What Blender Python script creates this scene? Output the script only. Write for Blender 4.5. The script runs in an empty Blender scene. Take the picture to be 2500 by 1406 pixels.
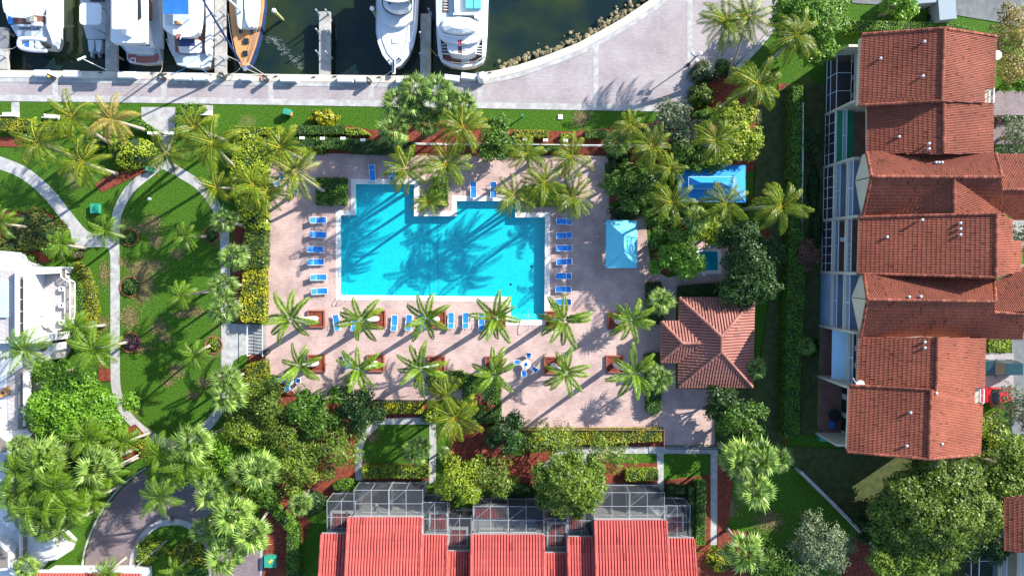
import bpy, math, random
import numpy as np
from mathutils import Vector, Matrix
from mathutils.geometry import tessellate_polygon
random.seed(7); RNG = np.random.default_rng(7)
PI = math.pi
scene = bpy.context.scene
COL = scene.collection
# ---------------------------------------------------------------- camera, sky, sun, exposure
H = 83.4; FPX = 1667.0; TILT = math.atan(63/FPX)
cam = bpy.data.cameras.new('camera'); camo = bpy.data.objects.new('camera', cam); COL.objects.link(camo)
cam.sensor_width = 36; cam.lens = 36*FPX/2500; cam.clip_start = 1; cam.clip_end = 3000
camo.location = (0, 0, H); camo.rotation_euler = (-TILT, 0, 0)
scene.camera = camo
SUN_EL = math.radians(28.5); SH = Vector((0.82, 0.572, 0)).normalized()
SUND = Vector((SH.x*math.cos(SUN_EL), SH.y*math.cos(SUN_EL), math.sin(SUN_EL)))
world = bpy.data.worlds.new('World'); scene.world = world; world.use_nodes = True
wn = world.node_tree.nodes; wl = world.node_tree.links
sky = wn.new('ShaderNodeTexSky'); sky.sky_type = 'NISHITA'; sky.sun_disc = False
sky.sun_elevation = SUN_EL; sky.sun_rotation = math.atan2(SH.x, SH.y); sky.air_density = 1.0; sky.dust_density = 0.6; sky.ozone_density = 2.5
wl.new(sky.outputs[0], wn['Background'].inputs[0]); wn['Background'].inputs[1].default_value = 0.15
sl = bpy.data.lights.new('sun', 'SUN'); sl.energy = 5.0; sl.angle = math.radians(0.5); sl.color = (1.0, 0.95, 0.87)
so = bpy.data.objects.new('sun', sl); COL.objects.link(so); so.rotation_euler = SUND.to_track_quat('Z', 'Y').to_euler()
so.location = SUND*120
vs = scene.view_settings; vs.view_transform = 'Standard'; vs.look = 'None'; vs.gamma = 1; vs.use_curve_mapping = False
vs.exposure = 1.30
scene.cycles.max_bounces = 8; scene.cycles.transparent_max_bounces = 16
scene.cycles.diffuse_bounces = 3; scene.cycles.glossy_bounces = 2
# ---------------------------------------------------------------- pixels of the photo -> points of the place
_ct, _st = math.cos(TILT), math.sin(TILT)
def P(px, py, z=0.0):
    a = (px-1250)/FPX; b = -(py-703)/FPX; c = -1.0
    dy = b*_ct + c*_st; dz = -b*_st + c*_ct
    t = (z-H)/dz
    return Vector((a*t, dy*t, z))
def PP(pts, z=0.0): return [P(p[0], p[1], z) for p in pts]
# ---------------------------------------------------------------- materials
MATS = {}
def newmat(name):
    m = bpy.data.materials.new(name); m.use_nodes = True; MATS[name] = m
    return m, m.node_tree.nodes, m.node_tree.links, m.node_tree.nodes['Principled BSDF']
def c4(c): return (c[0], c[1], c[2], 1)
def M(name, c1, c2=None, scale=3.0, rough=.7, bump=0.0, bscale=None, var=None, metal=0.0, spec=.4, obj=0.0, stretch=None, detail=4):
    """c1..c2 mixed by noise; var=(lo,hi) multiplies by the per-piece attribute 'v'; obj = per-object brightness spread"""
    m, n, l, b = newmat(name)
    b.inputs['Roughness'].default_value = rough; b.inputs['Metallic'].default_value = metal
    b.inputs['Specular IOR Level'].default_value = spec
    tc = n.new('ShaderNodeNewGeometry'); vec = tc.outputs['Position']
    if stretch:
        mp = n.new('ShaderNodeMapping'); mp.inputs['Scale'].default_value = stretch; l.new(vec, mp.inputs[0]); vec = mp.outputs[0]
    col = None
    if c2 is not None:
        t = n.new('ShaderNodeTexNoise'); t.inputs['Scale'].default_value = scale; t.inputs['Detail'].default_value = detail
        l.new(vec, t.inputs['Vector'])
        r = n.new('ShaderNodeValToRGB'); r.color_ramp.elements[0].position = .36; r.color_ramp.elements[1].position = .66
        r.color_ramp.elements[0].color = c4(c1); r.color_ramp.elements[1].color = c4(c2)
        l.new(t.outputs['Fac'], r.inputs[0]); col = r.outputs[0]
    def mul(fac_socket, lo, hi, col):
        mr = n.new('ShaderNodeMapRange'); mr.inputs[3].default_value = lo; mr.inputs[4].default_value = hi
        l.new(fac_socket, mr.inputs[0])
        mx = n.new('ShaderNodeMix'); mx.data_type = 'RGBA'; mx.blend_type = 'MULTIPLY'; mx.inputs[0].default_value = 1
        if col is None: mx.inputs[6].default_value = c4(c1)
        else: l.new(col, mx.inputs[6])
        l.new(mr.outputs[0], mx.inputs[7]); return mx.outputs[2]
    if var:
        a = n.new('ShaderNodeAttribute'); a.attribute_name = 'v'; col = mul(a.outputs['Fac'], var[0], var[1], col)
    if obj:
        o = n.new('ShaderNodeObjectInfo'); col = mul(o.outputs['Random'], 1-obj, 1+obj, col)
    if col is None: b.inputs['Base Color'].default_value = c4(c1)
    else: l.new(col, b.inputs['Base Color'])
    if bump:
        t2 = n.new('ShaderNodeTexNoise'); t2.inputs['Scale'].default_value = bscale or scale*4; t2.inputs['Detail'].default_value = 3
        l.new(tc.outputs['Position'], t2.inputs['Vector'])
        bp = n.new('ShaderNodeBump'); bp.inputs['Strength'].default_value = min(1, bump); bp.inputs['Distance'].default_value = .05
        l.new(t2.outputs['Fac'], bp.inputs['Height']); l.new(bp.outputs[0], b.inputs['Normal'])
    return m
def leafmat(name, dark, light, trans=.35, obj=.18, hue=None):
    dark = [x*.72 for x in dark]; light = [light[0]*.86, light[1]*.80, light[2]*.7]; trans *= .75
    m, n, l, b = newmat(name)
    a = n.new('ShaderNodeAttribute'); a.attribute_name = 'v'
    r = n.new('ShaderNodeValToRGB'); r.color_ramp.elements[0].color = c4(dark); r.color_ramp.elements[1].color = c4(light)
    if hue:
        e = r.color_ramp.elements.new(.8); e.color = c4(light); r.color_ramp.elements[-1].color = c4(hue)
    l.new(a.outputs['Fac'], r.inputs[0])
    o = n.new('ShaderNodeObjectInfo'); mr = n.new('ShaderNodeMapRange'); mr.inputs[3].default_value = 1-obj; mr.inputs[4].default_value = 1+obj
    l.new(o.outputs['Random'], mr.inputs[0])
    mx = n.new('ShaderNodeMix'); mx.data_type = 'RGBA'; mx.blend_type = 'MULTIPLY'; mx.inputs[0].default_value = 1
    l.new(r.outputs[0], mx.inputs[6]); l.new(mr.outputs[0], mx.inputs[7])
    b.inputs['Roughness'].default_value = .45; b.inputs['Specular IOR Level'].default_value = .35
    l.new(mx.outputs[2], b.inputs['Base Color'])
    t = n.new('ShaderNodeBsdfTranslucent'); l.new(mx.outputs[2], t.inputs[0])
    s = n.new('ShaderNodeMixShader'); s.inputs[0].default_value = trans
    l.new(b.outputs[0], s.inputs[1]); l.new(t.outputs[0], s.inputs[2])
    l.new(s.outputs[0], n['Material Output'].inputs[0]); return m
def brickmat(name, c1, c2, mortar, bw, bh, msize, stain, rot=0.0, rough=.8, stainscale=.25):
    m, n, l, b = newmat(name)
    g = n.new('ShaderNodeNewGeometry'); mp = n.new('ShaderNodeMapping'); mp.inputs['Rotation'].default_value = (0, 0, rot)
    l.new(g.outputs['Position'], mp.inputs[0])
    br = n.new('ShaderNodeTexBrick'); br.inputs['Color1'].default_value = c4(c1); br.inputs['Color2'].default_value = c4(c2)
    br.inputs['Mortar'].default_value = c4(mortar); br.inputs['Scale'].default_value = 1; br.inputs['Mortar Size'].default_value = msize
    br.inputs['Brick Width'].default_value = bw; br.inputs['Row Height'].default_value = bh; br.inputs['Bias'].default_value = 0
    l.new(mp.outputs[0], br.inputs['Vector'])
    t = n.new('ShaderNodeTexNoise'); t.inputs['Scale'].default_value = stainscale; t.inputs['Detail'].default_value = 6; l.new(g.outputs['Position'], t.inputs['Vector'])
    r = n.new('ShaderNodeValToRGB'); r.color_ramp.elements[0].position = .35; r.color_ramp.elements[1].position = .62
    r.color_ramp.elements[0].color = c4(stain); r.color_ramp.elements[1].color = (1, 1, 1, 1); l.new(t.outputs['Fac'], r.inputs[0])
    mx = n.new('ShaderNodeMix'); mx.data_type = 'RGBA'; mx.blend_type = 'MULTIPLY'; mx.inputs[0].default_value = 1
    l.new(br.outputs['Color'], mx.inputs[6]); l.new(r.outputs[0], mx.inputs[7]); l.new(mx.outputs[2], b.inputs['Base Color'])
    bp = n.new('ShaderNodeBump'); bp.inputs['Strength'].default_value = .5; bp.inputs['Distance'].default_value = .02
    l.new(br.outputs['Fac'], bp.inputs['Height']); bp.invert = True; l.new(bp.outputs[0], b.inputs['Normal'])
    b.inputs['Roughness'].default_value = rough; b.inputs['Specular IOR Level'].default_value = .3; return m
def seethrough(name, tint, body, fac, rough=.4, gloss=False, bump=0):
    m, n, l, b = newmat(name)
    t = n.new('ShaderNodeBsdfTransparent'); t.inputs[0].default_value = c4(tint)
    s = n.new('ShaderNodeMixShader')
    if gloss:
        d = n.new('ShaderNodeBsdfGlossy'); d.inputs['Roughness'].default_value = rough; d.inputs[0].default_value = c4(body)
        s.inputs[0].default_value = .045
        if bump:
            g = n.new('ShaderNodeNewGeometry'); w = n.new('ShaderNodeTexNoise'); w.inputs['Scale'].default_value = 2.2; w.inputs['Detail'].default_value = 4
            l.new(g.outputs['Position'], w.inputs['Vector']); bp = n.new('ShaderNodeBump'); bp.inputs['Strength'].default_value = bump; bp.inputs['Distance'].default_value = .1
            l.new(w.outputs['Fac'], bp.inputs['Height']); l.new(bp.outputs[0], d.inputs['Normal'])
    else:
        d = n.new('ShaderNodeBsdfDiffuse'); d.inputs[0].default_value = c4(body); s.inputs[0].default_value = fac
    l.new(t.outputs[0], s.inputs[1]); l.new(d.outputs[0], s.inputs[2]); l.new(s.outputs[0], n['Material Output'].inputs[0]); return m

def lawnmat(name):
    m, n, l, b = newmat(name)
    g = n.new('ShaderNodeNewGeometry')
    def noise(sc, d=4):
        t = n.new('ShaderNodeTexNoise'); t.inputs['Scale'].default_value = sc; t.inputs['Detail'].default_value = d; l.new(g.outputs['Position'], t.inputs['Vector']); return t.outputs['Fac']
    def ramp(f, p0, c0, p1, c1_):
        r = n.new('ShaderNodeValToRGB'); e = r.color_ramp.elements; e[0].position = p0; e[1].position = p1; e[0].color = c4(c0); e[1].color = c4(c1_); l.new(f, r.inputs[0]); return r.outputs[0]
    fine = ramp(noise(5.0, 6), .3, (.020, .066, .004), .7, (.070, .158, .012))
    dry = ramp(noise(4.0, 6), .3, (.16, .13, .05), .7, (.30, .24, .11))
    fac = ramp(noise(.13, 5), .60, (0, 0, 0), .72, (.75, .75, .75))
    mx = n.new('ShaderNodeMix'); mx.data_type = 'RGBA'; l.new(fac, mx.inputs[0]); l.new(fine, mx.inputs[6]); l.new(dry, mx.inputs[7])
    l.new(mx.outputs[2], b.inputs['Base Color']); b.inputs['Roughness'].default_value = .9; b.inputs['Specular IOR Level'].default_value = .15
    bp = n.new('ShaderNodeBump'); bp.inputs['Strength'].default_value = 1; bp.inputs['Distance'].default_value = .12
    l.new(noise(9, 3), bp.inputs['Height']); l.new(bp.outputs[0], b.inputs['Normal']); return m

lawnmat('lawn')
M('shade_thin_lawn', (.032, .050, .010), (.066, .075, .022), 1.4, .95, .8, 12)  # sparse lawn, its colour darkened further to carry shade
M('dry_grass', (.13, .12, .035), (.27, .21, .09), 2.5, .95, .6, 14)
M('mulch', (.10, .020, .011), (.23, .048, .024), 3.5, .95, .9, 12)
M('concrete', (.28, .275, .265), (.40, .392, .378), 1.3, .85, .15)
M('concrete_dark', (.20, .20, .20), (.30, .295, .29), .9, .85, .15)
M('stone_cap', (.42, .38, .31), (.54, .49, .41), .8, .8, .15)
M('dock', (.26, .245, .22), (.38, .36, .33), .9, .85, .2)
M('asphalt', (.10, .11, .115), (.15, .16, .16), 1.2, .9, .2)
brickmat('promenade_paver', (.365, .325, .325), (.315, .275, .278), (.26, .23, .235), .42, .22, .018, (.80, .78, .79))
brickmat('deck_paver', (.53, .385, .335), (.45, .315, .28), (.36, .265, .245), .40, .20, .02, (.74, .72, .73), stainscale=.45)
brickmat('drive_paver', (.24, .19, .19), (.19, .145, .15), (.12, .1, .1), .4, .22, .02, (.75, .75, .78))
brickmat('terrace_tile', (.48, .44, .42), (.42, .385, .37), (.30, .28, .27), .5, .5, .02, (.8, .8, .8), .4)
M('coping', (.60, .55, .50), (.70, .65, .60), 1.5, .7, .1)
M('pool_plaster', (.012, .385, .425), (.024, .49, .53), 5.5, .6, detail=2)  # mottling in the colour stands in for light ripples on the floor
M('pool_step', (.18, .60, .66), (.22, .66, .70), 2, .6)
M('spa_plaster', (.03, .42, .55), (.05, .48, .60), 2, .6)
seethrough('pool_water', (.42, .955, .98), (1, 1, 1), 0, .08, True, .35)
M('marsh', (.02, .05, .02), (.05, .09, .03), .5)
def seawater():
    m, n, l, b = newmat('sea_water')
    g = n.new('ShaderNodeNewGeometry')
    t = n.new('ShaderNodeTexNoise'); t.inputs['Scale'].default_value = .16; t.inputs['Detail'].default_value = 6; l.new(g.outputs['Position'], t.inputs['Vector'])
    r = n.new('ShaderNodeValToRGB'); r.color_ramp.elements[0].position = .38; r.color_ramp.elements[1].position = .68
    r.color_ramp.elements[0].color = (.005, .014, .015, 1); r.color_ramp.elements[1].color = (.022, .035, .010, 1); l.new(t.outputs['Fac'], r.inputs[0])
    l.new(r.outputs[0], b.inputs['Base Color']); b.inputs['Roughness'].default_value = .06; b.inputs['Specular IOR Level'].default_value = .3
    w = n.new('ShaderNodeTexNoise'); w.inputs['Scale'].default_value = 1.3; w.inputs['Detail'].default_value = 4; l.new(g.outputs['Position'], w.inputs['Vector'])
    bp = n.new('ShaderNodeBump'); bp.inputs['Strength'].default_value = .25; bp.inputs['Distance'].default_value = .1
    l.new(w.outputs['Fac'], bp.inputs['Height']); l.new(bp.outputs[0], b.inputs['Normal'])
seawater()
M('rock_bank', (.03, .032, .014), (.07, .06, .03), 1.5, .95, .8, 5)
M('rock', (.07, .06, .03), (.25, .21, .115), 2.2, .9, .8, 6, obj=.3)
M('white_paint', (.80, .80, .78), (.70, .70, .68), .6, .45, obj=.03)
M('stucco_white', (.56, .555, .545), (.45, .45, .445), .22, .8, .1, 9)
M('stucco_cream', (.55, .49, .38), (.48, .42, .32), .4, .85, .1, 9)
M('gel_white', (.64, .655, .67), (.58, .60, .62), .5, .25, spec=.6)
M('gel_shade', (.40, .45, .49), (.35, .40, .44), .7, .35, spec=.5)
M('canvas_white', (.76, .76, .74), (.62, .63, .62), 1.2, .9, .5, 3)
M('teak', (.42, .20, .07), (.52, .27, .10), 3, .6, .1, stretch=(9, .7, 1))
M('teak_dark', (.13, .06, .045), (.18, .085, .06), 2, .6, .1, stretch=(9, .7, 1))
M('platform_red', (.23, .08, .07), (.29, .11, .09), 2, .6)
M('navy', (.012, .03, .10), (.02, .045, .14), 1.5, .6)
M('canvas_blue', (.01, .10, .38), (.015, .13, .45), 1.0, .8, .2)
M('sling_blue', (.005, .15, .50), (.008, .18, .56), 2.0, .65, .2, obj=.12)
M('canopy_blue', (.11, .48, .62), (.13, .52, .66), 1.0, .75, .1)
M('canopy_azure', (.01, .21, .55), (.014, .24, .60), 1.0, .75, .1)
M('aqua', (.08, .50, .52), (.10, .55, .56), 1, .7)
M('glass_dark', (.015, .02, .025), None, rough=.08, spec=.8)
M('dark', (.02, .02, .022), None, rough=.5)
M('black_metal', (.025, .025, .028), None, rough=.5)
M('grey_metal', (.35, .37, .38), (.28, .30, .31), 2, .4, metal=.3)
M('chrome', (.75, .76, .78), None, rough=.2, metal=.9)
M('aluminium', (.42, .47, .50), None, rough=.45, metal=.2)
M('screen_frame', (.25, .28, .30), None, rough=.5)
M('rail_blue_white', (.62, .68, .74), None, rough=.5)
M('tile_red', (.285, .086, .050), (.205, .060, .037), .22, .75, var=(.42, 1.12), spec=.2)
M('tile_pan', (.055, .014, .009), (.045, .012, .008), .5, .9)
M('tile_coral', (.46, .082, .067), (.36, .064, .054), .30, .7, var=(.6, 1.08), spec=.3)
M('tile_coral_pan', (.13, .012, .012), None, rough=.9)
M('tile_pink', (.32, .140, .105), (.25, .105, .082), .3, .75, var=(.75, 1.15), spec=.25)
M('tile_pink_pan', (.11, .035, .03), None, rough=.9)
M('patio_grey', (.13, .12, .12), (.20, .18, .17), .6, .85)
M('terracotta', (.27, .085, .05), (.20, .062, .04), 2, .85, .2)
M('patio_brown', (.17, .09, .065), (.22, .12, .09), .8, .85)
M('green_felt', (.01, .20, .10), (.015, .24, .13), 1, .9)
M('slate_blue', (.22, .31, .42), (.26, .35, .46), .5, .7)
M('awning_light', (.36, .56, .70), (.40, .60, .74), .5, .6)
M('utility_green', (.02, .22, .14), (.025, .27, .17), 1, .6)
M('yellow', (.65, .42, .03), None, rough=.6)
M('orange', (.55, .25, .08), None, rough=.7)
M('red_paint', (.42, .012, .02), None, rough=.2, spec=.7)
M('car_green', (.015, .05, .055), None, rough=.2, spec=.7)
M('van_white', (.20, .25, .29), None, rough=.3)
M('rubber', (.012, .012, .012), None, rough=.8)
M('hose_red', (.45, .05, .03), None, rough=.6)
M('rope', (.55, .50, .40), None, rough=.9)
M('rope_blue', (.03, .22, .5), None, rough=.9)
M('skin_bark', (.26, .215, .16), (.17, .14, .105), 3, .9, .5, 8)
M('palm_bark', (.36, .32, .26), (.24, .21, .165), 2.5, .9, .5, 6, stretch=(1, 1, 5))
M('royal_bark', (.52, .50, .45), (.42, .40, .36), 2, .8, .2, stretch=(1, 1, 4))
M('crown_shaft', (.10, .22, .04), (.16, .28, .06), 2, .5)
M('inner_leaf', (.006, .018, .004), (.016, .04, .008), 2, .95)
M('leaf_gold_wood', (.30, .30, .12), (.22, .22, .10), 2, .8, .3)
M('leaf_pale_paint', (.50, .58, .46), (.44, .52, .42), 1, .6)
M('foam', (.16, .20, .19), None, rough=.8)
M('ink', (.05, .07, .09), None, rough=.6)
M('emblem_red', (.35, .02, .04), None, rough=.5)
M('globe_white', (.85, .85, .82), None, rough=.3)
seethrough('screen_mesh', (1, 1, 1), (.05, .055, .062), .55)
seethrough('glass_tan', (.80, .76, .70), (.22, .19, .16), .55)
seethrough('canvas_clear', (1, 1, 1), (.60, .62, .64), .6)
# foliage: dark, light (per leaf), optional third hue for a few leaves
leafmat('leaf_green', (.024, .08, .007), (.135, .29, .022))
leafmat('leaf_bright', (.05, .16, .008), (.20, .42, .024))
leafmat('leaf_deep', (.010, .038, .006), (.045, .125, .016))
leafmat('leaf_olive', (.035, .090, .008), (.18, .285, .024), hue=(.27, .32, .04))
leafmat('leaf_yellow', (.10, .17, .008), (.44, .45, .018), hue=(.60, .50, .02))
leafmat('leaf_lime', (.12, .22, .012), (.46, .60, .035))
leafmat('leaf_grey', (.055, .09, .045), (.22, .29, .15))
leafmat('leaf_gold', (.13, .11, .03), (.40, .32, .08))
leafmat('leaf_croton', (.04, .085, .012), (.15, .20, .025), hue=(.48, .12, .03))
leafmat('leaf_crimson', (.10, .012, .02), (.34, .03, .06))
leafmat('leaf_pink', (.16, .10, .06), (.42, .08, .30))
leafmat('leaf_rust', (.10, .05, .035), (.26, .13, .10))
leafmat('straw', (.16, .13, .05), (.36, .29, .14), .2)
leafmat('frond_coconut', (.022, .072, .003), (.185, .275, .008), .38, .28, hue=(.50, .42, .02))
leafmat('frond_dry', (.16, .16, .03), (.50, .40, .10), .4, .2)
leafmat('frond_royal', (.03, .11, .004), (.27, .44, .022), .35, .18)
leafmat('frond_queen', (.03, .10, .004), (.20, .35, .018), .35, .2)
leafmat('fan_leaf', (.028, .085, .012), (.28, .44, .10), .4, .35)
leafmat('fan_pale', (.045, .13, .012), (.34, .52, .11), .4, .35)

# ---------------------------------------------------------------- mesh helpers
def link(o, parent=None):
    COL.objects.link(o)
    if parent is not None: o.parent = parent
    return o
def tag(o, label=None, cat=None, group=None, kind=None):
    if label: o['label'] = label
    if cat: o['category'] = cat
    if group: o['group'] = group
    if kind: o['kind'] = kind
    return o
def thing(name, label, cat, loc=(0, 0, 0), rz=0.0, group=None):
    o = bpy.data.objects.new(name, None); o.location = loc; o.rotation_euler = (0, 0, rz); o.empty_display_size = .3
    COL.objects.link(o); return tag(o, label, cat, group)
def copy_tree(o, parent=None):
    c = o.copy(); COL.objects.link(c); c.parent = parent
    for ch in list(o.children): copy_tree(ch, c)
    return c
class MB:
    def __init__(s): s.v = []; s.f = []; s.m = []; s.a = []
    def face(s, pts, m=0, a=.5):
        i = len(s.v); s.v += [tuple(p) for p in pts]; s.f.append(tuple(range(i, i+len(pts)))); s.m.append(m); s.a.append(a); return s
    def faces(s, vs_, fs_, m=0, a=.5):
        i = len(s.v); s.v += [tuple(p) for p in vs_]
        for f in fs_: s.f.append(tuple(i+k for k in f)); s.m.append(m); s.a.append(a)
        return s
    def flat(s, loops, z=None, m=0):
        if not isinstance(loops[0][0], (tuple, list, Vector)): loops = [loops]
        L = [[Vector((p[0], p[1], (p[2] if z is None else z))) for p in lp] for lp in loops]
        allp = [p for lp in L for p in lp]
        fs = []
        for t in tessellate_polygon([[Vector((p.x, p.y, 0)) for p in lp] for lp in L]):
            a, b, c = (allp[k] for k in t)
            if (b.x-a.x)*(c.y-a.y)-(b.y-a.y)*(c.x-a.x) < 0: t = (t[0], t[2], t[1])
            fs.append(t)
        return s.faces(allp, fs, m)
    def prism(s, pts, z0, z1, m=0, mtop=None, base=None, bottom=False):
        """pts: outline at the top, base: outline at the bottom (else straight down)"""
        top = [Vector((p[0], p[1], z1 if len(p) < 3 or z1 is not None else p[2])) for p in pts]
        if sum(top[i].x*top[(i+1) % len(top)].y-top[(i+1) % len(top)].x*top[i].y for i in range(len(top))) < 0:
            top.reverse(); base = list(reversed(base)) if base else None
        b = [Vector((p[0], p[1], z0)) for p in (base or top)]
        s.flat(top, None, m if mtop is None else mtop)
        n = len(top)
        for i in range(n): j = (i+1) % n; s.face([b[i], b[j], top[j], top[i]], m)
        if bottom: s.face(list(reversed(b)), m)
        return s
    def box(s, c, d, rz=0.0, m=0, a=.5):
        cx, cy, cz = c; x, y, z = d[0]/2, d[1]/2, d[2]/2; ca, sa = math.cos(rz), math.sin(rz)
        vs_ = [(cx+ca*i*x-sa*j*y, cy+sa*i*x+ca*j*y, cz+k*z) for k in (-1, 1) for (i, j) in ((-1, -1), (1, -1), (1, 1), (-1, 1))]
        return s.faces(vs_, [(0, 3, 2, 1), (4, 5, 6, 7), (0, 1, 5, 4), (1, 2, 6, 5), (2, 3, 7, 6), (3, 0, 4, 7)], m, a)
    def tube(s, pts, r, n=6, m=0, cap=True, a=.5):
        pts = [Vector(p) for p in pts]
        rr = r if isinstance(r, (list, tuple)) else [r]*len(pts)
        rings = []
        for i, p in enumerate(pts):
            d = (pts[min(i+1, len(pts)-1)]-pts[max(i-1, 0)]).normalized()
            u = d.cross(Vector((0, 0, 1)));
            if u.length < 1e-3: u = Vector((1, 0, 0))
            u.normalize(); w = d.cross(u).normalized()
            rings.append([p+(u*math.cos(2*PI*k/n)+w*math.sin(2*PI*k/n))*rr[i] for k in range(n)])
        vs_ = [q for ring in rings for q in ring]; fs = []
        for i in range(len(pts)-1):
            for k in range(n): j = (k+1) % n; fs.append((i*n+k, (i+1)*n+k, (i+1)*n+j, i*n+j))
        if cap: fs.append(tuple(range(n))); fs.append(tuple(reversed(range((len(pts)-1)*n, len(pts)*n))))
        return s.faces(vs_, fs, m, a)
    def lathe(s, c, prof, n=12, m=0, sx=1, sy=1):
        vs_ = []; fs = []
        for (r, z) in prof:
            for k in range(n): t = 2*PI*k/n; vs_.append((c[0]+r*sx*math.cos(t), c[1]+r*sy*math.sin(t), c[2]+z))
        for i in range(len(prof)-1):
            for k in range(n): j = (k+1) % n; fs.append((i*n+k, i*n+j, (i+1)*n+j, (i+1)*n+k))
        fs.append(tuple(range((len(prof)-1)*n, len(prof)*n)))
        return s.faces(vs_, fs, m)
    def ball(s, c, r, n=10, m=0, sz=1.0):
        k = 6; return s.lathe(c, [(max(1e-3, r*math.sin(PI*i/k)), -r*sz*math.cos(PI*i/k)) for i in range(k+1)], n, m)
    def mesh(s, name, mats, smooth=False):
        me = bpy.data.meshes.new(name); me.from_pydata(s.v, [], s.f)
        for x in (mats if isinstance(mats, (list, tuple)) else [mats]): me.materials.append(MATS[x])
        me.polygons.foreach_set('material_index', s.m)
        at = me.attributes.new('v', 'FLOAT', 'FACE'); at.data.foreach_set('value', s.a)
        if smooth: me.polygons.foreach_set('use_smooth', [True]*len(s.f))
        return me
    def obj(s, name, mats, parent=None, world=True, smooth=False, **kw):
        """top-level: origin moved to the base; child: vertices in world coordinates (world) or the parent's own (not world)"""
        off = Vector((0, 0, 0))
        if parent is None and world:
            xs = [p[0] for p in s.v]; ys = [p[1] for p in s.v]; zs = [p[2] for p in s.v]
            off = Vector(((min(xs)+max(xs))/2, (min(ys)+max(ys))/2, min(zs)))
            s.v = [(p[0]-off.x, p[1]-off.y, p[2]-off.z) for p in s.v]
        me = s.mesh(name, mats, smooth); o = bpy.data.objects.new(name, me); COL.objects.link(o)
        if parent is not None:
            o.parent = parent
            if world:
                q = Vector((0, 0, 0)); pr = parent
                while pr is not None: q += pr.location; pr = pr.parent
                o.location = -q
        else: o.location = off
        return tag(o, **kw)
def shared(name, me, parent, loc=(0, 0, 0), rot=(0, 0, 0), scale=(1, 1, 1)):
    o = bpy.data.objects.new(name, me); COL.objects.link(o); o.parent = parent; o.location = loc; o.rotation_euler = rot; o.scale = scale; return o
def fastmesh(name, verts, nper, mats, attr, extra=None):
    """verts (N*nper,3): N separate polygons of nper corners"""
    nv = len(verts); nf = nv//nper; ev = []; ef = []
    if extra: ev, ef = extra
    me = bpy.data.meshes.new(name)
    V = np.concatenate([verts, np.array(ev, dtype=float).reshape(-1, 3)]) if len(ev) else verts
    me.vertices.add(len(V)); me.vertices.foreach_set('co', V.astype(np.float32).ravel())
    li = np.arange(nv); starts = np.arange(nf)*nper
    if len(ef):
        el = [nv+k for f in ef for k in f]; es = []; p = nv
        for f in ef: es.append(p); p += len(f)
        li = np.concatenate([li, np.array(el)]); starts = np.concatenate([starts, np.array(es)])
    me.loops.add(len(li)); me.loops.foreach_set('vertex_index', li.astype(np.int32))
    me.polygons.add(len(starts)); me.polygons.foreach_set('loop_start', starts.astype(np.int32))
    for x in mats: me.materials.append(MATS[x])
    mi = np.zeros(len(starts), dtype=np.int32); mi[nf:] = 1
    me.polygons.foreach_set('material_index', mi)
    at = me.attributes.new('v', 'FLOAT', 'FACE'); av = np.full(len(starts), .5); av[:nf] = attr
    at.data.foreach_set('value', av.astype(np.float32))
    me.update(calc_edges=True); me.validate(); return me
def area(p): return abs(sum(p[i][0]*p[(i+1) % len(p)][1]-p[(i+1) % len(p)][0]*p[i][1] for i in range(len(p))))/2
def inside(pts, poly):
    x, y = pts[:, 0], pts[:, 1]; c = np.zeros(len(pts), bool); n = len(poly)
    for i in range(n):
        x1, y1 = poly[i][0], poly[i][1]; x2, y2 = poly[(i+1) % n][0], poly[(i+1) % n][1]
        if y1 == y2: continue
        k = ((y1 > y) != (y2 > y)) & (x < (x2-x1)*(y-y1)/(y2-y1)+x1); c ^= k
    return c
def smooth_line(pts, k=6, closed=False):
    """Catmull-Rom through the points"""
    out = []; n = len(pts); V = [Vector(p) for p in pts]
    for i in range(n if closed else n-1):
        g = (lambda q: V[q % n]) if closed else (lambda q: V[max(0, min(n-1, q))])
        p0, p1, p2, p3 = g(i-1), g(i), g(i+1), g(i+2)
        for j in range(k):
            t = j/k; out.append(.5*((2*p1)+(-p0+p2)*t+(2*p0-5*p1+4*p2-p3)*t*t+(-p0+3*p1-3*p2+p3)*t**3))
    if not closed: out.append(V[-1])
    return out
def ribbon(pts, w, side=None):
    """closed outline of a strip of width w along pts (2D); side=+1/-1: only to the left / right"""
    L = []; R = []
    for i, p in enumerate(pts):
        d = Vector(pts[min(i+1, len(pts)-1)])-Vector(pts[max(i-1, 0)]); d.z = 0; d.normalize(); nrm = Vector((-d.y, d.x, 0))
        ww = w[i] if isinstance(w, (list, tuple)) else w
        a, b = (ww/2, ww/2) if side is None else ((ww, 0) if side > 0 else (0, ww))
        L.append(Vector(p)+nrm*a); R.append(Vector(p)-nrm*b)
    return L, R
def offset_poly(pts, d):
    """outward (d>0) offset of a closed polygon"""
    n = len(pts); p = [Vector((q[0], q[1], 0)) for q in pts]
    sgn = 1 if sum(p[i].x*p[(i+1) % n].y-p[(i+1) % n].x*p[i].y for i in range(n)) > 0 else -1
    out = []
    for i in range(n):
        e1 = (p[i]-p[i-1]).normalized(); e2 = (p[(i+1) % n]-p[i]).normalized()
        n1 = Vector((e1.y, -e1.x, 0))*sgn; n2 = Vector((e2.y, -e2.x, 0))*sgn
        k = (n1+n2); k = k/max(.3, (1+n1.dot(n2))); out.append(p[i]+k*d)
    return out
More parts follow.
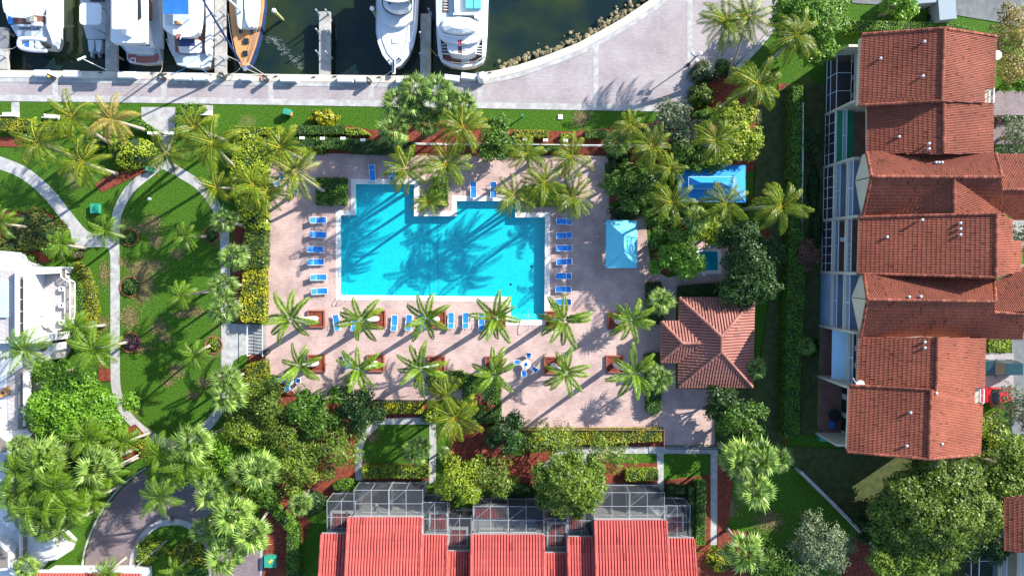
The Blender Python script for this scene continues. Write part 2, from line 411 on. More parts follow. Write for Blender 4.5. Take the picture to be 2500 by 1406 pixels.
# ================================================================ THE SETTING
_zc = [0.008]
def nz(step=.004): _zc[0] += step; return _zc[0]
def sheet(name, pxloops, mat, z=None, world=False):
    z = nz() if z is None else z
    loops = pxloops if isinstance(pxloops[0][0], (tuple, list, Vector)) else [pxloops]
    L = [(lp if world else PP(lp, z)) for lp in loops]
    return MB().flat(L, z).obj(name, mat, kind='structure')
EDGE = [(-500, 164), (0, 172), (300, 176), (600, 181), (900, 185), (1110, 187), (1162, 181), (1220, 171), (1260, 161), (1301, 148), (1355, 128), (1411, 106), (1465, 77), (1520, 46), (1588, 0), (1650, -55), (1720, -130), (1800, -260)]
edge_w = [P(*p) for p in EDGE]
POOL = [(869, 450), (1011, 450), (1011, 528), (1115, 528), (1115, 491), (1258, 491), (1258, 531), (1331, 531), (1329, 781), (1247, 781), (1247, 724), (832, 720), (832, 526), (869, 526)]
SPA = [(1705, 614), (1752, 614), (1752, 660), (1705, 660)]
pool_w = PP(POOL); spa_w = PP(SPA)
g = edge_w + [Vector((edge_w[-1].x, 800, 0)), Vector((800, 800, 0)), Vector((800, -800, 0)), Vector((-800, -800, 0)), Vector((-800, edge_w[0].y, 0))]
MB().flat([g, pool_w, spa_w], 0).obj('ground', 'lawn', kind='structure')
MB().flat([(-800, -100), (800, -100), (800, 900), (-800, 900)], -1.5).obj('sea_water', 'sea_water', kind='structure')
# seawall: cap and face
L, R = ribbon(edge_w, .85, -1)
capo = L + list(reversed(R))
MB().prism(capo, -4, .10, 0).obj('seawall', 'stone_cap', kind='structure')
# promenade pavers, their light borders and cross bands
inner = [Vector(p) for p in R]
L2, R2 = ribbon(inner, .55, -1)
sheet('promenade_border', L2+list(reversed(R2)), 'concrete', .06, True)
pv = [p for p in R2 if -75 < p.x < 30]
pv = [Vector((-75, pv[0].y, 0))] + pv
promen = pv + [P(1720, -80), P(1930, -80), P(1905, 20), P(1885, 62), P(1830, 128), P(1760, 190), P(1690, 205), P(1690, 262), P(1610, 273), P(1100, 264), P(500, 254), P(0, 248), Vector((-75, P(0, 248).y, 0))]
sheet('promenade', promen, 'promenade_paver', .03, True)
lowb = [P(x, y) for x, y in ((-260, 245), (0, 247), (500, 254), (1100, 264), (1610, 273))]
La, Ra = ribbon(lowb, .75, 1); sheet('promenade_border', La+list(reversed(Ra)), 'concrete', .05, True)
for (x0, y0, x1, y1, w) in ((134, 196, 136, 240, .65), (399, 199, 401, 245, .65), (662, 202, 661, 248, .65), (906, 206, 905, 255, .65), (1172, 207, 1171, 258, .65), (1455, 112, 1454, 262, .62), (1683, -60, 1684, 150, .65), (-110, 190, -110, 240, .65)):
    a, b = P(x0, y0), P(x1, y1); La, Ra = ribbon([a, b], w); sheet('paver_band', La+list(reversed(Ra)), 'concrete', .042, True)
rb = [P(x, y) for x, y in ((1690, 205), (1760, 190), (1830, 128), (1885, 62), (1905, 20), (1930, -80))]
La, Ra = ribbon(smooth_line(rb), .6, -1); sheet('promenade_border', La+list(reversed(Ra)), 'concrete', .05, True)
# pool deck
DECK = [(648, 374), (1480, 381), (1487, 395), (1487, 505), (1545, 512), (1575, 520), (1582, 600), (1590, 655), (1630, 678), (1682, 668), (1682, 585), (1778, 585), (1778, 690), (1655, 700), (1650, 735), (1650, 948), (1745, 950), (1745, 1086), (1619, 1086), (1619, 1044), (1225, 1042), (1225, 985), (1045, 976), (735, 974), (700, 960), (648, 905)]
deck_w = PP(DECK)
MB().flat([deck_w, offset_poly(pool_w, .3), offset_poly(spa_w, .3)], .02).obj('pool_deck', 'deck_paver', kind='structure')
def ring(name, inner_p, w, z0, z1, mat):
    o = offset_poly(inner_p, w); b = MB(); b.flat([o, inner_p], z1); n = len(o)
    for i in range(n):
        j = (i+1) % n
        b.face([Vector((o[i].x, o[i].y, z0)), Vector((o[j].x, o[j].y, z0)), Vector((o[j].x, o[j].y, z1)), Vector((o[i].x, o[i].y, z1))])
    return b.obj(name, mat, kind='structure')
ring('pool_coping', pool_w, .62, 0, .055, 'coping'); ring('spa_coping', spa_w, .42, 0, .055, 'coping')
def basin(name, poly, z, mat):
    b = MB(); b.flat(poly, z); n = len(poly)
    for i in range(n):
        j = (i+1) % n; p, q = poly[i], poly[j]
        b.face([(p.x, p.y, z), (q.x, q.y, z), (q.x, q.y, .054), (p.x, p.y, .054)])
    return b.obj(name, mat, kind='structure')
basin('pool_basin', pool_w, -.80, 'pool_plaster')
basin('spa_basin', spa_w, -.75, 'spa_plaster')
sp = offset_poly(spa_w, -.42)
MB().flat([spa_w, sp], -.40).obj('spa_bench', 'pool_plaster', kind='structure')
for i in range(3):
    a = P(1247.5, 781-5*(2-i)-4, 0); b_ = P(1328.5, 780.5, 0)
    zt = -.62+.16*i; MB().prism([(a.x, a.y), (b_.x, a.y), (b_.x, b_.y), (a.x, b_.y)], -.80, zt).obj('pool_step', 'pool_step', kind='structure')
MB().flat(offset_poly(pool_w, .002), -.08).obj('pool_water', 'pool_water', kind='structure')
MB().flat(offset_poly(spa_w, .002), -.08).obj('spa_water', 'pool_water', kind='structure')
# concrete paths of the gardens
def path(pts, w, mat='concrete', sm=True, name='path'):
    z = nz(.002); q = [P(x, y, z) for x, y in pts]
    if sm: q = smooth_line(q, 6)
    L_, R_ = ribbon(q, w); return sheet(name, L_+list(reversed(R_)), mat, z, True)
_zc[0] = .012
path([(400, 396), (362, 424), (318, 462), (288, 515), (280, 575), (281, 650), (281, 760), (281, 880), (285, 955), (308, 1010), (350, 1052), (395, 1078), (430, 1090)], 1.15)
path([(398, 400), (442, 424), (490, 456), (527, 505), (546, 560), (550, 640), (551, 760), (551, 880), (552, 940), (535, 1000), (490, 1055), (430, 1088), (425, 1130)], 1.15)
path([(-60, 380), (0, 398), (60, 424), (115, 470), (160, 525), (200, 572), (232, 586), (284, 590)], 1.5)
sheet('path_junction', [(168, 545), (205, 575), (240, 582), (262, 574), (272, 600), (225, 604), (192, 604), (176, 590)], 'concrete')
sheet('path_junction', [(262, 600), (282, 600), (282, 640), (271, 640), (268, 618)], 'concrete')
sheet('path_junction', [(345, 262), (428, 262), (427, 330), (412, 400), (392, 400), (390, 332), (345, 290)], 'concrete')
sheet('path_junction', [(28, 250), (47, 250), (49, 287), (27, 287)], 'concrete')
sheet('path_junction', [(488, 256), (520, 258), (520, 277), (488, 276)], 'concrete')
sheet('path_junction', [(540, 790), (610, 791), (610, 863), (588, 868), (570, 882), (563, 905), (541, 905)], 'concrete')
sheet('stair_landing', [(610, 791), (649, 792), (649, 865), (610, 865)], 'concrete_dark')
path([(876, 1172), (876, 1095), (890, 1062), (918, 1036)], .85, sm=False); path([(912, 1028), (1058, 1027)], .85, sm=False)
path([(1056, 1022), (1057, 1090), (1055, 1180)], .85, sm=False); path([(1163, 1200), (1155, 1100), (1140, 1050)], .85, sm=False)
path([(1325, 1145), (1378, 1093)], .9, sm=False); path([(1370, 1097), (1752, 1098)], .95, sm=False)
path([(1425, 1098), (1424, 1190)], .85, sm=False); path([(1612, 1100), (1612, 1195)], .85, sm=False); path([(1744, 1092), (1743, 1330)], .9, sm=False)
path([(1640, 700), (1638, 735)], .8, sm=False)
# mulch beds
for poly in ([(0, 335), (60, 335), (55, 360), (0, 358)], [(230, 450), (270, 425), (330, 405), (370, 400), (360, 420), (310, 440), (250, 470)],
             [(560, 318), (700, 322), (840, 306), (910, 318), (1050, 290), (1130, 300), (1240, 316), (1400, 322), (1590, 300), (1700, 262), (1700, 375), (1240, 382), (640, 372), (560, 345)],
             [(1900, 205), (1935, 205), (1928, 600), (1918, 1085), (1895, 1085), (1905, 600)], [(1700, 150), (1800, 190), (1860, 250), (1840, 420), (1600, 420), (1490, 500), (1490, 382), (1690, 300)],
             [(640, 985), (900, 985), (1045, 985), (1045, 1018), (905, 1022), (868, 1060), (865, 1180), (780, 1230), (700, 1290), (640, 1260)], [(648, 905), (740, 975), (620, 1010), (590, 900)],
             [(1225, 1046), (1620, 1048), (1620, 1090), (1370, 1090), (1322, 1140), (1300, 1190), (1235, 1195), (1180, 1180), (1100, 1060)], [(885, 1132), (1048, 1132), (1048, 1172), (885, 1172)], [(1430, 1130), (1605, 1130), (1605, 1180), (1430, 1180)],
             [(1622, 1172), (1735, 1158), (1735, 1345), (1690, 1345), (1690, 1200), (1622, 1190)], [(590, 360), (648, 360), (648, 792), (580, 788), (560, 640), (580, 500)], [(75, 515), (130, 525), (140, 570), (120, 640), (0, 650), (0, 515)],
             [(1752, 1120), (1790, 1180), (1775, 1290), (1830, 1300), (1900, 1406), (1700, 1406), (1700, 1350), (1752, 1340)], [(260, 1065), (330, 1035), (368, 1075), (345, 1120), (270, 1120)], [(610, 866), (648, 866), (648, 880), (600, 900)],
             [(2100, 1290), (2160, 1330), (2240, 1406), (2050, 1406)], [(240, 880), (270, 900), (270, 930), (240, 930)], [(650, 1180), (700, 1190), (760, 1280), (700, 1420), (640, 1420)], [(1100, 1020), (1240, 1040), (1240, 1200), (1100, 1180)],
             [(1592, 520), (1676, 530), (1676, 640), (1625, 672), (1596, 650)], [(1782, 560), (1880, 560), (1880, 720), (1782, 720)]):
    sheet('mulch_bed', poly, 'mulch')
for q_ in ([(1850, 262), (1925, 205), (1912, 1085), (1755, 1088), (1752, 950), (1845, 945), (1880, 720), (1880, 560), (1840, 500)], [(1960, 205), (2015, 205), (1990, 1060), (1955, 1060)], [(1900, 1090), (2420, 1110), (2380, 1420), (2140, 1350), (1960, 1160)]): sheet('shade_thin_lawn', q_, 'shade_thin_lawn')  # sparse lawn sheets with the shade beside the apartments painted into their colour
sheet('dry_lawn', [(1620, 1190), (1700, 1190), (1700, 1200), (1622, 1195)], 'dry_grass')
# worn straw-coloured patches of the lawns (scattered as blades further down)
DRY = ((374, 546, 19, 18), (380, 588, 15, 18), (348, 557, 14, 12), (342, 660, 26, 22), (375, 650, 24, 14), (255, 668, 12, 26), (318, 775, 22, 25), (248, 790, 16, 18), (350, 702, 26, 34), (388, 800, 18, 16), (404, 825, 16, 10), (340, 850, 30, 10), (433, 620, 14, 12), (430, 905, 18, 16), (412, 935, 14, 8), (478, 760, 20, 12), (445, 768, 20, 8), (496, 935, 16, 12), (1420, 288, 18, 20), (300, 640, 10, 10), (470, 965, 14, 9), (1880, 1270, 30, 24), (1780, 1240, 20, 25), (905, 1060, 16, 18), (1280, 1130, 30, 22), (1465, 1125, 20, 18))
# driveway bottom left, its gutter and island kerb
_zc[0] = .05
DR = [(205, 1420), (210, 1350), (228, 1295), (258, 1240), (300, 1190), (350, 1150), (390, 1130), (430, 1128), (480, 1150), (520, 1200), (560, 1280), (600, 1330), (640, 1340), (645, 1420)]
sheet('driveway', DR, 'drive_paver')
gut = smooth_line([P(x, y) for x, y in ((182, 1420), (188, 1345), (208, 1285), (240, 1225), (285, 1172), (340, 1132))], 5)
La, Ra = ribbon(gut, 1.5); sheet('gutter', La+list(reversed(Ra)), 'concrete_dark')
La, Ra = ribbon([p+Vector((.85, -.45, 0)) for p in gut], .18); MB().prism(La+list(reversed(Ra)), 0, .15).obj('kerb', 'concrete', kind='structure')
isl = smooth_line([P(x, y) for x, y in ((322, 1420), (326, 1360), (345, 1315), (375, 1285), (410, 1274), (450, 1276), (485, 1300), (504, 1345), (508, 1420))], 5)
La, Ra = ribbon(isl, .75); MB().prism(La+list(reversed(Ra)), 0, .14).obj('kerb', 'concrete', kind='structure')
sheet('island_lawn', isl, 'lawn', .07, True)
sheet('parking_bay', [(600, 1345), (642, 1345), (642, 1420), (598, 1420)], 'drive_paver')
path([(640, 1340), (640, 1420)], .5, 'concrete', False)
# roads by the apartments on the right and at the top
sheet('road', [(2080, -60), (2720, -60), (2720, 70), (2500, 70), (2440, 55), (2360, 42), (2290, 30), (2210, 16), (2080, 8)], 'asphalt')
sheet('road', [(2486, 740), (2720, 740), (2720, 1060), (2470, 1060), (2470, 820)], 'asphalt')
sheet('driveway', [(2420, 222), (2720, 222), (2720, 282), (2418, 282)], 'drive_paver'); sheet('driveway', [(2425, 298), (2720, 298), (2720, 352), (2425, 352)], 'drive_paver')
sheet('driveway', [(2400, 862), (2475, 862), (2475, 945), (2400, 945)], 'promenade_paver'); sheet('driveway', [(2465, 535), (2720, 535), (2720, 610), (2465, 610)], 'concrete_dark')
# ================================================================ VEGETATION
def leaves(C, N, size, jitter=.75, aspect=.55):
    """C centres (n,3), N outward normals (n,3) -> one diamond per leaf"""
    n = len(C)
    nn = N + RNG.normal(0, jitter, (n, 3))*.6; nn /= np.linalg.norm(nn, axis=1)[:, None]+1e-6
    t = RNG.normal(0, 1, (n, 3)); u = np.cross(nn, t); u /= np.linalg.norm(u, axis=1)[:, None]+1e-6
    w = np.cross(nn, u); s = (size*RNG.uniform(.65, 1.35, n))[:, None]
    V = np.empty((n, 4, 3)); V[:, 0] = C-u*s*.5; V[:, 1] = C-w*s*aspect*.5; V[:, 2] = C+u*s*.5; V[:, 3] = C+w*s*aspect*.5
    return V.reshape(-1, 3)
def place_mesh(name, me, off, parent=None):
    o = bpy.data.objects.new(name, me); COL.objects.link(o)
    o.location = off
    if parent is not None: o.parent = parent; o.location = off-parent.location
    return o
def lumpy(x, y, s=1.0):
    return .5*np.sin(x*2.1*s+1.3*np.sin(y*1.7*s))+.5*np.sin(y*2.5*s+1.1*np.sin(x*1.3*s))
def hedge(label, px, h, leaf='leaf_green', size=.2, dens=70, name='hedge', cat='hedge', bump=.10, group=None):
    p = PP(px, h); p = [Vector((q.x, q.y, 0)) for q in p]; n = len(p)
    if sum(p[i].x*p[(i+1) % n].y-p[(i+1) % n].x*p[i].y for i in range(n)) < 0: p.reverse()
    xs = [q.x for q in p]; ys = [q.y for q in p]
    nt = int(area(p)*dens*1.0); box = (max(xs)-min(xs))*(max(ys)-min(ys))
    k = int(nt*box/max(area(p), .1)*1.02)+10
    pts = np.stack([RNG.uniform(min(xs), max(xs), k), RNG.uniform(min(ys), max(ys), k)], 1); pts = pts[inside(pts, p)]
    lum = lumpy(pts[:, 0], pts[:, 1])
    C = np.concatenate([pts, (h+bump*lum+RNG.normal(0, .05, len(pts)))[:, None]], 1); N = np.tile(np.array([[0, 0, 1.0]]), (len(pts), 1))
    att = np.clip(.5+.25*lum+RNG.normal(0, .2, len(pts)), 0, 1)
    for i in range(n):
        a, b = p[i], p[(i+1) % n]; e = b-a; m = int(e.length*h*dens*.75)
        if m < 1: continue
        t = RNG.uniform(0, 1, m); z = RNG.uniform(.05, h, m); nx, ny = e.y/e.length, -e.x/e.length
        j = RNG.normal(.02, .06, m)
        C = np.concatenate([C, np.stack([a.x+e.x*t+nx*j, a.y+e.y*t+ny*j, z], 1)]); N = np.concatenate([N, np.tile(np.array([[nx, ny, .3]]), (m, 1))])
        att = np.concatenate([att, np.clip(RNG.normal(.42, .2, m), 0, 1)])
    off = Vector(((min(xs)+max(xs))/2, (min(ys)+max(ys))/2, 0)); o3 = np.array(off)
    V = leaves(C-o3, N, size)
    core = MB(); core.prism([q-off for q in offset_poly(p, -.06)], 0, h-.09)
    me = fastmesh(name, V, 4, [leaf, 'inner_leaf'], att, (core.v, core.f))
    return tag(place_mesh(name, me, off), label, cat, group)
def dome_points(n, lumps=5, seed=0):
    th = RNG.uniform(0, 2*PI, n); u = RNG.uniform(-.15, 1, n); r = np.sqrt(np.clip(1-u*u, 0, 1))
    D = np.stack([r*np.cos(th), r*np.sin(th), u], 1)
    k = 1+.14*np.sin(lumps*th+seed)*r+.10*np.sin(7*u+3*th+seed*2)
    return D, k
def shrub(label, cx, cy, rx, ry, h, leaf='leaf_green', size=.22, dens=60, name='shrub', cat='shrub', group=None):
    c = P(cx, cy, h*.6); s = .05*(H-h)/H; rx *= s; ry *= s; n = int((PI*rx*ry+PI*(rx+ry)*h*.6)*dens)
    D, k = dome_points(n, random.choice((3, 4, 5, 6)), random.random()*6)
    k *= RNG.uniform(.86, 1.03, n); sc = np.array([rx, ry, h])
    C = D*k[:, None]*sc; C[:, 2] = np.maximum(C[:, 2], .05); N = D/sc; N /= np.linalg.norm(N, axis=1)[:, None]
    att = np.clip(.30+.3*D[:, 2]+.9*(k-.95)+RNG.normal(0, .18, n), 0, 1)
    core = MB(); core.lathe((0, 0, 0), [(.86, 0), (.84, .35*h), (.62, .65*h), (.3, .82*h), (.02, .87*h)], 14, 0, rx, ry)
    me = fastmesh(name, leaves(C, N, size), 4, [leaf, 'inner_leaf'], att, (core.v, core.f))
    return tag(place_mesh(name, me, Vector((c.x, c.y, 0))), label, cat, group)
def tree(label, cx, cy, rx, ry, h, leaf='leaf_green', size=.30, dens=34, sparse=0.0, name='broadleaf_tree', lob=None, base=None):
    """crown centre in the photo, radii in photo pixels; limbs inside, lobes of leaves on the twigs"""
    zc = h*.68; c = P(cx, cy, zc); s = .05*(H-zc)/H; rx *= s; ry *= s
    b0 = P(base[0], base[1]) if base else Vector((c.x, c.y, 0))
    root = thing(name, label, 'tree', (b0.x, b0.y, 0)); dx, dy = c.x-b0.x, c.y-b0.y
    nl = lob or max(7, int(rx*ry*.9)); tr = MB(); fork = Vector((dx*.5, dy*.5, h*.34)); R0 = .10+.022*h
    tr.tube([(0, 0, 0), (dx*.2, dy*.2, h*.17), fork], [R0*1.3, R0, R0*.85], 8)
    Cs = []; Ns = []; As = []; core = MB()
    for i in range(nl):
        ga = i*2.39996+random.random()*.5; rr = math.sqrt((i+.4)/nl)*.88*(1+random.uniform(-.14, .16))
        lz = h*(.80-.30*rr*rr+random.uniform(-.07, .06)); lc = Vector((dx+rx*rr*math.cos(ga), dy+ry*rr*math.sin(ga), lz))
        lr = (rx+ry)/2*random.uniform(.22, .46)*(1.2-.35*rr)*(1.3 if nl < 9 else 1.0 if nl < 25 else .8); lr = max(lr, .75)
        mid = fork.lerp(lc, .5)+Vector((random.uniform(-.3, .3), random.uniform(-.3, .3), .35))
        tr.tube([fork, mid, lc], [R0*.55, R0*.32, R0*.1], 5)
        for q in range(2):
            e = lc+Vector((random.uniform(-1, 1), random.uniform(-1, 1), random.uniform(.1, .7)))*lr*.8; tr.tube([mid.lerp(lc, .6), e], [R0*.16, R0*.05], 4)
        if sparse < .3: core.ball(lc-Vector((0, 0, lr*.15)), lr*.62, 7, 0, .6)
        n = int(PI*lr*lr*dens*2.0*(1-sparse*.8)*random.uniform(.75, 1.25))
        D = RNG.normal(0, 1, (n, 3)); D /= np.linalg.norm(D, axis=1)[:, None]; D[:, 2] = np.where(D[:, 2] < -.3, -D[:, 2], D[:, 2])
        rad = RNG.uniform(.45, 1.05, n)**.6*(1+.25*np.sin(D[:, 0]*5+i)*np.sin(D[:, 1]*6+2*i))
        Cs.append(np.array(lc)+D*rad[:, None]*np.array([lr, lr, lr*.72])); Ns.append(D*.7+np.array([0, 0, .6]))
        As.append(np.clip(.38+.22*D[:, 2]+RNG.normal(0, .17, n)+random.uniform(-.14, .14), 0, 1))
    C = np.concatenate(Cs); N = np.concatenate(Ns); C[:, 2] = np.maximum(C[:, 2], .3)
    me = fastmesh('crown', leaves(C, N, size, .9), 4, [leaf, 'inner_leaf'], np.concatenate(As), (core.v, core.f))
    o = bpy.data.objects.new('crown', me); link(o, root)
    tr.obj('trunk', 'skin_bark', root, False); return root
# ---- palms: frond meshes are shared, every frond is an object of its own
def frond_mesh(name, L, arch, droop, npair, lw, llen, mat, seed, twist=.0, hang=.35):
    """feather frond growing along +x from the origin, arching down"""
    r = random.Random(seed); b = MB(); pts = []; a = arch; x = z = y = 0.0; seg = 10; side = r.uniform(-.25, .25)
    pts.append(Vector((0, 0, 0)))
    for i in range(seg):
        a -= droop/seg*(.5+1.0*i/seg); x += L/seg*math.cos(a); z += L/seg*math.sin(a); y += side*L/seg*(i/seg)
        pts.append(Vector((x, y, z)))
    b.tube(pts, [(.05 if hang > .2 else .03)*(1-.85*i/seg) for i in range(seg+1)], 3, 0, False, .95 if hang > .2 else .6)
    for i in range(npair):
        t = .10+.90*(i+.5)/npair; k = t*seg; j = min(seg-1, int(k)); p = pts[j].lerp(pts[j+1], k-j); d = (pts[j+1]-pts[j]).normalized()
        ll = llen*(math.sin(PI*(.12+.80*t))**.8)*r.uniform(.85, 1.1)
        for sd in (-1, 1):
            out = Vector((-d.y, d.x, 0)).normalized()*sd
            dirv = (out*(1-.45*t)+d*(.40+.6*t)+Vector((0, 0, r.uniform(.0, .30)-hang*.4))).normalized()
            tip = p+dirv*ll+Vector((0, 0, -hang*ll*r.uniform(.6, 1.3))); m1 = p+dirv*ll*.55
            wv = d*lw*.5
            b.face([p-wv*.6, m1-wv, tip, m1+wv], 0, min(1, max(0, r.gauss(.36+.22*t, .17))))
    return b.mesh(name, [mat])
def fan_mesh(name, mat, seed, R=1.0, pet=.9, n=14):
    r = random.Random(seed); b = MB(); b.tube([(0, 0, 0), (pet*.6, 0, .06), (pet, 0, .0)], [.03, .02, .02], 3, 0, False, .8)
    c = Vector((pet, 0, 0))
    for i in range(n):
        a = (i/(n-1)-.5)*math.radians(215); ll = R*(1-.30*abs(i/(n-1)-.5)*2)*r.uniform(.86, 1.1)
        d = Vector((math.cos(a), math.sin(a), .05)); w = Vector((-d.y, d.x, 0))*ll*.088
        m1 = c+d*ll*.52+Vector((0, 0, r.uniform(-.05, .09))); tip = c+d*ll+Vector((0, 0, -.42*ll*r.uniform(.4, 1.6)))
        b.face([c, m1-w, tip, m1+w], 0, min(1, max(0, r.gauss(.42+.2*(i % 2), .18))))
    return b.mesh(name, [mat])
FR = {}
FR['c'] = [[frond_mesh('frond', 3.9, a, dr, 30, .115, .92, m, s, hang=.50) for s, (a, dr, m) in enumerate(lst)] for lst in (
    [(1.15, 1.5, 'frond_coconut'), (1.0, 1.6, 'frond_coconut')], [(.72, 1.6, 'frond_coconut'), (.6, 1.5, 'frond_coconut'), (.65, 1.9, 'frond_coconut')], [(.22, 1.5, 'frond_coconut'), (.05, 1.5, 'frond_coconut'), (.1, 1.2, 'frond_coconut')])]
FR['y'] = [[frond_mesh('frond', 3.7, a, dr, 30, .11, .9, 'frond_dry', 20+s, hang=.6) for s, (a, dr) in enumerate(lst)] for lst in ([(1.1, 1.5)], [(.7, 1.7), (.6, 1.4)], [(.15, 1.5), (0, 1.3)])]
FR['r'] = [[frond_mesh('frond', 3.7, a, dr, 36, .17, .70, 'frond_royal', 40+s, hang=.15) for s, (a, dr) in enumerate(lst)] for lst in ([(1.15, 1.2)], [(.62, 1.15), (.7, 1.4), (.55, 1.0)], [(.30, 1.3), (.2, 1.2), (.36, 1.5)])]
FR['q'] = [[frond_mesh('frond', 3.1, a, dr, 26, .11, .75, 'frond_queen', 60+s, hang=.5) for s, (a, dr) in enumerate(lst)] for lst in ([(1.15, 1.5)], [(.75, 1.6), (.65, 1.9)], [(.3, 1.6), (.1, 1.4)])]
FR['f'] = [fan_mesh('fan_leaf', 'fan_leaf', s) for s in range(4)]
FR['w'] = [fan_mesh('fan_leaf', 'fan_pale', s+9, 1.12, 1.0, 15) for s in range(4)]
def trunk_pts(b, t, n=8, bend=.25):
    out = []
    for i in range(n+1):
        k = i/n; xy = k**1.25 if (t-b).length > 0 else k
        out.append(Vector((b.x+(t.x-b.x)*xy, b.y+(t.y-b.y)*xy, t.z*k)))
    return out
PALMNAME = {'c': ('coconut_palm', 'coconut palm'), 'y': ('coconut_palm', 'yellowing coconut palm'), 'r': ('royal_palm', 'royal palm'), 'q': ('queen_palm', 'feathery queen palm'), 'f': ('fan_palm', 'fan palm'), 'w': ('fan_palm', 'pale fan palm')}
def palm(typ, cx, cy, h, size, where, base=None, nf=None, group=None):
    top = P(cx, cy, h); b = P(*base) if base else Vector((top.x, top.y, 0))
    if base is None and typ not in ('r',): b += Vector((random.uniform(-.4, .4), random.uniform(-.4, .4), 0))
    nm, lab = PALMNAME[typ]
    root = thing(nm, lab+' '+where, 'palm tree', (b.x, b.y, 0), 0, group)
    t = Vector((top.x-b.x, top.y-b.y, h)); tp = trunk_pts(Vector((0, 0, 0)), t)
    if typ == 'r':
        prof = [.34, .36, .36, .33, .29, .25, .22, .20, .19]
        MB().tube(tp, prof, 10).obj('trunk', 'royal_bark', root, False, True)
        d = (tp[-1]-tp[-2]).normalized(); MB().tube([t, t+d*.5, t+d*1.0], [.20, .19, .10], 8).obj('crown_shaft', 'crown_shaft', root, False, True)
        t = t+d*.85
    else:
        r0 = {'c': .24, 'y': .24, 'q': .2}.get(typ, .22)
        MB().tube(tp, [r0*1.4]+[r0*(1-.5*i/8) for i in range(1, 9)], 8).obj('trunk', 'palm_bark', root, False, True)
    if typ in ('f', 'w'):
        n = nf or 22; s = size/1.95
        for i in range(n):
            k = (i+.5)/n; el = 1.35-1.75*k+random.uniform(-.1, .1); az = i*2.39996+random.uniform(-.2, .2)
            o = shared('fan_leaf', FR[typ][i % 4], root, t+Vector((0, 0, .1)), (random.uniform(-.3, .3), -el, az), (s*random.uniform(.85, 1.1),)*3)
        return root
    n = nf or {'c': 16, 'y': 15, 'r': 10, 'q': 15}[typ]; fam = FR[typ]; s = size/{'c': 3.95, 'y': 3.8, 'r': 4.0, 'q': 2.75}[typ]
    a0 = random.random()*6.28
    for i in range(n):
        k = i/n; lv = 0 if k < .14 else (1 if k < .60 else 2); me = random.choice(fam[lv])
        az = a0+i*2.39996+random.uniform(-.22, .22)
        if typ in 'cy': az += .28*math.sin(az-.4)        # the breeze from the marina sweeps the fronds
        shared('frond', me, root, t, (random.uniform(-.25, .25), random.uniform(-.10, .10), az), (s*random.uniform(.86, 1.08),)*3)
    if typ in 'cy' and random.random() < .6:
        nb = MB()
        for q in range(7): a = q*.9; nb.ball(t+Vector((.26*math.cos(a), .26*math.sin(a), -.28-.08*(q % 2))), .14, 6)
        nb.obj('coconut_cluster', 'orange' if typ == 'y' else 'crown_shaft', root, False)
    return root
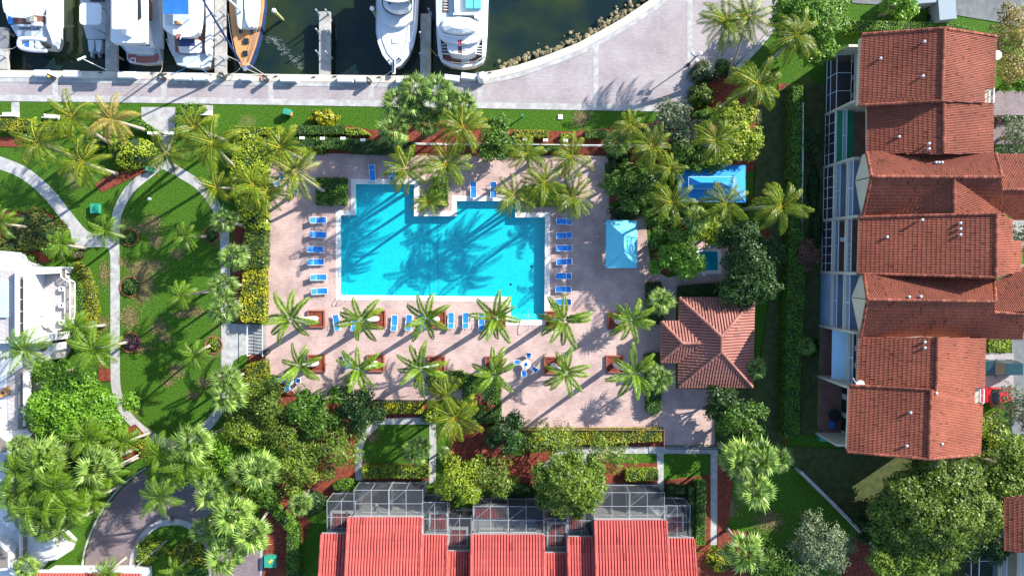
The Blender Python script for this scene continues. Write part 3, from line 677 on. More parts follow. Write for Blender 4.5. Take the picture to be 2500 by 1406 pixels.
# crown x, y, trunk height, crown radius (m), where, trunk foot
PALMS = [
 ('c', 177, 285, 7.5, 3.5, 'beside the marina lawn, leftmost one leaning over the white bench', (272, 352)), ('y', 272, 292, 7.0, 3.3, 'at the edge of the lawn left of the marina gate', (360, 320)),
 ('c', 92, 348, 8.0, 3.4, 'over the red mulch at the left edge of the photo', (190, 386)), ('c', 201, 396, 8.0, 3.3, 'left of the big round-leaved bush', (286, 425)),
 ('c', 408, 376, 7.5, 3.0, 'directly over the fork where the oval path begins', (430, 408)), ('c', 474, 312, 8.0, 3.2, 'over the pink flower bed by the marina gate', None),
 ('c', 520, 350, 8.5, 3.7, 'right of the marina gate, the broadest one there', (580, 412)), ('c', 528, 458, 7.0, 2.6, 'over the top right bend of the oval path', (586, 464)),
 ('c', 618, 452, 8.0, 3.2, 'over the tall hedge left of the pool, uppermost', None), ('c', 686, 362, 7.5, 3.2, 'at the top left corner of the pool deck', None),
 ('c', 722, 420, 7.5, 3.6, 'over the shaded table in the top left corner of the deck', (795, 470)), ('c', 652, 470, 7.5, 3.2, 'on the left rim of the pool deck below the top left corner', None), 
 ('c', 992, 415, 7.5, 3.1, 'above the left lobe of the pool beside a lounger', (1035, 440)), ('c', 1092, 400, 7.8, 3.5, 'at the head of the planted peninsula in the pool', (1080, 450)),
 ('c', 1130, 312, 8.5, 3.4, 'right of the fan palm cluster on the marina lawn', None), ('c', 1046, 492, 6.5, 2.4, 'at the tip of the planted peninsula over the water', (1058, 505)),
 ('c', 1288, 375, 7.5, 2.7, 'first from the left in the row along the top right of the deck', None), ('c', 1396, 384, 7.5, 3.0, 'right of the row along the top right of the deck, by the hedge', None),
 ('c', 1330, 447, 7.5, 3.2, 'in the middle of the palm bed above the right end of the pool', (1325, 470)), ('c', 1400, 483, 7.2, 3.2, 'at the right end of the palm bed above the pool', (1380, 495)), ('c', 1255, 478, 7.2, 3.0, 'at the left end of the palm bed, hanging over the pool', (1275, 492)),
 ('c', 1537, 307, 6.5, 2.3, 'small and slim, on the mulch below the marina lawn at right', (1530, 366)), ('c', 1592, 357, 7.8, 3.0, 'left of the grey-green bush, above the shaded garden', (1580, 400)),
 ('c', 1748, 343, 8.0, 3.2, 'in shade above the azure canopy', (1690, 375)), ('c', 1636, 412, 7.5, 2.3, 'just left of the azure canopy corner', None), 
 ('c', 1772, 52, 8.0, 3.5, 'on the paved plaza at top, left of a pair', (1728, 197)), ('c', 1826, 42, 8.0, 3.2, 'on the paved plaza at top, right of a pair', (1776, 184)), ('c', 1850, 205, 8.5, 3.7, 'leaning over the mulch right of the plaza lamp', (1752, 266)),
 ('c', 1946, 86, 9.0, 3.6, 'in the green tree right of the plaza', (1868, 160)), ('c', 1640, 494, 8.0, 3.1, 'overlapping the lower left corner of the azure canopy', (1625, 515)), ('c', 1770, 496, 8.5, 3.3, 'overlapping the lower right corner of the azure canopy', (1740, 520)), ('c', 1908, 505, 10.0, 3.6, 'standing alone over the dark lawn beside the long hedge', (1812, 512)),
 ('c', 1110, 1018, 6.5, 3.8, 'with long golden fronds over the lower planting bed', (1095, 1000)), ('c', 1092, 965, 6.0, 2.8, 'behind the golden one in the lower planting bed', (1080, 950)),
]
for (t_, cx, cy, h, R_, where, base) in PALMS: palm(t_, cx, cy, h, R_, where, base, group='coconut palms around the pool and lawns')
ROY = [((773, 778), (716, 778), 8.2, 3.6, 'in the planter at the left end of the upper row'), ((921, 778), (886, 780), 7.4, 3.3, 'second from left in the upper row of planters'), ((1068, 779), (1045, 778), 7.2, 3.3, 'third from left in the upper row of planters'),
       ((1214, 779), (1210, 776), 7.3, 3.4, 'fourth from left in the upper row, beside the pool steps'), ((1352, 780), (1372, 782), 7.5, 3.6, 'fifth in the upper row, right of the pool steps'), ((1504, 783), (1536, 782), 7.0, 3.2, 'at the right end of the upper row of planters'),
       ((774, 886), (736, 892), 6.4, 3.2, 'at the left end of the lower row, beside the round table'), ((918, 886), (880, 898), 6.6, 3.2, 'second from left in the lower row of planters'), ((1066, 889), (1030, 898), 7.0, 3.5, 'third from left in the lower row of planters'),
       ((1206, 890), (1206, 908), 7.2, 3.5, 'fourth in the lower row, left of the blue and white table'), ((1349, 891), (1376, 907), 6.8, 3.3, 'fifth in the lower row, right of the blue and white table'), ((1500, 888), (1543, 908), 7.8, 3.7, 'at the right end of the lower row near the pavilion')]
for (b_, c_, h, R_, where) in ROY:
    palm('r', c_[0], c_[1], h, R_, where, b_, group='royal palms in square planters')
    q = P(*b_); pl = thing('palm_planter', 'square terracotta planter '+where.replace('in the planter ', ''), 'planter', (q.x, q.y, 0), 0, 'square planters on the pool deck')
    b = MB()
    for (dx, dy, sx, sy) in ((0, .98, 2.1, .16), (0, -.98, 2.1, .16), (-.98, 0, .16, 1.8), (.98, 0, .16, 1.8)): b.box((dx, dy, .17), (sx, sy, .3))
    b.obj('kerb', 'terracotta', pl, False); MB().flat([(-.9, -.9), (.9, -.9), (.9, .9), (-.9, .9)], .2).obj('mulch', 'mulch', pl, False)
FANS = [('f', 971, 252, 7, 2.2, 'leftmost of the cluster on the marina lawn'), ('f', 1016, 218, 7.5, 2.2, 'top of the cluster, nearest the white dock box'), ('f', 1070, 222, 7.5, 2.2, 'top right of the cluster over the promenade'), ('f', 1095, 248, 7, 2.1, 'upper right of the cluster over the promenade border'), ('f', 962, 316, 6.5, 2.3, 'lower left of the cluster on the marina lawn'), ('f', 1043, 296, 5.5, 2.1, 'in the middle of the cluster, lower and darker'), ('f', 1128, 262, 6.8, 2.1, 'right end of the cluster on the marina lawn'), ('f', 1004, 262, 6.6, 2.0, 'between the left and middle ones of the cluster'),
 ('f', 549, 540, 6.2, 1.9, 'uppermost along the right side of the oval lawn'), ('f', 573, 627, 6.4, 2.0, 'second down along the right side of the oval lawn'), ('f', 546, 697, 6.4, 2.0, 'third down along the right side of the oval lawn'), ('f', 550, 755, 6.6, 2.1, 'just above the concrete landing of the oval lawn'), ('f', 553, 925, 6.2, 2.1, 'just below the concrete landing of the oval lawn'),
 ('w', 119, 1115, 7.5, 2.5, 'left of the big bright tree foot, bottom left grove'), ('w', 241, 1135, 7, 2.4, 'above the driveway mouth in the bottom left grove'), ('w', 478, 1078, 7, 2.4, 'at the lower right bend of the oval path'), ('w', 560, 960, 6.5, 2.3, 'beside yellow bushes below the landing'), ('w', 522, 1200, 6.5, 2.2, 'right of the driveway bend, upper one'), ('w', 575, 1252, 7, 2.6, 'right of the driveway island, biggest one'), ('f', 605, 1146, 6.5, 2.3, 'in the grove between the oval path and the red mulch'), ('w', 553, 1352, 6.5, 2.4, 'beside the parking bay at the bottom edge'), ('w', 618, 1300, 6.8, 2.3, 'left of the narrow hedge by the green cabinet'), ('f', 113, 1286, 6, 2.0, 'by the white villa above its small garden'), ('w', 68, 1382, 4.5, 1.6, 'small, on the white terrace in the bottom left corner'), ('f', 497, 1292, 5, 1.8, 'in shade right of the driveway island'), ('f', 51, 1084, 6, 1.5, 'small, against the white villa rail'),
 ('w', 640, 1146, 6.8, 2.3, 'left of the red mulch bed below the pool'), ('f', 1019, 1097, 3.6, 2.1, 'low and spreading on the small square lawn'), ('f', 736, 1228, 4.0, 1.8, 'left of the screened patios'), ('f', 1083, 1104, 2.0, .9, 'tiny, beside the garden path'),
 ('w', 1800, 1118, 6.5, 2.5, 'left of the group beside the lower right path'), ('w', 1856, 1118, 6.5, 2.4, 'right of the group beside the lower right path'), ('w', 1840, 1192, 6.5, 2.5, 'lowest of the group beside the lower right path'), ('w', 1815, 1345, 6, 2.6, 'at the bottom edge right of the path end'), ('f', 1903, 1118, 5, 1.8, 'in shade at the foot of the long hedge'),
 ('f', 1609, 735, 4, 2.1, 'in the hedge bed left of the tiled pavilion, upper'), ('f', 1608, 925, 4, 2.0, 'in the hedge bed left of the tiled pavilion, lower'), ('f', 1700, 535, 5, 1.9, 'between the azure canopy and the spa'), ('f', 1845, 898, 3, 1.6, 'dim, in the shade right of the tiled pavilion'), ('f', 1965, 845, 2.2, 1.4, 'dark, by the apartment screens'), ('f', 1505, 350, 4.5, 1.9, 'dark, above the top right corner of the deck'), ('f', 2378, 1128, 2.5, 1.3, 'blue-green, at the lower corner of the apartments')]
for (t_, cx, cy, h, R_, where) in FANS: palm(t_, cx, cy, h, R_, where, None, group='fan palms of the gardens')
QUEEN = [(259, 565, 6, 1.9, 'where the left path meets the oval path', (306, 579)), (452, 578, 5.5, 1.7, 'in the upper right ring of the oval lawn', (505, 578)), (440, 722, 5.5, 1.9, 'in the middle right of the oval lawn', (506, 712)), (474, 868, 6, 1.9, 'in the lower right ring of the oval lawn', (514, 843)), (226, 852, 8, 2.8, 'leaning from the lower left ring across the path', (314, 835)), (60, 855, 8, 2.8, 'over the white villa roof', (142, 866)),
 (44, 1150, 8, 2.8, 'at the left edge of the bottom left grove', None), (138, 1188, 8.5, 3.1, 'in the centre of the bottom left grove', None), (66, 1242, 8, 2.9, 'lower left of the grove by the white villa', None), (207, 1180, 7, 2.7, 'above the driveway gutter', None), (212, 1068, 7, 2.6, 'below the big bright tree', None), (386, 1108, 6.5, 2.6, 'over the end of the oval path', None), (456, 1130, 7, 2.9, 'right of the end of the oval path', None), (391, 1212, 7, 2.7, 'standing over the dark driveway', (420, 1270)), (222, 1222, 6.5, 2.2, 'over the gutter of the driveway', None), (150, 1290, 7, 2.4, 'lowest of the bottom left grove', None), (265, 1395, 3.5, 1.8, 'at the bottom edge over the small tiled roof', None), (150, 597, 4, 1.9, 'beside the croton bed left of the path', None), (430, 1392, 3.5, 1.8, 'at the bottom edge of the driveway island', None), (185, 800, 6, 2.2, 'over the yellow hedge of the white villa', None), (300, 1080, 5.5, 2.0, 'over the red mulch by the oval path end', None), (3, 545, 6, 2.0, 'half out of the left edge over the croton bed', None), (100, 1150, 8.5, 2.9, 'between the pale fan palm and the villa in the grove', None), (165, 1240, 8, 2.8, 'over the villa garden in the grove', None), (30, 1205, 8, 2.7, 'beside the villa wall in the grove', None), (108, 1235, 7.5, 2.6, 'in the lower middle of the grove', None), (268, 1150, 6, 2.0, 'at the driveway mouth by the white sign wall', None)]
for (cx, cy, h, R_, where, base) in QUEEN: palm('q', cx, cy, h, R_, where, base, group='queen palms of the left gardens')
# ---- trees
TREES = [
 ('big bright green tree beside the white villa', 190, 1000, 125, 92, 7.0, 'leaf_bright', .30, .12), ('olive green tree left of the tree row below the pool', 640, 990, 62, 52, 6.5, 'leaf_olive', .28, .1), ('round green tree below the lower left deck corner', 765, 1008, 72, 58, 6.5, 'leaf_green', .28, .1), ('dark green tree beside the yellow flower hedge', 868, 1000, 52, 55, 6.0, 'leaf_deep', .28, .1), ('olive tree over the corner of the small square lawn', 812, 1102, 72, 62, 6.0, 'leaf_olive', .26, .3), ('loose tree with pale bare branches over the red mulch', 690, 1068, 65, 45, 6.0, 'leaf_olive', .26, .55), ('open olive tree left of the garden lawn', 722, 1140, 66, 62, 5.8, 'leaf_olive', .26, .3), ('small olive tree between the fan palms and red mulch', 600, 1060, 62, 48, 5.5, 'leaf_olive', .26, .3),
 ('dark leafy tree between the lower planting bed and the patios', 1238, 1065, 42, 52, 6.0, 'leaf_deep', .28, .15), ('green tree covering the left screened patios', 1135, 1172, 62, 52, 6.0, 'leaf_lime', .26, .3), ('tree beside the middle screened patios', 1205, 1168, 58, 50, 6.0, 'leaf_olive', .26, .3), ('big olive tree hanging over the coral tile roofs', 1395, 1185, 92, 76, 7.5, 'leaf_olive', .27, .15), ('thin see-through tree on the concrete path', 1488, 1112, 62, 46, 5.5, 'leaf_olive', .22, .62), ('sparse tree over the yellow hedge right of the planting bed', 1352, 1080, 66, 45, 5.5, 'leaf_olive', .22, .6), ('dark upright tree left of the long yellow hedge', 1262, 1072, 22, 46, 5.0, 'leaf_green', .26, .1),
 ('round bright tree right of the blue umbrella canopy, upper', 1632, 575, 52, 42, 5.5, 'leaf_green', .28, .05), ('round bright tree right of the blue umbrella canopy, lower', 1652, 635, 62, 46, 5.5, 'leaf_bright', .28, .05), ('dark shaded tree right of the spa', 1832, 640, 72, 98, 7.0, 'leaf_deep', .28, .05), ('dark tree left of the azure canopy', 1560, 452, 68, 70, 6.0, 'leaf_green', .28, .1), ('grey-green round tree below the plaza', 1652, 312, 56, 54, 6.0, 'leaf_grey', .26, .05), ('light leafed tree above the azure canopy', 1782, 330, 72, 78, 6.5, 'leaf_lime', .27, .15), ('green tree between the grey-green tree and the canopy', 1690, 380, 62, 45, 5.5, 'leaf_green', .27, .15), ('leafy tree above the spa', 1735, 560, 52, 40, 4.5, 'leaf_lime', .26, .15), ('round tree at the lower right corner of the deck', 1812, 1035, 66, 60, 6.0, 'leaf_green', .28, .1), ('dark tree below the tiled pavilion', 1765, 985, 40, 45, 5.0, 'leaf_deep', .28, .1),
 ('bright green tree at the top right of the plaza', 1980, 62, 92, 82, 7.0, 'leaf_bright', .30, .08), ('green tree at the very top beside the road', 2195, 10, 45, 32, 6.0, 'leaf_bright', .28, .15), ('golden dry tree at the top right corner', 2468, 100, 48, 98, 6.5, 'leaf_gold', .26, .45), ('bright shrub tree on the marina lawn right of the palms', 1212, 345, 36, 58, 4.0, 'leaf_green', .25, .05),
 ('huge olive tree below the apartments', 2298, 1245, 165, 118, 9.0, 'leaf_olive', .30, .08), ('dim green tree at the bottom right corner by the second building', 2220, 1368, 118, 62, 7.0, 'leaf_olive', .28, .25), ('pale grey-green tree at the bottom right', 1995, 1338, 84, 72, 6.0, 'leaf_grey', .24, .4), ('green tree at the bottom edge left of the pale tree', 1900, 1375, 62, 48, 5.0, 'leaf_green', .27, .15), ('tall tree at the lower right edge', 2475, 1150, 62, 105, 8.0, 'leaf_olive', .28, .25), ('grey leafed tree beside the red car', 2500, 1010, 52, 62, 7.5, 'leaf_grey', .26, .35), ('thin tree over the bent roof at the right edge', 2508, 600, 42, 52, 9.0, 'leaf_grey', .24, .55), ('loose shrub tree on the right edge driveway', 2480, 330, 40, 40, 4.0, 'leaf_grey', .24, .45), ('green tree above the driveway at the right edge', 2490, 195, 42, 26, 4.0, 'leaf_bright', .26, .1),
 ('leafy tree under the palms of the bottom left grove', 120, 1205, 85, 62, 5.0, 'leaf_bright', .28, .1), ('leafy tree at the foot of the villa, bottom left', 60, 1120, 46, 50, 5.0, 'leaf_green', .28, .1), ('small tree at the driveway gutter', 215, 1195, 40, 40, 4.0, 'leaf_green', .26, .1), ('leafy tree right of the pale fan palms', 640, 1195, 44, 40, 4.5, 'leaf_green', .26, .1), ('light green tree between the fan palms above the driveway bend', 540, 1095, 48, 42, 4.6, 'leaf_bright', .26, .1), ('light green tree left of the parking bay', 585, 1215, 46, 44, 4.4, 'leaf_lime', .26, .15), ('light green tree under the biggest fan palm', 545, 1300, 44, 40, 4.0, 'leaf_bright', .26, .1), ('light green tree at the left end of the red mulch', 655, 1105, 46, 40, 5.2, 'leaf_bright', .26, .1), ('feathery tree under the palms above the driveway', 420, 1150, 52, 34, 4.0, 'leaf_bright', .26, .2), ('feathery tree beside the low white sign wall', 250, 1095, 44, 32, 4.2, 'leaf_lime', .26, .2), ('small tree beside the driveway bend', 510, 1140, 40, 36, 4.0, 'leaf_bright', .26, .1), ('green tree below the white villa hedge', 130, 915, 60, 40, 5.0, 'leaf_bright', .28, .1), ('rust coloured small tree beside the apartment screens', 1972, 625, 26, 42, 3.0, 'leaf_rust', .22, .3), ('dark small tree beside the upper apartment screens', 1990, 345, 24, 30, 3.0, 'leaf_deep', .24, .3), ('low green tree on the mulch in the bottom right', 2130, 1300, 36, 40, 4.0, 'leaf_deep', .26, .2), ('dark tree behind the huge olive tree', 2410, 1330, 62, 50, 6.5, 'leaf_deep', .28, .15)]
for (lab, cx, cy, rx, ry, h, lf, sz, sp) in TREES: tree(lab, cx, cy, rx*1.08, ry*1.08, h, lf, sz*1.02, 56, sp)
# ---- hedges (outline as seen from above)
HED = [
 ('tall big-leaved hedge along the left side of the pool deck, green upper half', [(572, 345), (645, 350), (645, 560), (598, 560), (575, 500), (562, 430)], 2.0, 'leaf_lime', .26, 60), ('tall hedge along the left side of the pool deck, green middle part', [(600, 560), (645, 560), (645, 650), (592, 660), (590, 610)], 1.9, 'leaf_olive', .24, 60), ('yellow hedge along the lower left side of the pool deck', [(594, 660), (645, 650), (645, 788), (590, 786), (580, 745), (592, 700)], 1.6, 'leaf_yellow', .22, 70),
 ('long clipped hedge above the pool deck, left part', [(652, 334), (850, 338), (850, 362), (655, 364)], 1.4, 'leaf_green', .16, 90), ('long clipped hedge above the pool deck, shaded right part', [(850, 338), (1010, 346), (1010, 378), (850, 372)], 1.4, 'leaf_deep', .16, 90), ('low yellow-green hedge strip below the marina lawn at left', [(560, 308), (700, 314), (700, 330), (565, 328)], .9, 'leaf_lime', .15, 90), ('clipped green hedge below the spiky lily clump', [(706, 306), (800, 308), (838, 304), (838, 328), (706, 330)], 1.2, 'leaf_green', .15, 95), ('short yellow-green hedge right of the lily hedge', [(843, 312), (880, 314), (905, 330), (845, 330)], .9, 'leaf_lime', .15, 90),
 ('bright yellow-green hedge at the left edge below the marina', [(-20, 290), (60, 290), (76, 298), (78, 318), (-20, 320)], 1.0, 'leaf_yellow', .16, 85), ('yellow-green hedge under the leaning coconut palms', [(78, 298), (165, 300), (172, 318), (80, 322)], 1.0, 'leaf_lime', .16, 85), ('rounded green hedge left of the marina gate flower bed', [(428, 268), (440, 256), (470, 252), (494, 256), (500, 270), (480, 280), (450, 285), (442, 330), (430, 328)], 1.1, 'leaf_bright', .15, 95), ('triangular clipped hedge left of the marina gate', [(330, 290), (350, 298), (392, 326), (376, 328), (330, 316)], .9, 'leaf_bright', .15, 95),
 ('yellow-green hedge on the red mulch below the marina lawn, first', [(1254, 318), (1338, 318), (1338, 336), (1254, 336)], .9, 'leaf_yellow', .16, 85), ('yellow-green hedge on the red mulch below the marina lawn, second', [(1370, 326), (1402, 326), (1402, 340), (1370, 340)], .8, 'leaf_lime', .16, 85), ('dark hedge on the red mulch below the marina lawn, third', [(1430, 318), (1485, 316), (1485, 336), (1430, 338)], .9, 'leaf_green', .16, 85), ('narrow hedge between the fence and the top right deck', [(1240, 350), (1370, 352), (1370, 368), (1240, 368)], .9, 'leaf_green', .16, 85), ('green hedge above the deck right of the fence lamps', [(1470, 352), (1520, 352), (1540, 400), (1490, 380)], 1.0, 'leaf_green', .18, 75),
 ('long straight clipped hedge beside the apartments, upper part', [(1936, 206), (1960, 206), (1958, 420), (1932, 420)], 2.2, 'leaf_bright', .18, 80), ('long straight clipped hedge beside the apartments, middle part', [(1932, 420), (1958, 420), (1962, 650), (1924, 650)], 2.2, 'leaf_bright', .18, 80), ('long straight clipped hedge beside the apartments, lower part', [(1924, 650), (1966, 650), (1958, 860), (1918, 860)], 2.2, 'leaf_bright', .18, 80), ('long straight clipped hedge beside the apartments, last part', [(1918, 860), (1956, 860), (1952, 1068), (1914, 1068)], 2.2, 'leaf_bright', .18, 80),
 ('yellow flowering hedge below the lower pool fence', [(912, 984), (1030, 984), (1030, 1010), (912, 1008)], .9, 'leaf_yellow', .18, 85), ('clipped hedge in front of the left screened patio', [(884, 1142), (964, 1140), (964, 1166), (884, 1168)], 1.2, 'leaf_lime', .16, 90), ('clipped hedge in front of the second screened patio', [(966, 1140), (1046, 1142), (1046, 1168), (966, 1166)], 1.2, 'leaf_lime', .16, 90), ('long yellow hedge under the lower right pool fence, left half', [(1280, 1050), (1440, 1050), (1440, 1084), (1280, 1088)], 1.1, 'leaf_yellow', .18, 80), ('long yellow hedge under the lower right pool fence, right half', [(1440, 1050), (1616, 1048), (1616, 1078), (1440, 1082)], 1.1, 'leaf_yellow', .18, 80), ('olive clipped hedge before the right screened patio', [(1528, 1148), (1606, 1146), (1608, 1172), (1530, 1174)], 1.1, 'leaf_lime', .17, 85),
 ('tall narrow hedge along the lower right garden path', [(1702, 1178), (1724, 1178), (1722, 1330), (1700, 1330)], 1.8, 'leaf_bright', .18, 80), ('dark hedge beside the right screened patio', [(1680, 1190), (1698, 1186), (1698, 1330), (1682, 1330)], 1.5, 'leaf_deep', .18, 80), ('low dark hedge above the right screened patio', [(1630, 1188), (1672, 1186), (1674, 1206), (1632, 1206)], 1.2, 'leaf_deep', .18, 80), ('narrow bent hedge beside the coral roofs, upper diagonal part', [(640, 1228), (664, 1232), (722, 1284), (710, 1306)], 1.6, 'leaf_bright', .18, 80), ('narrow bent hedge beside the coral roofs, lower part', [(700, 1302), (726, 1290), (730, 1420), (698, 1420)], 1.6, 'leaf_bright', .18, 80), ('rounded green hedge at the left patio corner', [(812, 1184), (828, 1174), (855, 1172), (862, 1182), (850, 1192), (820, 1196)], 1.2, 'leaf_bright', .16, 90),
 ('curved green hedge of the white villa terrace, inner row', [(158, 642), (178, 660), (196, 700), (198, 780), (190, 850), (174, 850), (176, 700), (160, 665)], 1.6, 'leaf_bright', .18, 75), ('curved yellow hedge of the white villa terrace, outer row', [(180, 640), (200, 655), (222, 700), (230, 760), (226, 830), (210, 836), (206, 760), (200, 700), (184, 665)], 1.3, 'leaf_yellow', .17, 80), ('yellow-green ground hedge on the driveway island, left', [(334, 1330), (352, 1314), (400, 1330), (410, 1345), (360, 1376), (332, 1372)], .7, 'leaf_lime', .18, 75), ('yellow ground hedge on the driveway island, right', [(408, 1352), (440, 1330), (488, 1320), (502, 1360), (500, 1378), (430, 1372)], .7, 'leaf_yellow', .18, 75), ('green ground hedge at the bottom of the driveway island', [(420, 1382), (505, 1384), (506, 1420), (400, 1420)], .7, 'leaf_bright', .18, 75),
 ('yellow-green hedge below the landing beside the deck', [(600, 892), (646, 880), (650, 915), (660, 950), (600, 945)], 1.5, 'leaf_yellow', .2, 70), ('square leafy hedge in the deck cut-out left of the pool', [(770, 434), (844, 434), (844, 499), (770, 499)], 1.0, 'leaf_green', .22, 65), ('leafy planting on the peninsula in the pool', [(1052, 430), (1092, 432), (1092, 502), (1048, 504)], 1.0, 'leaf_green', .22, 65), ('leafy planting under the palms above the right end of the pool', [(1278, 452), (1352, 452), (1400, 460), (1402, 502), (1296, 502), (1280, 480)], .9, 'leaf_green', .22, 65), ('leafy bed beside the deck left of the pavilion, upper', [(1580, 690), (1616, 690), (1620, 790), (1578, 790)], 1.1, 'leaf_deep', .2, 70), ('narrow bed beside the deck left of the pavilion, lower', [(1576, 866), (1612, 862), (1616, 1000), (1600, 1014), (1580, 1008)], 1.1, 'leaf_green', .2, 70), ('dark hedge above the tiled pavilion', [(1660, 700), (1770, 690), (1800, 725), (1660, 724)], 1.4, 'leaf_deep', .2, 70),
 ('bright hedge along the top of the apartment garden, left', [(2072, 50), (2180, 52), (2180, 76), (2075, 74)], 1.3, 'leaf_bright', .2, 70), ('bright hedge along the top of the apartment garden, right', [(2180, 52), (2330, 58), (2378, 72), (2376, 84), (2300, 72), (2180, 76)], 1.3, 'leaf_bright', .2, 70), ('leafy bed in the middle of the lower deck edge, left', [(1048, 908), (1130, 906), (1130, 950), (1048, 950)], .9, 'leaf_olive', .2, 70), ('leafy bed in the middle of the lower deck edge, right', [(1130, 912), (1222, 930), (1222, 1030), (1150, 1035), (1130, 1000)], .9, 'leaf_green', .2, 70), ('clipped lawn bush strip beside the parked green car', [(2416, 826), (2468, 828), (2468, 858), (2416, 860)], .4, 'leaf_lime', .18, 70), ('yellow-green bed below the red car', [(2396, 1020), (2440, 1000), (2450, 1060), (2400, 1075)], .5, 'leaf_lime', .18, 70), ('bed of green ground cover at the right edge between driveways', [(2430, 284), (2500, 284), (2500, 296), (2432, 296)], .6, 'leaf_deep', .2, 70), ('green ground cover below the upper right driveways', [(2428, 354), (2500, 354), (2500, 376), (2430, 376)], .6, 'leaf_deep', .2, 70)]
for (lab, pp_, h, lf, sz, dn) in HED: hedge(lab, pp_, h, lf, sz, dn)
SHR = [
 ('big round-leaved bush left of the marina gate', 318, 372, 62, 42, 2.0, 'leaf_lime', .28), ('leafy dark bush under the leaning coconut palms', 225, 345, 40, 26, 1.8, 'leaf_green', .24), ('croton bed with red and orange leaves left of the path', 70, 565, 70, 56, 1.8, 'leaf_croton', .26), ('croton bush at the left edge of the photo', 10, 610, 40, 36, 1.6, 'leaf_croton', .26), ('purple-pink flowering bush by the marina gate', 462, 300, 26, 18, .9, 'leaf_pink', .2), ('leafy bush right of the marina gate', 600, 340, 36, 26, 1.8, 'leaf_lime', .25),
 ('spiky lily clump on the marina lawn', 790, 288, 32, 20, .9, 'leaf_yellow', .5), ('round clipped bush on the top left deck edge', 782, 367, 19, 11, 1.1, 'leaf_lime', .15), ('upper leafy bush left of the plaza mulch', 1722, 175, 38, 28, 1.8, 'leaf_grey', .24), ('lower leafy bush left of the plaza mulch', 1715, 232, 34, 30, 1.8, 'leaf_olive', .24), ('dark bush right of the plaza lamp', 1770, 165, 26, 22, 1.5, 'leaf_green', .24), ('bush on the mulch above the shaded garden', 1722, 285, 30, 24, 1.5, 'leaf_bright', .24), ('bush at the top right end of the marina lawn', 1580, 330, 30, 22, 1.5, 'leaf_deep', .24),
 ('crimson bush in the lower planting bed, left', 1165, 975, 24, 24, 1.3, 'leaf_crimson', .24), ('crimson bush in the lower planting bed, right', 1192, 990, 18, 22, 1.2, 'leaf_crimson', .24), ('green bush between the golden palms of the lower bed', 1070, 935, 30, 26, 1.4, 'leaf_olive', .24), ('bushy plants left of the lower planting bed', 1050, 1015, 24, 22, 1.2, 'leaf_lime', .24), ('bush at the lower edge of the planting bed', 1210, 1050, 24, 18, 1.2, 'leaf_green', .24), ('round bush at the end of the pavilion hedge bed', 1599, 1002, 15, 14, 1.0, 'leaf_bright', .2), ('dark bush left of the azure canopy bed', 1530, 520, 42, 22, 1.6, 'leaf_deep', .24), ('leafy bush above the top right deck corner', 1500, 420, 22, 40, 1.6, 'leaf_deep', .24),
 ('dark bushes right of the spa, lower', 1815, 715, 40, 26, 1.6, 'leaf_deep', .24), ('yellow-green bush above the pavilion', 1712, 716, 14, 10, 1.2, 'leaf_yellow', .2), ('yellow bush by the oval path end', 348, 1092, 20, 26, .9, 'leaf_yellow', .2), ('flowering bush in the upper left tree ring', 312, 580, 17, 17, .6, 'leaf_green', .2), ('clipped bush in the upper right tree ring', 514, 576, 15, 15, .6, 'leaf_green', .2), ('clipped round bush in the middle left tree ring', 317, 700, 21, 21, .7, 'leaf_green', .18), ('pink-edged bush in the lower left tree ring', 318, 836, 20, 20, .6, 'leaf_pink', .2), ('clipped bush in the lower right tree ring', 522, 842, 16, 18, .6, 'leaf_lime', .18), ('yellow bushes right of the landing fan palm', 610, 930, 30, 30, 1.4, 'leaf_yellow', .22), ('yellow bush beside the lower left hedge', 620, 985, 30, 22, 1.4, 'leaf_yellow', .22), ('leafy green bush at the lower left deck corner', 652, 940, 28, 26, 1.8, 'leaf_bright', .24),
 ('large-leaved dark plant beside the apartment awning', 1980, 848, 22, 20, 1.0, 'leaf_deep', .5), ('grey seed-head shrub by the villa path', 186, 622, 12, 12, 1.2, 'leaf_rust', .18), ('magenta bougainvillea at the upper right driveway', 2428, 300, 5, 22, 2.5, 'leaf_pink', .2), ('green bush at the white villa corner', 60, 640, 30, 22, 1.2, 'leaf_green', .22), ('small green bush left of the white villa gate', 120, 610, 24, 24, 1.6, 'leaf_bright', .22), ('yellow-green bush below the croton bed', 155, 605, 22, 20, 1.2, 'leaf_lime', .22), ('yellow bush at the bottom right path end', 1760, 1370, 40, 30, 1.4, 'leaf_yellow', .22), ('lime bush beside the bottom right palm', 1855, 1390, 36, 26, 1.4, 'leaf_lime', .22), ('leafy bush under the tree left of the patio', 760, 1230, 40, 32, 1.6, 'leaf_deep', .24), ('dark bushes before the middle patios', 1260, 1200, 50, 22, 1.4, 'leaf_deep', .24), ('olive bush at the lower corner of the apartments', 2440, 1070, 40, 36, 1.4, 'leaf_lime', .24), ('bush at the right edge below the red car', 2420, 1110, 30, 26, 1.2, 'leaf_olive', .24), ('yellow-green bush on the dark lawn by the leaning palm', 1828, 495, 12, 22, .8, 'leaf_olive', .2), ('small magenta bush by the apartment screens', 1978, 386, 7, 5, .6, 'leaf_pink', .2), ('yellow flower strip by the oval path end', 328, 1068, 16, 24, .7, 'leaf_yellow', .2), ('dark bush in the shaded strip beside the apartment screens', 1995, 560, 16, 60, 1.0, 'leaf_deep', .24), ('dark bush in the upper shaded strip beside the screens', 1988, 460, 16, 60, 1.0, 'leaf_deep', .24), ('hedge-like bush at the shaded lawn foot', 1835, 900, 16, 40, .8, 'leaf_deep', .24)]
for (lab, cx, cy, rx, ry, h, lf, sz) in SHR: shrub(lab, cx, cy, rx, ry, h, lf, sz)
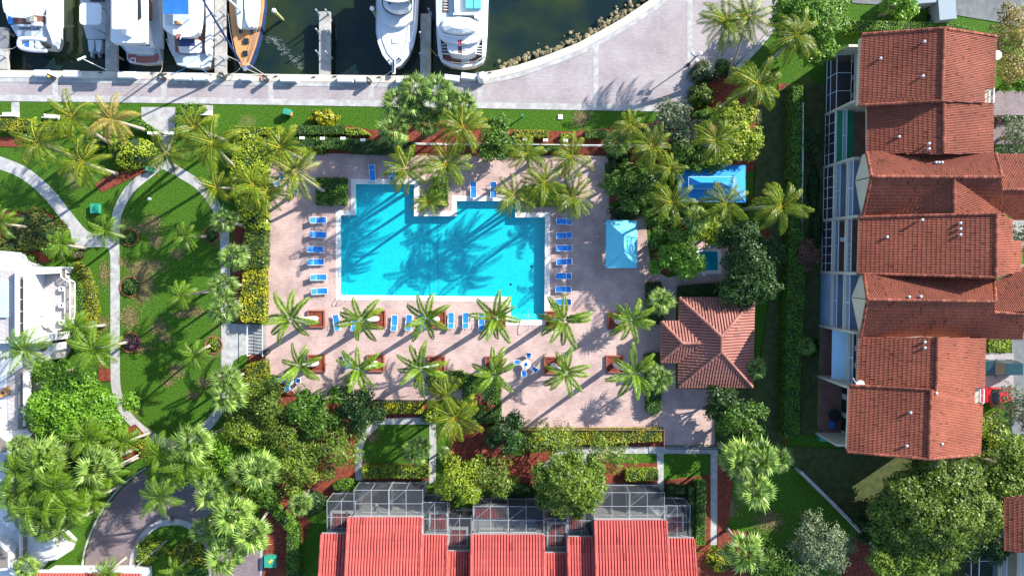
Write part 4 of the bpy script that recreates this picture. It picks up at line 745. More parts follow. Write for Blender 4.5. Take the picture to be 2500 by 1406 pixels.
# round brick tree rings on the oval lawn
for (cx, cy, r, w) in ((318, 580, 20, 'around the upper left palm of the oval lawn'), (516, 575, 19, 'around the upper right palm of the oval lawn'), (318, 700, 24, 'around the clipped bush of the oval lawn'), (319, 836, 24, 'around the pink-edged bush of the oval lawn'), (522, 842, 21, 'around the lower right palm of the oval lawn')):
    c = P(cx, cy); rr = r*.05; b = MB(); k = 20
    ringo = thing('tree_ring', 'round terracotta brick ring '+w, 'tree ring', (c.x, c.y, 0), 0, 'brick rings on the oval lawn')
    bm = MB().box((0, 0, .07), (.26, .13, .14)).mesh('brick', ['terracotta'])
    n = int(2*PI*rr/.29)
    for i in range(n): a = 2*PI*i/n; shared('brick', bm, ringo, (rr*math.cos(a), rr*math.sin(a), 0), (0, 0, a+PI/2))
# ================================================================ BUILDINGS
def slope(parent, pts, mat, pan, pitch=.27, tl=.44, rows=False, thick=.14, name='roof_slope'):
    """barrel tiles laid down a sloping plane (3D outline pts). rows: each row of tiles is an object of its own"""
    pts = [Vector(p) for p in pts]; n = Vector((0, 0, 0))
    for i in range(len(pts)): n += pts[i].cross(pts[(i+1) % len(pts)])
    n.normalize()
    if n.z < 0: n = -n; pts.reverse()
    hd = Vector((n.x, n.y, 0)).normalized(); v = (hd-n*hd.dot(n)).normalized()
    if v.z > 0: v = -v
    u = v.cross(n).normalized(); o = pts[0]
    uv = [((p-o).dot(u), (p-o).dot(v)) for p in pts]
    b = MB(); dn = n*-thick
    b.face(pts, 0)
    for i in range(len(pts)): j = (i+1) % len(pts); b.face([pts[i]+dn, pts[j]+dn, pts[j], pts[i]], 0)
    slab = b.obj(name, pan, parent)
    u0 = min(q[0] for q in uv); u1 = max(q[0] for q in uv); k = max(1, round((u1-u0)/pitch)); pit = (u1-u0)/k; r = pit*.37
    prof = [(math.cos(t)*r, math.sin(t)*r*.9) for t in (PI, PI*.66, PI*.33, 0)]
    allb = MB()
    for i in range(k):
        uc = u0+(i+.5)*pit; xs = []
        for a in range(len(uv)):
            (ua, va), (ub, vb) = uv[a], uv[(a+1) % len(uv)]
            if (ua > uc) != (ub > uc): xs.append(va+(vb-va)*(uc-ua)/(ub-ua))
        xs.sort()
        rb = MB() if rows else allb
        for q in range(0, len(xs)-1, 2):
            lo, hi = xs[q], xs[q+1]+.05; m = max(1, round((hi-lo)/tl)); st = (hi-lo)/m
            for t in range(m):
                a0, a1 = lo+t*st, lo+(t+1)*st; w = random.uniform(.62, 1.0) if random.random() > .025 else random.uniform(0, .3)
                base = o+u*uc; jit = random.uniform(-.006, .006)
                A = [base+u*x+v*a0+n*(h_+.004+jit) for x, h_ in prof]; B = [base+u*(x*1.12)+v*(a1+.03)+n*(h_+.035+jit) for x, h_ in prof]
                rb.faces(A+B, [(c_, c_+1, c_+5, c_+4) for c_ in range(3)]+[(4, 5, 6, 7)], 0, w)
        if rows and rb.v: rb.obj('tile_row', mat, slab)
    if not rows and allb.v: allb.obj('roof_tiles', mat, slab, kind='stuff')
    return slab
def ridge(parent, a, b, mat, r=.16, name='ridge_cap'):
    a, b = Vector(a), Vector(b); m = max(2, int((b-a).length/.5)); mb = MB()
    for i in range(m):
        p, q = a.lerp(b, i/m), a.lerp(b, (i+1.06)/m); mb.tube([p+Vector((0, 0, .05)), q+Vector((0, 0, .05))], [r*1.08, r*.92], 7, 0, True, random.random())
    return mb.obj(name, mat, parent)
def Z(px, py, z): return P(px, py, z)
def skirt(parent, pts, z0, mat, inset=.25, drop=.2, name='wall'):
    c = sum((Vector(p) for p in pts), Vector((0, 0, 0)))/len(pts); b = MB()
    q = []
    for p in pts: d = Vector((c.x-p[0], c.y-p[1], 0)); d = d/max(d.length, .01); q.append(Vector(p)+d*inset-Vector((0, 0, drop)))
    for i in range(len(q)):
        j = (i+1) % len(q); b.face([(q[i].x, q[i].y, z0), (q[j].x, q[j].y, z0), q[j], q[i]])
    return b.obj(name, mat, parent)
def vent(parent, px, py, z, mat='aluminium', r=.14):
    c = P(px, py, z); MB().lathe((c.x, c.y, z-.35), [(r*.7, 0), (r*.7, .3), (r, .3), (r, .42), (.02, .48)], 8).obj('roof_vent', mat, parent)
def railing(parent, a, b, z, h=1.0, mat='rail_blue_white', step=.14, name='railing'):
    a, b = Vector((a[0], a[1], z)), Vector((b[0], b[1], z)); L_ = (b-a).length; rz = math.atan2(b.y-a.y, b.x-a.x); c = (a+b)/2
    ro = MB().box((c.x, c.y, z+h), (L_, .08, .06), rz).box((c.x, c.y, z+.10), (L_, .05, .05), rz).obj(name, mat, parent)
    n = max(2, int(L_/2.2))
    pb = MB()
    for i in range(n+1): p = a.lerp(b, i/n); pb.box((p.x, p.y, z+h/2), (.07, .09, h-.04), rz)
    pb.obj('post', mat, ro)
    k = int(L_/step); bb = MB()
    for i in range(k): p = a.lerp(b, (i+.5)/k); bb.box((p.x, p.y, z+h/2), (.035, .035, h-.12), rz)
    bb.obj('balusters', mat, ro, kind='stuff'); return ro
def beam(mb, a, b, w=.07): mb.tube([a, b], w*.6, 4)
# ---------------------------------------------------------------- tiled apartment building on the right
apt = thing('apartment_building', 'long apartment building with red barrel tile roofs and stepped balconies', 'building', (45, 0, 0))
EV, RG = 9.3, 12.0
S = lambda *v: [Z(*p) for p in v]
roofs = [
 ('a', S((2104, 85, 9.3), (2305, 70, 12), (2298, 247, 12), (2097, 258, 9.3))), ('a', S((2305, 70, 12), (2432, 90, 9.3), (2426, 218, 9.3), (2403, 218, 9.85), (2403, 252, 9.85), (2298, 248, 12))),
 ('b', S((2117, 259, 8.9), (2303, 247, 11.5), (2303, 376, 11.5), (2117, 376, 8.9))), ('b', S((2303, 247, 11.5), (2424, 252, 9.0), (2423, 376, 9.0), (2303, 376, 11.5))),
 ('c', S((2115, 372, 9.5), (2430, 374, 9.5), (2445, 433, 12), (2127, 431, 12))), ('c', S((2127, 431, 12), (2445, 433, 12), (2452, 530, 8.9), (2105, 530, 8.9))),
 ('d', S((2328, 437, 11.95), (2328, 526, 11.6), (2168, 526, 9.0))), ('d', S((2328, 437, 11.95), (2458, 526, 9.0), (2328, 526, 11.6))),
 ('e', S((2432, 378, 8.2), (2520, 378, 8.2), (2520, 463, 10.2), (2441, 463, 10.2))), ('e', S((2441, 463, 10.2), (2520, 463, 10.2), (2520, 536, 8.3), (2472, 536, 8.3), (2446, 510, 9.0))),
 ('f', S((2098, 530, 8.9), (2432, 522, 13), (2430, 677, 13), (2094, 668, 8.9))), ('f', S((2434, 524, 13), (2470, 537, 11.4), (2470, 588, 11.4), (2494, 588, 10.3), (2490, 662, 10.3), (2431, 677, 13))),
 ('g', S((2109, 671, 9.5), (2426, 676, 9.5), (2430, 736, 12), (2117, 731, 12))), ('g', S((2117, 731, 12), (2430, 736, 12), (2426, 762, 11.2), (2505, 768, 11.0), (2497, 827, 8.9), (2100, 822, 8.9))),
 ('h', S((2428, 692, 9.4), (2520, 640, 9.6), (2520, 764, 11.0), (2428, 762, 11.0))),
 ('i', S((2098, 823, 8.8), (2288, 823, 11.4), (2284, 952, 11.4), (2092, 942, 8.8))), ('i', S((2288, 823, 11.4), (2405, 826, 9.0), (2402, 948, 9.0), (2378, 948, 9.5), (2378, 983, 9.5), (2284, 975, 11.4))),
 ('j', S((2074, 940, 9.0), (2272, 951, 11.7), (2266, 1120, 11.7), (2068, 1102, 9.0))), ('j', S((2272, 951, 11.7), (2378, 984, 9.4), (2398, 985, 9.0), (2392, 1108, 9.0), (2266, 1120, 11.7))),
]
for k_, pts in roofs:
    sl_ = slope(apt, pts, 'tile_red', 'tile_pan', pitch=.175, tl=.44); skirt(apt, pts, 8.2, 'stucco_cream')
for a, b in (((2305, 70, 12), (2298, 248, 12)), ((2303, 247, 11.5), (2303, 372, 11.5)), ((2127, 431, 12), (2445, 433, 12)), ((2328, 437, 12), (2328, 522, 11.7)), ((2441, 463, 10.2), (2520, 463, 10.2)), ((2432, 522, 13), (2430, 677, 13)), ((2117, 731, 12), (2430, 736, 12)), ((2288, 823, 11.4), (2284, 952, 11.4)), ((2272, 951, 11.7), (2266, 1120, 11.7)), ((2098, 530, 8.95), (2432, 522, 13)), ((2094, 668, 8.9), (2430, 677, 13)), ((2074, 940, 9.0), (2272, 951, 11.7)), ((2104, 85, 9.3), (2305, 70, 12)), ((2305, 70, 12), (2432, 90, 9.3)), ((2097, 258, 9.3), (2298, 247, 12)), ((2068, 1102, 9.0), (2266, 1120, 11.7)), ((2127, 431, 12), (2105, 530, 8.9)), ((2127, 431, 12), (2115, 372, 9.5)), ((2117, 731, 12), (2109, 671, 9.5)), ((2117, 731, 12), (2100, 822, 8.9)), ((2445, 433, 12), (2430, 374, 9.5)), ((2430, 736, 12), (2426, 676, 9.5)), ((2426, 762, 11.05), (2505, 766, 11.05)), ((2266, 1120, 11.7), (2392, 1108, 9))):
    ridge(apt, Z(*a), Z(*b), 'tile_red')
for (x, y, z) in ((2257, 102, 11.6), (2253, 186, 11.6), (2268, 351, 11.3), (2268, 364, 11.3), (2285, 397, 10.9), (2292, 397, 10.9), (2300, 397, 10.9), (2345, 545, 12.2), (2345, 559, 12.2), (2345, 573, 12.2), (2220, 725, 12), (2248, 724, 12), (2258, 835, 11.2), (2258, 849, 11.2), (2223, 1007, 11.3), (2214, 1088, 11.2), (2286, 960, 11.6), (2150, 143, 10.2), (2195, 334, 10.2), (2166, 579, 10), (2252, 537, 11.3), (2300, 1083, 11.2)): vent(apt, x, y, z)
for (x, y, z) in ((2412, 235, 9.1), (2388, 966, 9.0)):
    c = P(x, y, z); MB().box((c.x, c.y, z-.5), (.9, 1.6, .3)).obj('balcony_slab', 'stucco_cream', apt); railing(apt, (c.x+.4, c.y-.75), (c.x+.4, c.y+.75), z-.35, .7, 'white_paint', .2)
# west front: one vertical face, floors 3 m apart
def xf(py): return P(2019-26*(py-140)/920, py, 0).x
def yw(py): return P(2005, py, 0).y
UB = [148, 281, 409, 539, 665, 795, 918, 1057]
body = MB()
def block(x0, x1, y0, y1, z0, z1): body.prism([(x0, y0), (x1, y0), (x1, y1), (x0, y1)], z0, z1)
for i in range(7):
    X = xf((UB[i]+UB[i+1])/2); back = X+(4.6 if i == 1 else 1.9 if i else 3.0); b_, t_ = yw(UB[i+1]), yw(UB[i])
    if i == 6: back = X+3.0
    block(back, 51.5, b_, t_, 0, 8.7)
body.obj('wall', 'stucco_cream', apt)
for i, py in enumerate(UB):
    X = xf(py); y = yw(py); d = 3.2 if i in (0, 1, 6, 7) else 2.4
    MB().prism([(X-.12, y-.13), (X+d, y-.13), (X+d, y+.13), (X-.12, y+.13)], 0, 8.6 if i not in (1, 2, 6, 7, 0) else (5.6 if i in (0, 7) else 7.4)).obj('party_wall', 'stucco_cream', apt)
def screen_face(X, y0, y1, z0, z1, n, top=None):
    """aluminium framed insect screen in the west face; top = depth of its flat lid"""
    fr = MB(); pan = MB()
    for i in range(n+1):
        y = y0+(y1-y0)*i/n; beam(fr, (X, y, z0), (X, y, z1)); 
        if top: beam(fr, (X, y, z1), (X+top, y, z1))
    for z in (z0+.05, (z0+z1)*.42, z1): beam(fr, (X, y0, z), (X, y1, z))
    if top: beam(fr, (X+top, y0, z1), (X+top, y1, z1))
    s_ = fr.obj('screen', 'rail_blue_white', apt); zm = (z0+z1)*.42
    for i in range(n):
        a, b = y0+(y1-y0)*i/n+.03, y0+(y1-y0)*(i+1)/n-.03
        for (za, zb) in ((z0+.08, zm-.03), (zm+.03, z1-.03)): MB().face([(X+.02, a, za), (X+.02, b, za), (X+.02, b, zb), (X+.02, a, zb)]).obj('screen_panel', 'screen_mesh', s_)
        if top: MB().face([(X+.03, a, z1+.01), (X+top-.03, a, z1+.01), (X+top-.03, b, z1+.01), (X+.03, b, z1+.01)]).obj('screen_panel', 'screen_mesh', s_)
def floor(X, d, y0, y1, z, mat='patio_brown', th=.3):
    s_ = MB().prism([(X, y0), (X+d, y0), (X+d, y1), (X, y1)], z-th, z, 0, None, None, True).obj('balcony_slab', 'stucco_cream', apt)
    MB().flat([(X+.25, y0+.15), (X+d, y0+.15), (X+d, y1-.15), (X+.25, y1-.15)], z+.006).obj('floor_finish', mat, s_)
for i in range(7):
    y0, y1 = yw(UB[i+1])+.13, yw(UB[i])-.13; X = xf((UB[i]+UB[i+1])/2); Lm = y1-y0
    MB().flat([(X, y0), (X+3, y0), (X+3, y1), (X, y1)], .09).obj('patio_floor', 'patio_brown', apt)
    gd = MB()
    for z in (.1, 3.1, 6.1):
        for q in range(3):
            if i in (1,) : continue
            ya = y0+Lm*(q+.15)/3; yb = y0+Lm*(q+.85)/3; xb = X+(3.0 if i in (0, 6) else 1.9)-.03
            MB().box((xb, (ya+yb)/2, z+1.1), (.04, yb-ya, 2.2)).obj('glass_door', 'glass_dark', apt)
    if i == 0:
        screen_face(X, y0, y1, .1, 2.7, 3, 1.7); floor(X+1.7, 1.3, y0, y1, 3.6, 'slate_blue'); railing(apt, (X+1.8, y0+1.2), (X+1.8, y1-.3), 3.6); MB().box((X+2.3, y0+.6, 4.2), (1.2, 1.2, 1.2)).obj('stair_block', 'stucco_cream', apt)
    elif i == 1:
        screen_face(X, y0, y1, .1, 2.65, 5)
        floor(X, 4.6, y0, y1, 3.0, 'patio_brown'); MB().flat([(X+.05, y0+.05), (X+2.0, y0+.05), (X+2.0, y1-.05), (X+.05, y1-.05)], 3.02).obj('green_carpet', 'green_felt', apt); railing(apt, (X+.7, y0), (X+.7, y1), 3.02, 1.0)
    elif i in (2, 3, 4):
        if i < 4: screen_face(X, y0, y1, .1, 2.65, 6 if i == 3 else 5)
        else: MB().prism([(X, y0), (X+.15, y0), (X+.15, y1), (X, y1)], .05, 2.65).obj('shutter', 'slate_blue', apt)
        for z in (3.0, 6.0): floor(X, 1.9, y0, y1, z, 'patio_brown' if i == 3 else 'slate_blue'); railing(apt, (X+.12, y0), (X+.12, y1), z, 1.05)
        if i != 3: pass
    elif i == 5:
        aw = MB(); aw.face([(X+.35, y0, 2.75), (X+1.9, y0, 3.6), (X+1.9, y1, 3.6), (X+.35, y1, 2.75)]); aw.face([(X+.35, y1, 2.68), (X+1.9, y1, 3.5), (X+1.9, y0, 3.5), (X+.35, y0, 2.68)])
        aw.obj('awning', 'awning_light', apt); floor(X+1.1, 1.9, y0, y1, 5.0, 'patio_brown'); railing(apt, (X+1.2, y0), (X+1.2, y1), 5.0, 1.0)
    else:
        floor(X+2.2, 1.0, y0, y1, 3.3, 'slate_blue'); railing(apt, (X+2.3, y0+.3), (X+2.3, y0+Lm*.72), 3.3, 1.0)
# things standing on the apartments' ground floor and balconies
c = P(2030, 1010); MB().lathe((c.x, c.y, .09), [(.05, 0), (.05, .7), (.75, .7), (.75, .76), (.02, .77)], 14).obj('patio_table', 'dark', label='round dark table on the lowest apartment patio', cat='table')
c = P(2032, 1036, .5); MB().box((c.x, c.y, .3), (.42, .75, .4)).box((c.x, c.y, .52), (.5, .85, .06)).obj('cooler_box', 'sling_blue', label='bright blue box on the lowest apartment patio', cat='box')
c = P(2008, 1068, .5); MB().box((c.x, c.y, .4), (.9, .7, .8)).box((c.x, c.y, .84), (1.0, .8, .08)).obj('garbage_cart', 'utility_green', label='green bin outside the lowest apartment patio wall', cat='bin')
c = P(2095, 935, 9.2); d_ = MB(); d_.tube([(c.x, c.y, 8.6), (c.x, c.y, 9.2)], .05); d_.lathe((c.x+.2, c.y-.1, 9.15), [(.05, 0), (.3, .06), (.45, .18), (.43, .18)], 12); d_.tube([(c.x, c.y, 9.2), (c.x-.5, c.y+.2, 9.5), (c.x-.6, c.y+.6, 9.3)], .03, 5); d_.obj('satellite_dish', 'white_paint', label='white satellite dish at the apartment eave above the lowest unit', cat='satellite dish')
c = P(2430, 137, 9); MB().lathe((c.x, c.y, 9), [(.05, 0), (.35, .1), (.5, .3), (.48, .3)], 12).tube([(c.x, c.y, 8.6), (c.x, c.y, 9.05)], .04).obj('satellite_dish', 'white_paint', label='white satellite dish on the right eave of the topmost roof', cat='satellite dish')
c = P(2053, 585, 3.1); k = MB(); k.box((c.x, c.y, 3.4), (.5, .5, .06)).box((c.x+.25, c.y, 3.7), (.06, .5, .6)); k.obj('balcony_chair', 'white_paint', label='white chair on a middle balcony of the apartments', cat='chair')

# ---------------------------------------------------------------- garden walls of the apartments
wl_ = MB(); a, b = P(1958, 200, 0), P(1955, 640, 0); La, Ra = ribbon([P(1961, 250, 2), P(1960, 400, 2), P(1956, 620, 2)], .16); wl_.prism(La+list(reversed(Ra)), 0, 2.0)
wl_.obj('garden_wall', 'stucco_white', label='narrow white garden wall along the long clipped hedge', cat='wall')
La, Ra = ribbon([P(1940, 1140), P(2020, 1218), P(2145, 1345)], .28); MB().prism(La+list(reversed(Ra)), 0, 1.9).obj('garden_wall', 'concrete', label='pale diagonal garden wall crossing the dark lawn at lower right', cat='wall')
# ---------------------------------------------------------------- second apartment block at the lower right corner
ap2 = thing('apartment_building', 'corner of a second tiled apartment building at the lower right', 'building', tuple(P(2480, 1400)))
pts = S((2452, 1338, 8.9), (2560, 1280, 11.5), (2560, 1420, 11.5), (2450, 1342, 8.9))
pts = S((2453, 1215, 8.9), (2620, 1190, 11.6), (2620, 1370, 11.6), (2453, 1342, 8.9)); slope(ap2, pts, 'tile_red', 'tile_pan', pitch=.175)
X2 = P(2400, 1330).x
bb = MB(); bb.prism([(X2+2, P(2400, 1500).y), (70, P(2400, 1500).y), (70, P(2400, 1195).y), (X2+2, P(2400, 1195).y)], 0, 8.6); bb.obj('wall', 'stucco_cream', ap2)
yA, yB, yC = P(2400, 1500).y, P(2400, 1295).y, P(2400, 1195).y
for (y0, y1, zz) in ((yA, yB, (3.0, 6.0)), (yB, yC, (3.0, 6.0))):
    for z in zz:
        MB().prism([(X2, y0), (X2+2.2, y0), (X2+2.2, y1), (X2, y1)], z-.3, z, 0, None, None, True).obj('balcony_slab', 'stucco_cream', ap2); railing(ap2, (X2+.1, y0), (X2+.1, y1), z)
    fr = MB(); pa = MB()
    for q in range(5): y = y0+(y1-y0)*q/4; beam(fr, (X2-2.2, y, .1), (X2-2.2, y, 2.6), .09); beam(fr, (X2-2.2, y, 2.6), (X2, y, 2.6), .09)
    for z in (.1, 1.2, 2.6): beam(fr, (X2-2.2, y0, z), (X2-2.2, y1, z), .09)
    pa.face([(X2-2.2, y0, 2.6), (X2, y0, 2.6), (X2, y1, 2.6), (X2-2.2, y1, 2.6)]).face([(X2-2.2, y0, .1), (X2-2.2, y1, .1), (X2-2.2, y1, 2.6), (X2-2.2, y0, 2.6)])
    s_ = fr.obj('screen', 'rail_blue_white', ap2); pa.obj('screen_panel', 'screen_mesh', s_)
    MB().box((X2+.9, (y0+y1)/2, 1.6), (.1, abs(y1-y0)*.8, 2.0)).obj('awning', 'awning_light', ap2)
MB().prism([(X2-.1, yB-.15), (X2+3, yB-.15), (X2+3, yB+.15), (X2-.1, yB+.15)], 0, 8.6).obj('party_wall', 'stucco_cream', ap2)
# ---------------------------------------------------------------- pavilion by the pool
pav = thing('pavilion', 'pink barrel tile hipped pavilion at the right of the pool deck', 'pavilion', tuple(P(1730, 835)))
ze, zr = 3.0, 5.4
NW, NE, SE, SW = (1659, 727), (1841, 729), (1836, 944), (1657, 944); r1, r2 = (1761, 821), (1761, 859)
E3 = lambda p, z: P(p[0], p[1], z)
V1, V2 = E3(r1, zr), E3(r2, zr)
hip = [[E3(NW, ze), E3(NE, ze), V1], [E3(NE, ze), E3(SE, ze), V2, V1], [E3(SE, ze), E3(SW, ze), V2], [E3(SW, ze), E3(NW, ze), V1, V2]]
gW1, gW2, gR = (1616, 785), (1614, 883), (1666, 838); gi = (1711, 838)
for pts in hip: slope(pav, pts, 'tile_pink', 'tile_pink_pan', .335, .55, True)
for pts in ([E3(gW1, ze), E3((1658, 785), ze), E3(gi, ze+1.35), E3(gR, ze+1.3)], [E3(gR, ze+1.3), E3(gi, ze+1.35), E3((1657, 883), ze), E3(gW2, ze)], [E3(gW1, ze), E3(gR, ze+1.3), E3(gW2, ze)]): slope(pav, pts, 'tile_pink', 'tile_pink_pan', .335, .55, True)
for a, b in ((E3(NW, ze), V1), (E3(NE, ze), V1), (E3(SE, ze), V2), (E3(SW, ze), V2), (V1, V2), (E3(gW1, ze), E3(gR, ze+1.3)), (E3(gW2, ze), E3(gR, ze+1.3)), (E3(gR, ze+1.3), E3(gi, ze+1.38))): ridge(pav, a, b, 'tile_pink', .19)
a, b = E3(NW, 0), E3(SE, 0); ax, ay, bx, by = a.x+1.0, b.y+1.0, b.x-1.4, a.y-1.0
MB().prism([(ax, ay), (bx, ay), (bx, by), (ax, by)], 0, 3.05).obj('wall', 'stucco_cream', pav)
for (px_, py_) in ((1620, 790), (1620, 878)): c = P(px_, py_, 2.9); MB().box((c.x+.2, c.y, 1.5), (.35, .35, 3.0)).obj('column', 'stucco_cream', pav)
MB().box((ax-.03, (ay+by)/2, 1.05), (.08, 1.1, 2.1)).obj('door', 'white_paint', pav)
# ---------------------------------------------------------------- coral roofed townhouses with screened patios at the bottom
th = thing('townhouse_row', 'row of townhouses with coral tile roofs and screened patios', 'building', tuple(P(1240, 1380)))
def up(px, py, z, pxb, pyb):    # a slope running up (to the south) out of the picture
    return None
def coral(x0, x1, yt, z, run=12.0, rise=3.4, xb0=None):
    a, b = P(x0, yt, z), P(x1, yt, z)
    pts = [a, b, Vector((b.x, b.y-run, z+rise)), Vector((a.x, a.y-run, z+rise))]
    s_ = slope(th, pts, 'tile_coral', 'tile_coral_pan', .34, .9, True, .2); 
    MB().box(((a.x+b.x)/2, a.y+.06, z-.1), (b.x-a.x, .14, .22)).obj('gutter', 'grey_metal', th)
    for q in (a, b): ridge(th, q+Vector((0, 0, .03)), q+Vector((0, -run, rise+.03)), 'tile_coral', .13, 'rake_tile')
    MB().prism([(a.x+.15, a.y-.5), (b.x-.15, a.y-.5), (b.x-.15, a.y-run), (a.x+.15, a.y-run)], 0, z-.25).obj('wall', 'stucco_white', th)
    return a, b
SEC = [(785, 842, 1303, 5.2), (850, 1030, 1263, 5.6), (1030, 1092, 1306, 5.0), (1094, 1150, 1346, 4.6), (1151, 1327, 1305, 5.4), (1328, 1384, 1350, 4.5), (1386, 1448, 1311, 5.0), (1452, 1626, 1270, 5.6), (1628, 1694, 1314, 5.0)]
for s_ in SEC: coral(*s_)
# screened cages: outline in the photo at the lid (z 3.6)
CG = [(798, 868, 1223, 1302, 2), (864, 948, 1196, 1262, 2), (950, 1032, 1196, 1262, 2), (1030, 1092, 1226, 1306, 2), (1094, 1150, 1265, 1345, 2), (1155, 1240, 1236, 1304, 2), (1241, 1328, 1236, 1304, 2), (1328, 1384, 1265, 1349, 2), (1388, 1452, 1231, 1310, 2), (1452, 1536, 1202, 1269, 2), (1538, 1622, 1202, 1269, 2), (1622, 1685, 1234, 1313, 2)]
zt = 3.6
for (x0, x1, y0, y1, n) in CG:
    A, B, C_, D_ = P(x0, y0, zt), P(x1, y0, zt), P(x1, y1, zt), P(x0, y1, zt); fr = MB(); pa = MB()
    yn, ys = A.y, D_.y
    xs = [A.x+(B.x-A.x)*i/n for i in range(n+1)]
    for x in xs: beam(fr, (x, yn, 0), (x, yn, zt), .055); beam(fr, (x, yn, zt), (x, ys, zt), .055)
    for y in (yn, (yn+ys)/2, ys+.02): beam(fr, (xs[0], y, zt), (xs[-1], y, zt), .055)
    beam(fr, (xs[0], yn, 1.0), (xs[-1], yn, 1.0), .08); beam(fr, (xs[0], (yn+ys)/2, zt), (xs[1], yn, zt), .05)
    for x in (xs[0], xs[-1]): beam(fr, (x, (yn+ys)/2, 0), (x, (yn+ys)/2, zt), .08)
    s_ = fr.obj('screen', 'screen_frame', th); ym = (yn+ys)/2
    for i in range(n):
        a, b = xs[i]+.04, xs[i+1]-.04
        for (q0, q1) in ((ys+.04, ym-.04), (ym+.04, yn-.04)): MB().face([(a, q0, zt+.01), (b, q0, zt+.01), (b, q1, zt+.01), (a, q1, zt+.01)]).obj('screen_panel', 'screen_mesh', s_)
        for (q0, q1) in ((.05, .96), (1.04, zt-.04)): MB().face([(a, yn+.01, q0), (b, yn+.01, q0), (b, yn+.01, q1), (a, yn+.01, q1)]).obj('screen_panel', 'screen_mesh', s_)
    MB().flat([(xs[0]+.05, ys-3), (xs[-1]-.05, ys-3), (xs[-1]-.05, yn-.05), (xs[0]+.05, yn-.05)], .10+.004*(x0 % 7)).obj('patio_floor', 'patio_grey', th)
    MB().box(((xs[-1]), (yn+ys)/2-1, .9), (.12, abs(yn-ys)+1.5, 1.8)).obj('party_wall', 'patio_grey', th)
# small tiled porch roofs with white fascia below the screens
for (x0, x1, y0, y1) in ((812, 856, 1252, 1285), (1052, 1090, 1254, 1288), (1100, 1138, 1292, 1326), (1388, 1424, 1258, 1290), (1340, 1380, 1278, 1330), (1626, 1664, 1260, 1296), (1160, 1236, 1236, 1262)):
    a, b = P(x0, y0, 2.7), P(x1, y1, 2.7); pts = [Vector((a.x, a.y, 2.5)), Vector((b.x, a.y, 2.5)), Vector((b.x, b.y, 3.0)), Vector((a.x, b.y, 3.0))]
    slope(th, pts, 'tile_coral', 'tile_coral_pan', .30, .8, False, .1, 'porch_roof'); fa = MB()
    for (cx_, cy_, sx_, sy_) in (((a.x+b.x)/2, a.y+.12, b.x-a.x+.5, .22), ((a.x+b.x)/2, b.y-.12, b.x-a.x+.5, .22), (a.x-.12, (a.y+b.y)/2, .22, a.y-b.y), (b.x+.12, (a.y+b.y)/2, .22, a.y-b.y)): fa.box((cx_, cy_, 2.6), (sx_, sy_, .5))
    fa.obj('fascia', 'white_paint', th); MB().box(((a.x+b.x)/2, b.y-1.0, 1.3), (b.x-a.x+.8, 1.6, 2.55)).obj('porch_wall', 'stucco_white', th)
for (x0, x1, y) in ((876, 944, 1258), (950, 1022, 1258), (1168, 1238, 1298), (1460, 1530, 1265), (1538, 1600, 1265), (1246, 1310, 1298)):
    a, b = P(x0, y, 3.5), P(x1, y, 3.5); MB().box(((a.x+b.x)/2, a.y-.4, 2.6), (b.x-a.x, 1.0, .14)).obj('balcony_slab', 'white_paint', th); railing(th, a, b, 2.68, .9, 'white_paint', .18)
c = P(1272, 1283, 2.2); MB().box((c.x, c.y, 2.0), (3.4, 1.5, .06)).box((c.x, c.y-.7, 1.0), (3.2, .06, 2.0)).obj('patio_awning', 'slate_blue', label='grey-blue canopy inside the middle screened patio', cat='canopy')
for q, (px_, py_, w) in enumerate(((1318, 1297, 'left'), (1329, 1299, 'right'))):
    c = P(px_, py_, .8); k = MB(); k.box((c.x, c.y, .45), (.5, .5, .06), .5).box((c.x+.15, c.y-.2, .75), (.5, .06, .55), .5)
    for sx in (-.2, .2):
        for sy in (-.2, .2): k.box((c.x+sx, c.y+sy, .27), (.05, .05, .34), .5)
    k.obj('patio_chair', 'aqua', label='turquoise patio chair beside the grey-blue canopy, '+w+' one', cat='chair')
c = P(1604, 1255, 1.8); k = MB(); k.faces([(c.x-1.2, c.y-1.2, 2.0), (c.x+1.2, c.y-1.2, 2.0), (c.x+1.2, c.y+1.2, 2.0), (c.x-1.2, c.y+1.2, 2.0), (c.x, c.y, 2.7)], [(0, 1, 4), (1, 2, 4), (2, 3, 4), (3, 0, 4)]); k.tube([(c.x, c.y, .1), (c.x, c.y, 2.7)], .04); k.obj('patio_umbrella', 'canvas_white', label='white square umbrella in the right screened patio', cat='umbrella')
c = P(918, 1238, 1); MB().ball((c.x, c.y, .5), .3).lathe((c.x, c.y, .1), [(.22, 0), (.1, .3)], 8).obj('garden_statue', 'white_paint', label='small white ornament in the left screened patio', cat='ornament')
# small tiled gatehouse roof at the bottom left edge
gh = thing('gatehouse', 'small house with a red tile roof edge at the bottom left', 'building', tuple(P(220, 1440)))
a, b = P(88, 1398, 3), P(345, 1400, 3); slope(gh, [a, b, b+Vector((0, -5, 1.6)), a+Vector((0, -5, 1.6))], 'tile_coral', 'tile_coral_pan', .37, .8, True); MB().box(((a.x+b.x)/2, a.y+.15, 2.9), (b.x-a.x+.4, .3, .3)).obj('gutter', 'white_paint', gh); MB().prism([(a.x+.3, a.y-.4), (b.x-.3, a.y-.4), (b.x-.3, a.y-5), (a.x+.3, a.y-5)], 0, 2.9).obj('wall', 'stucco_white', gh)
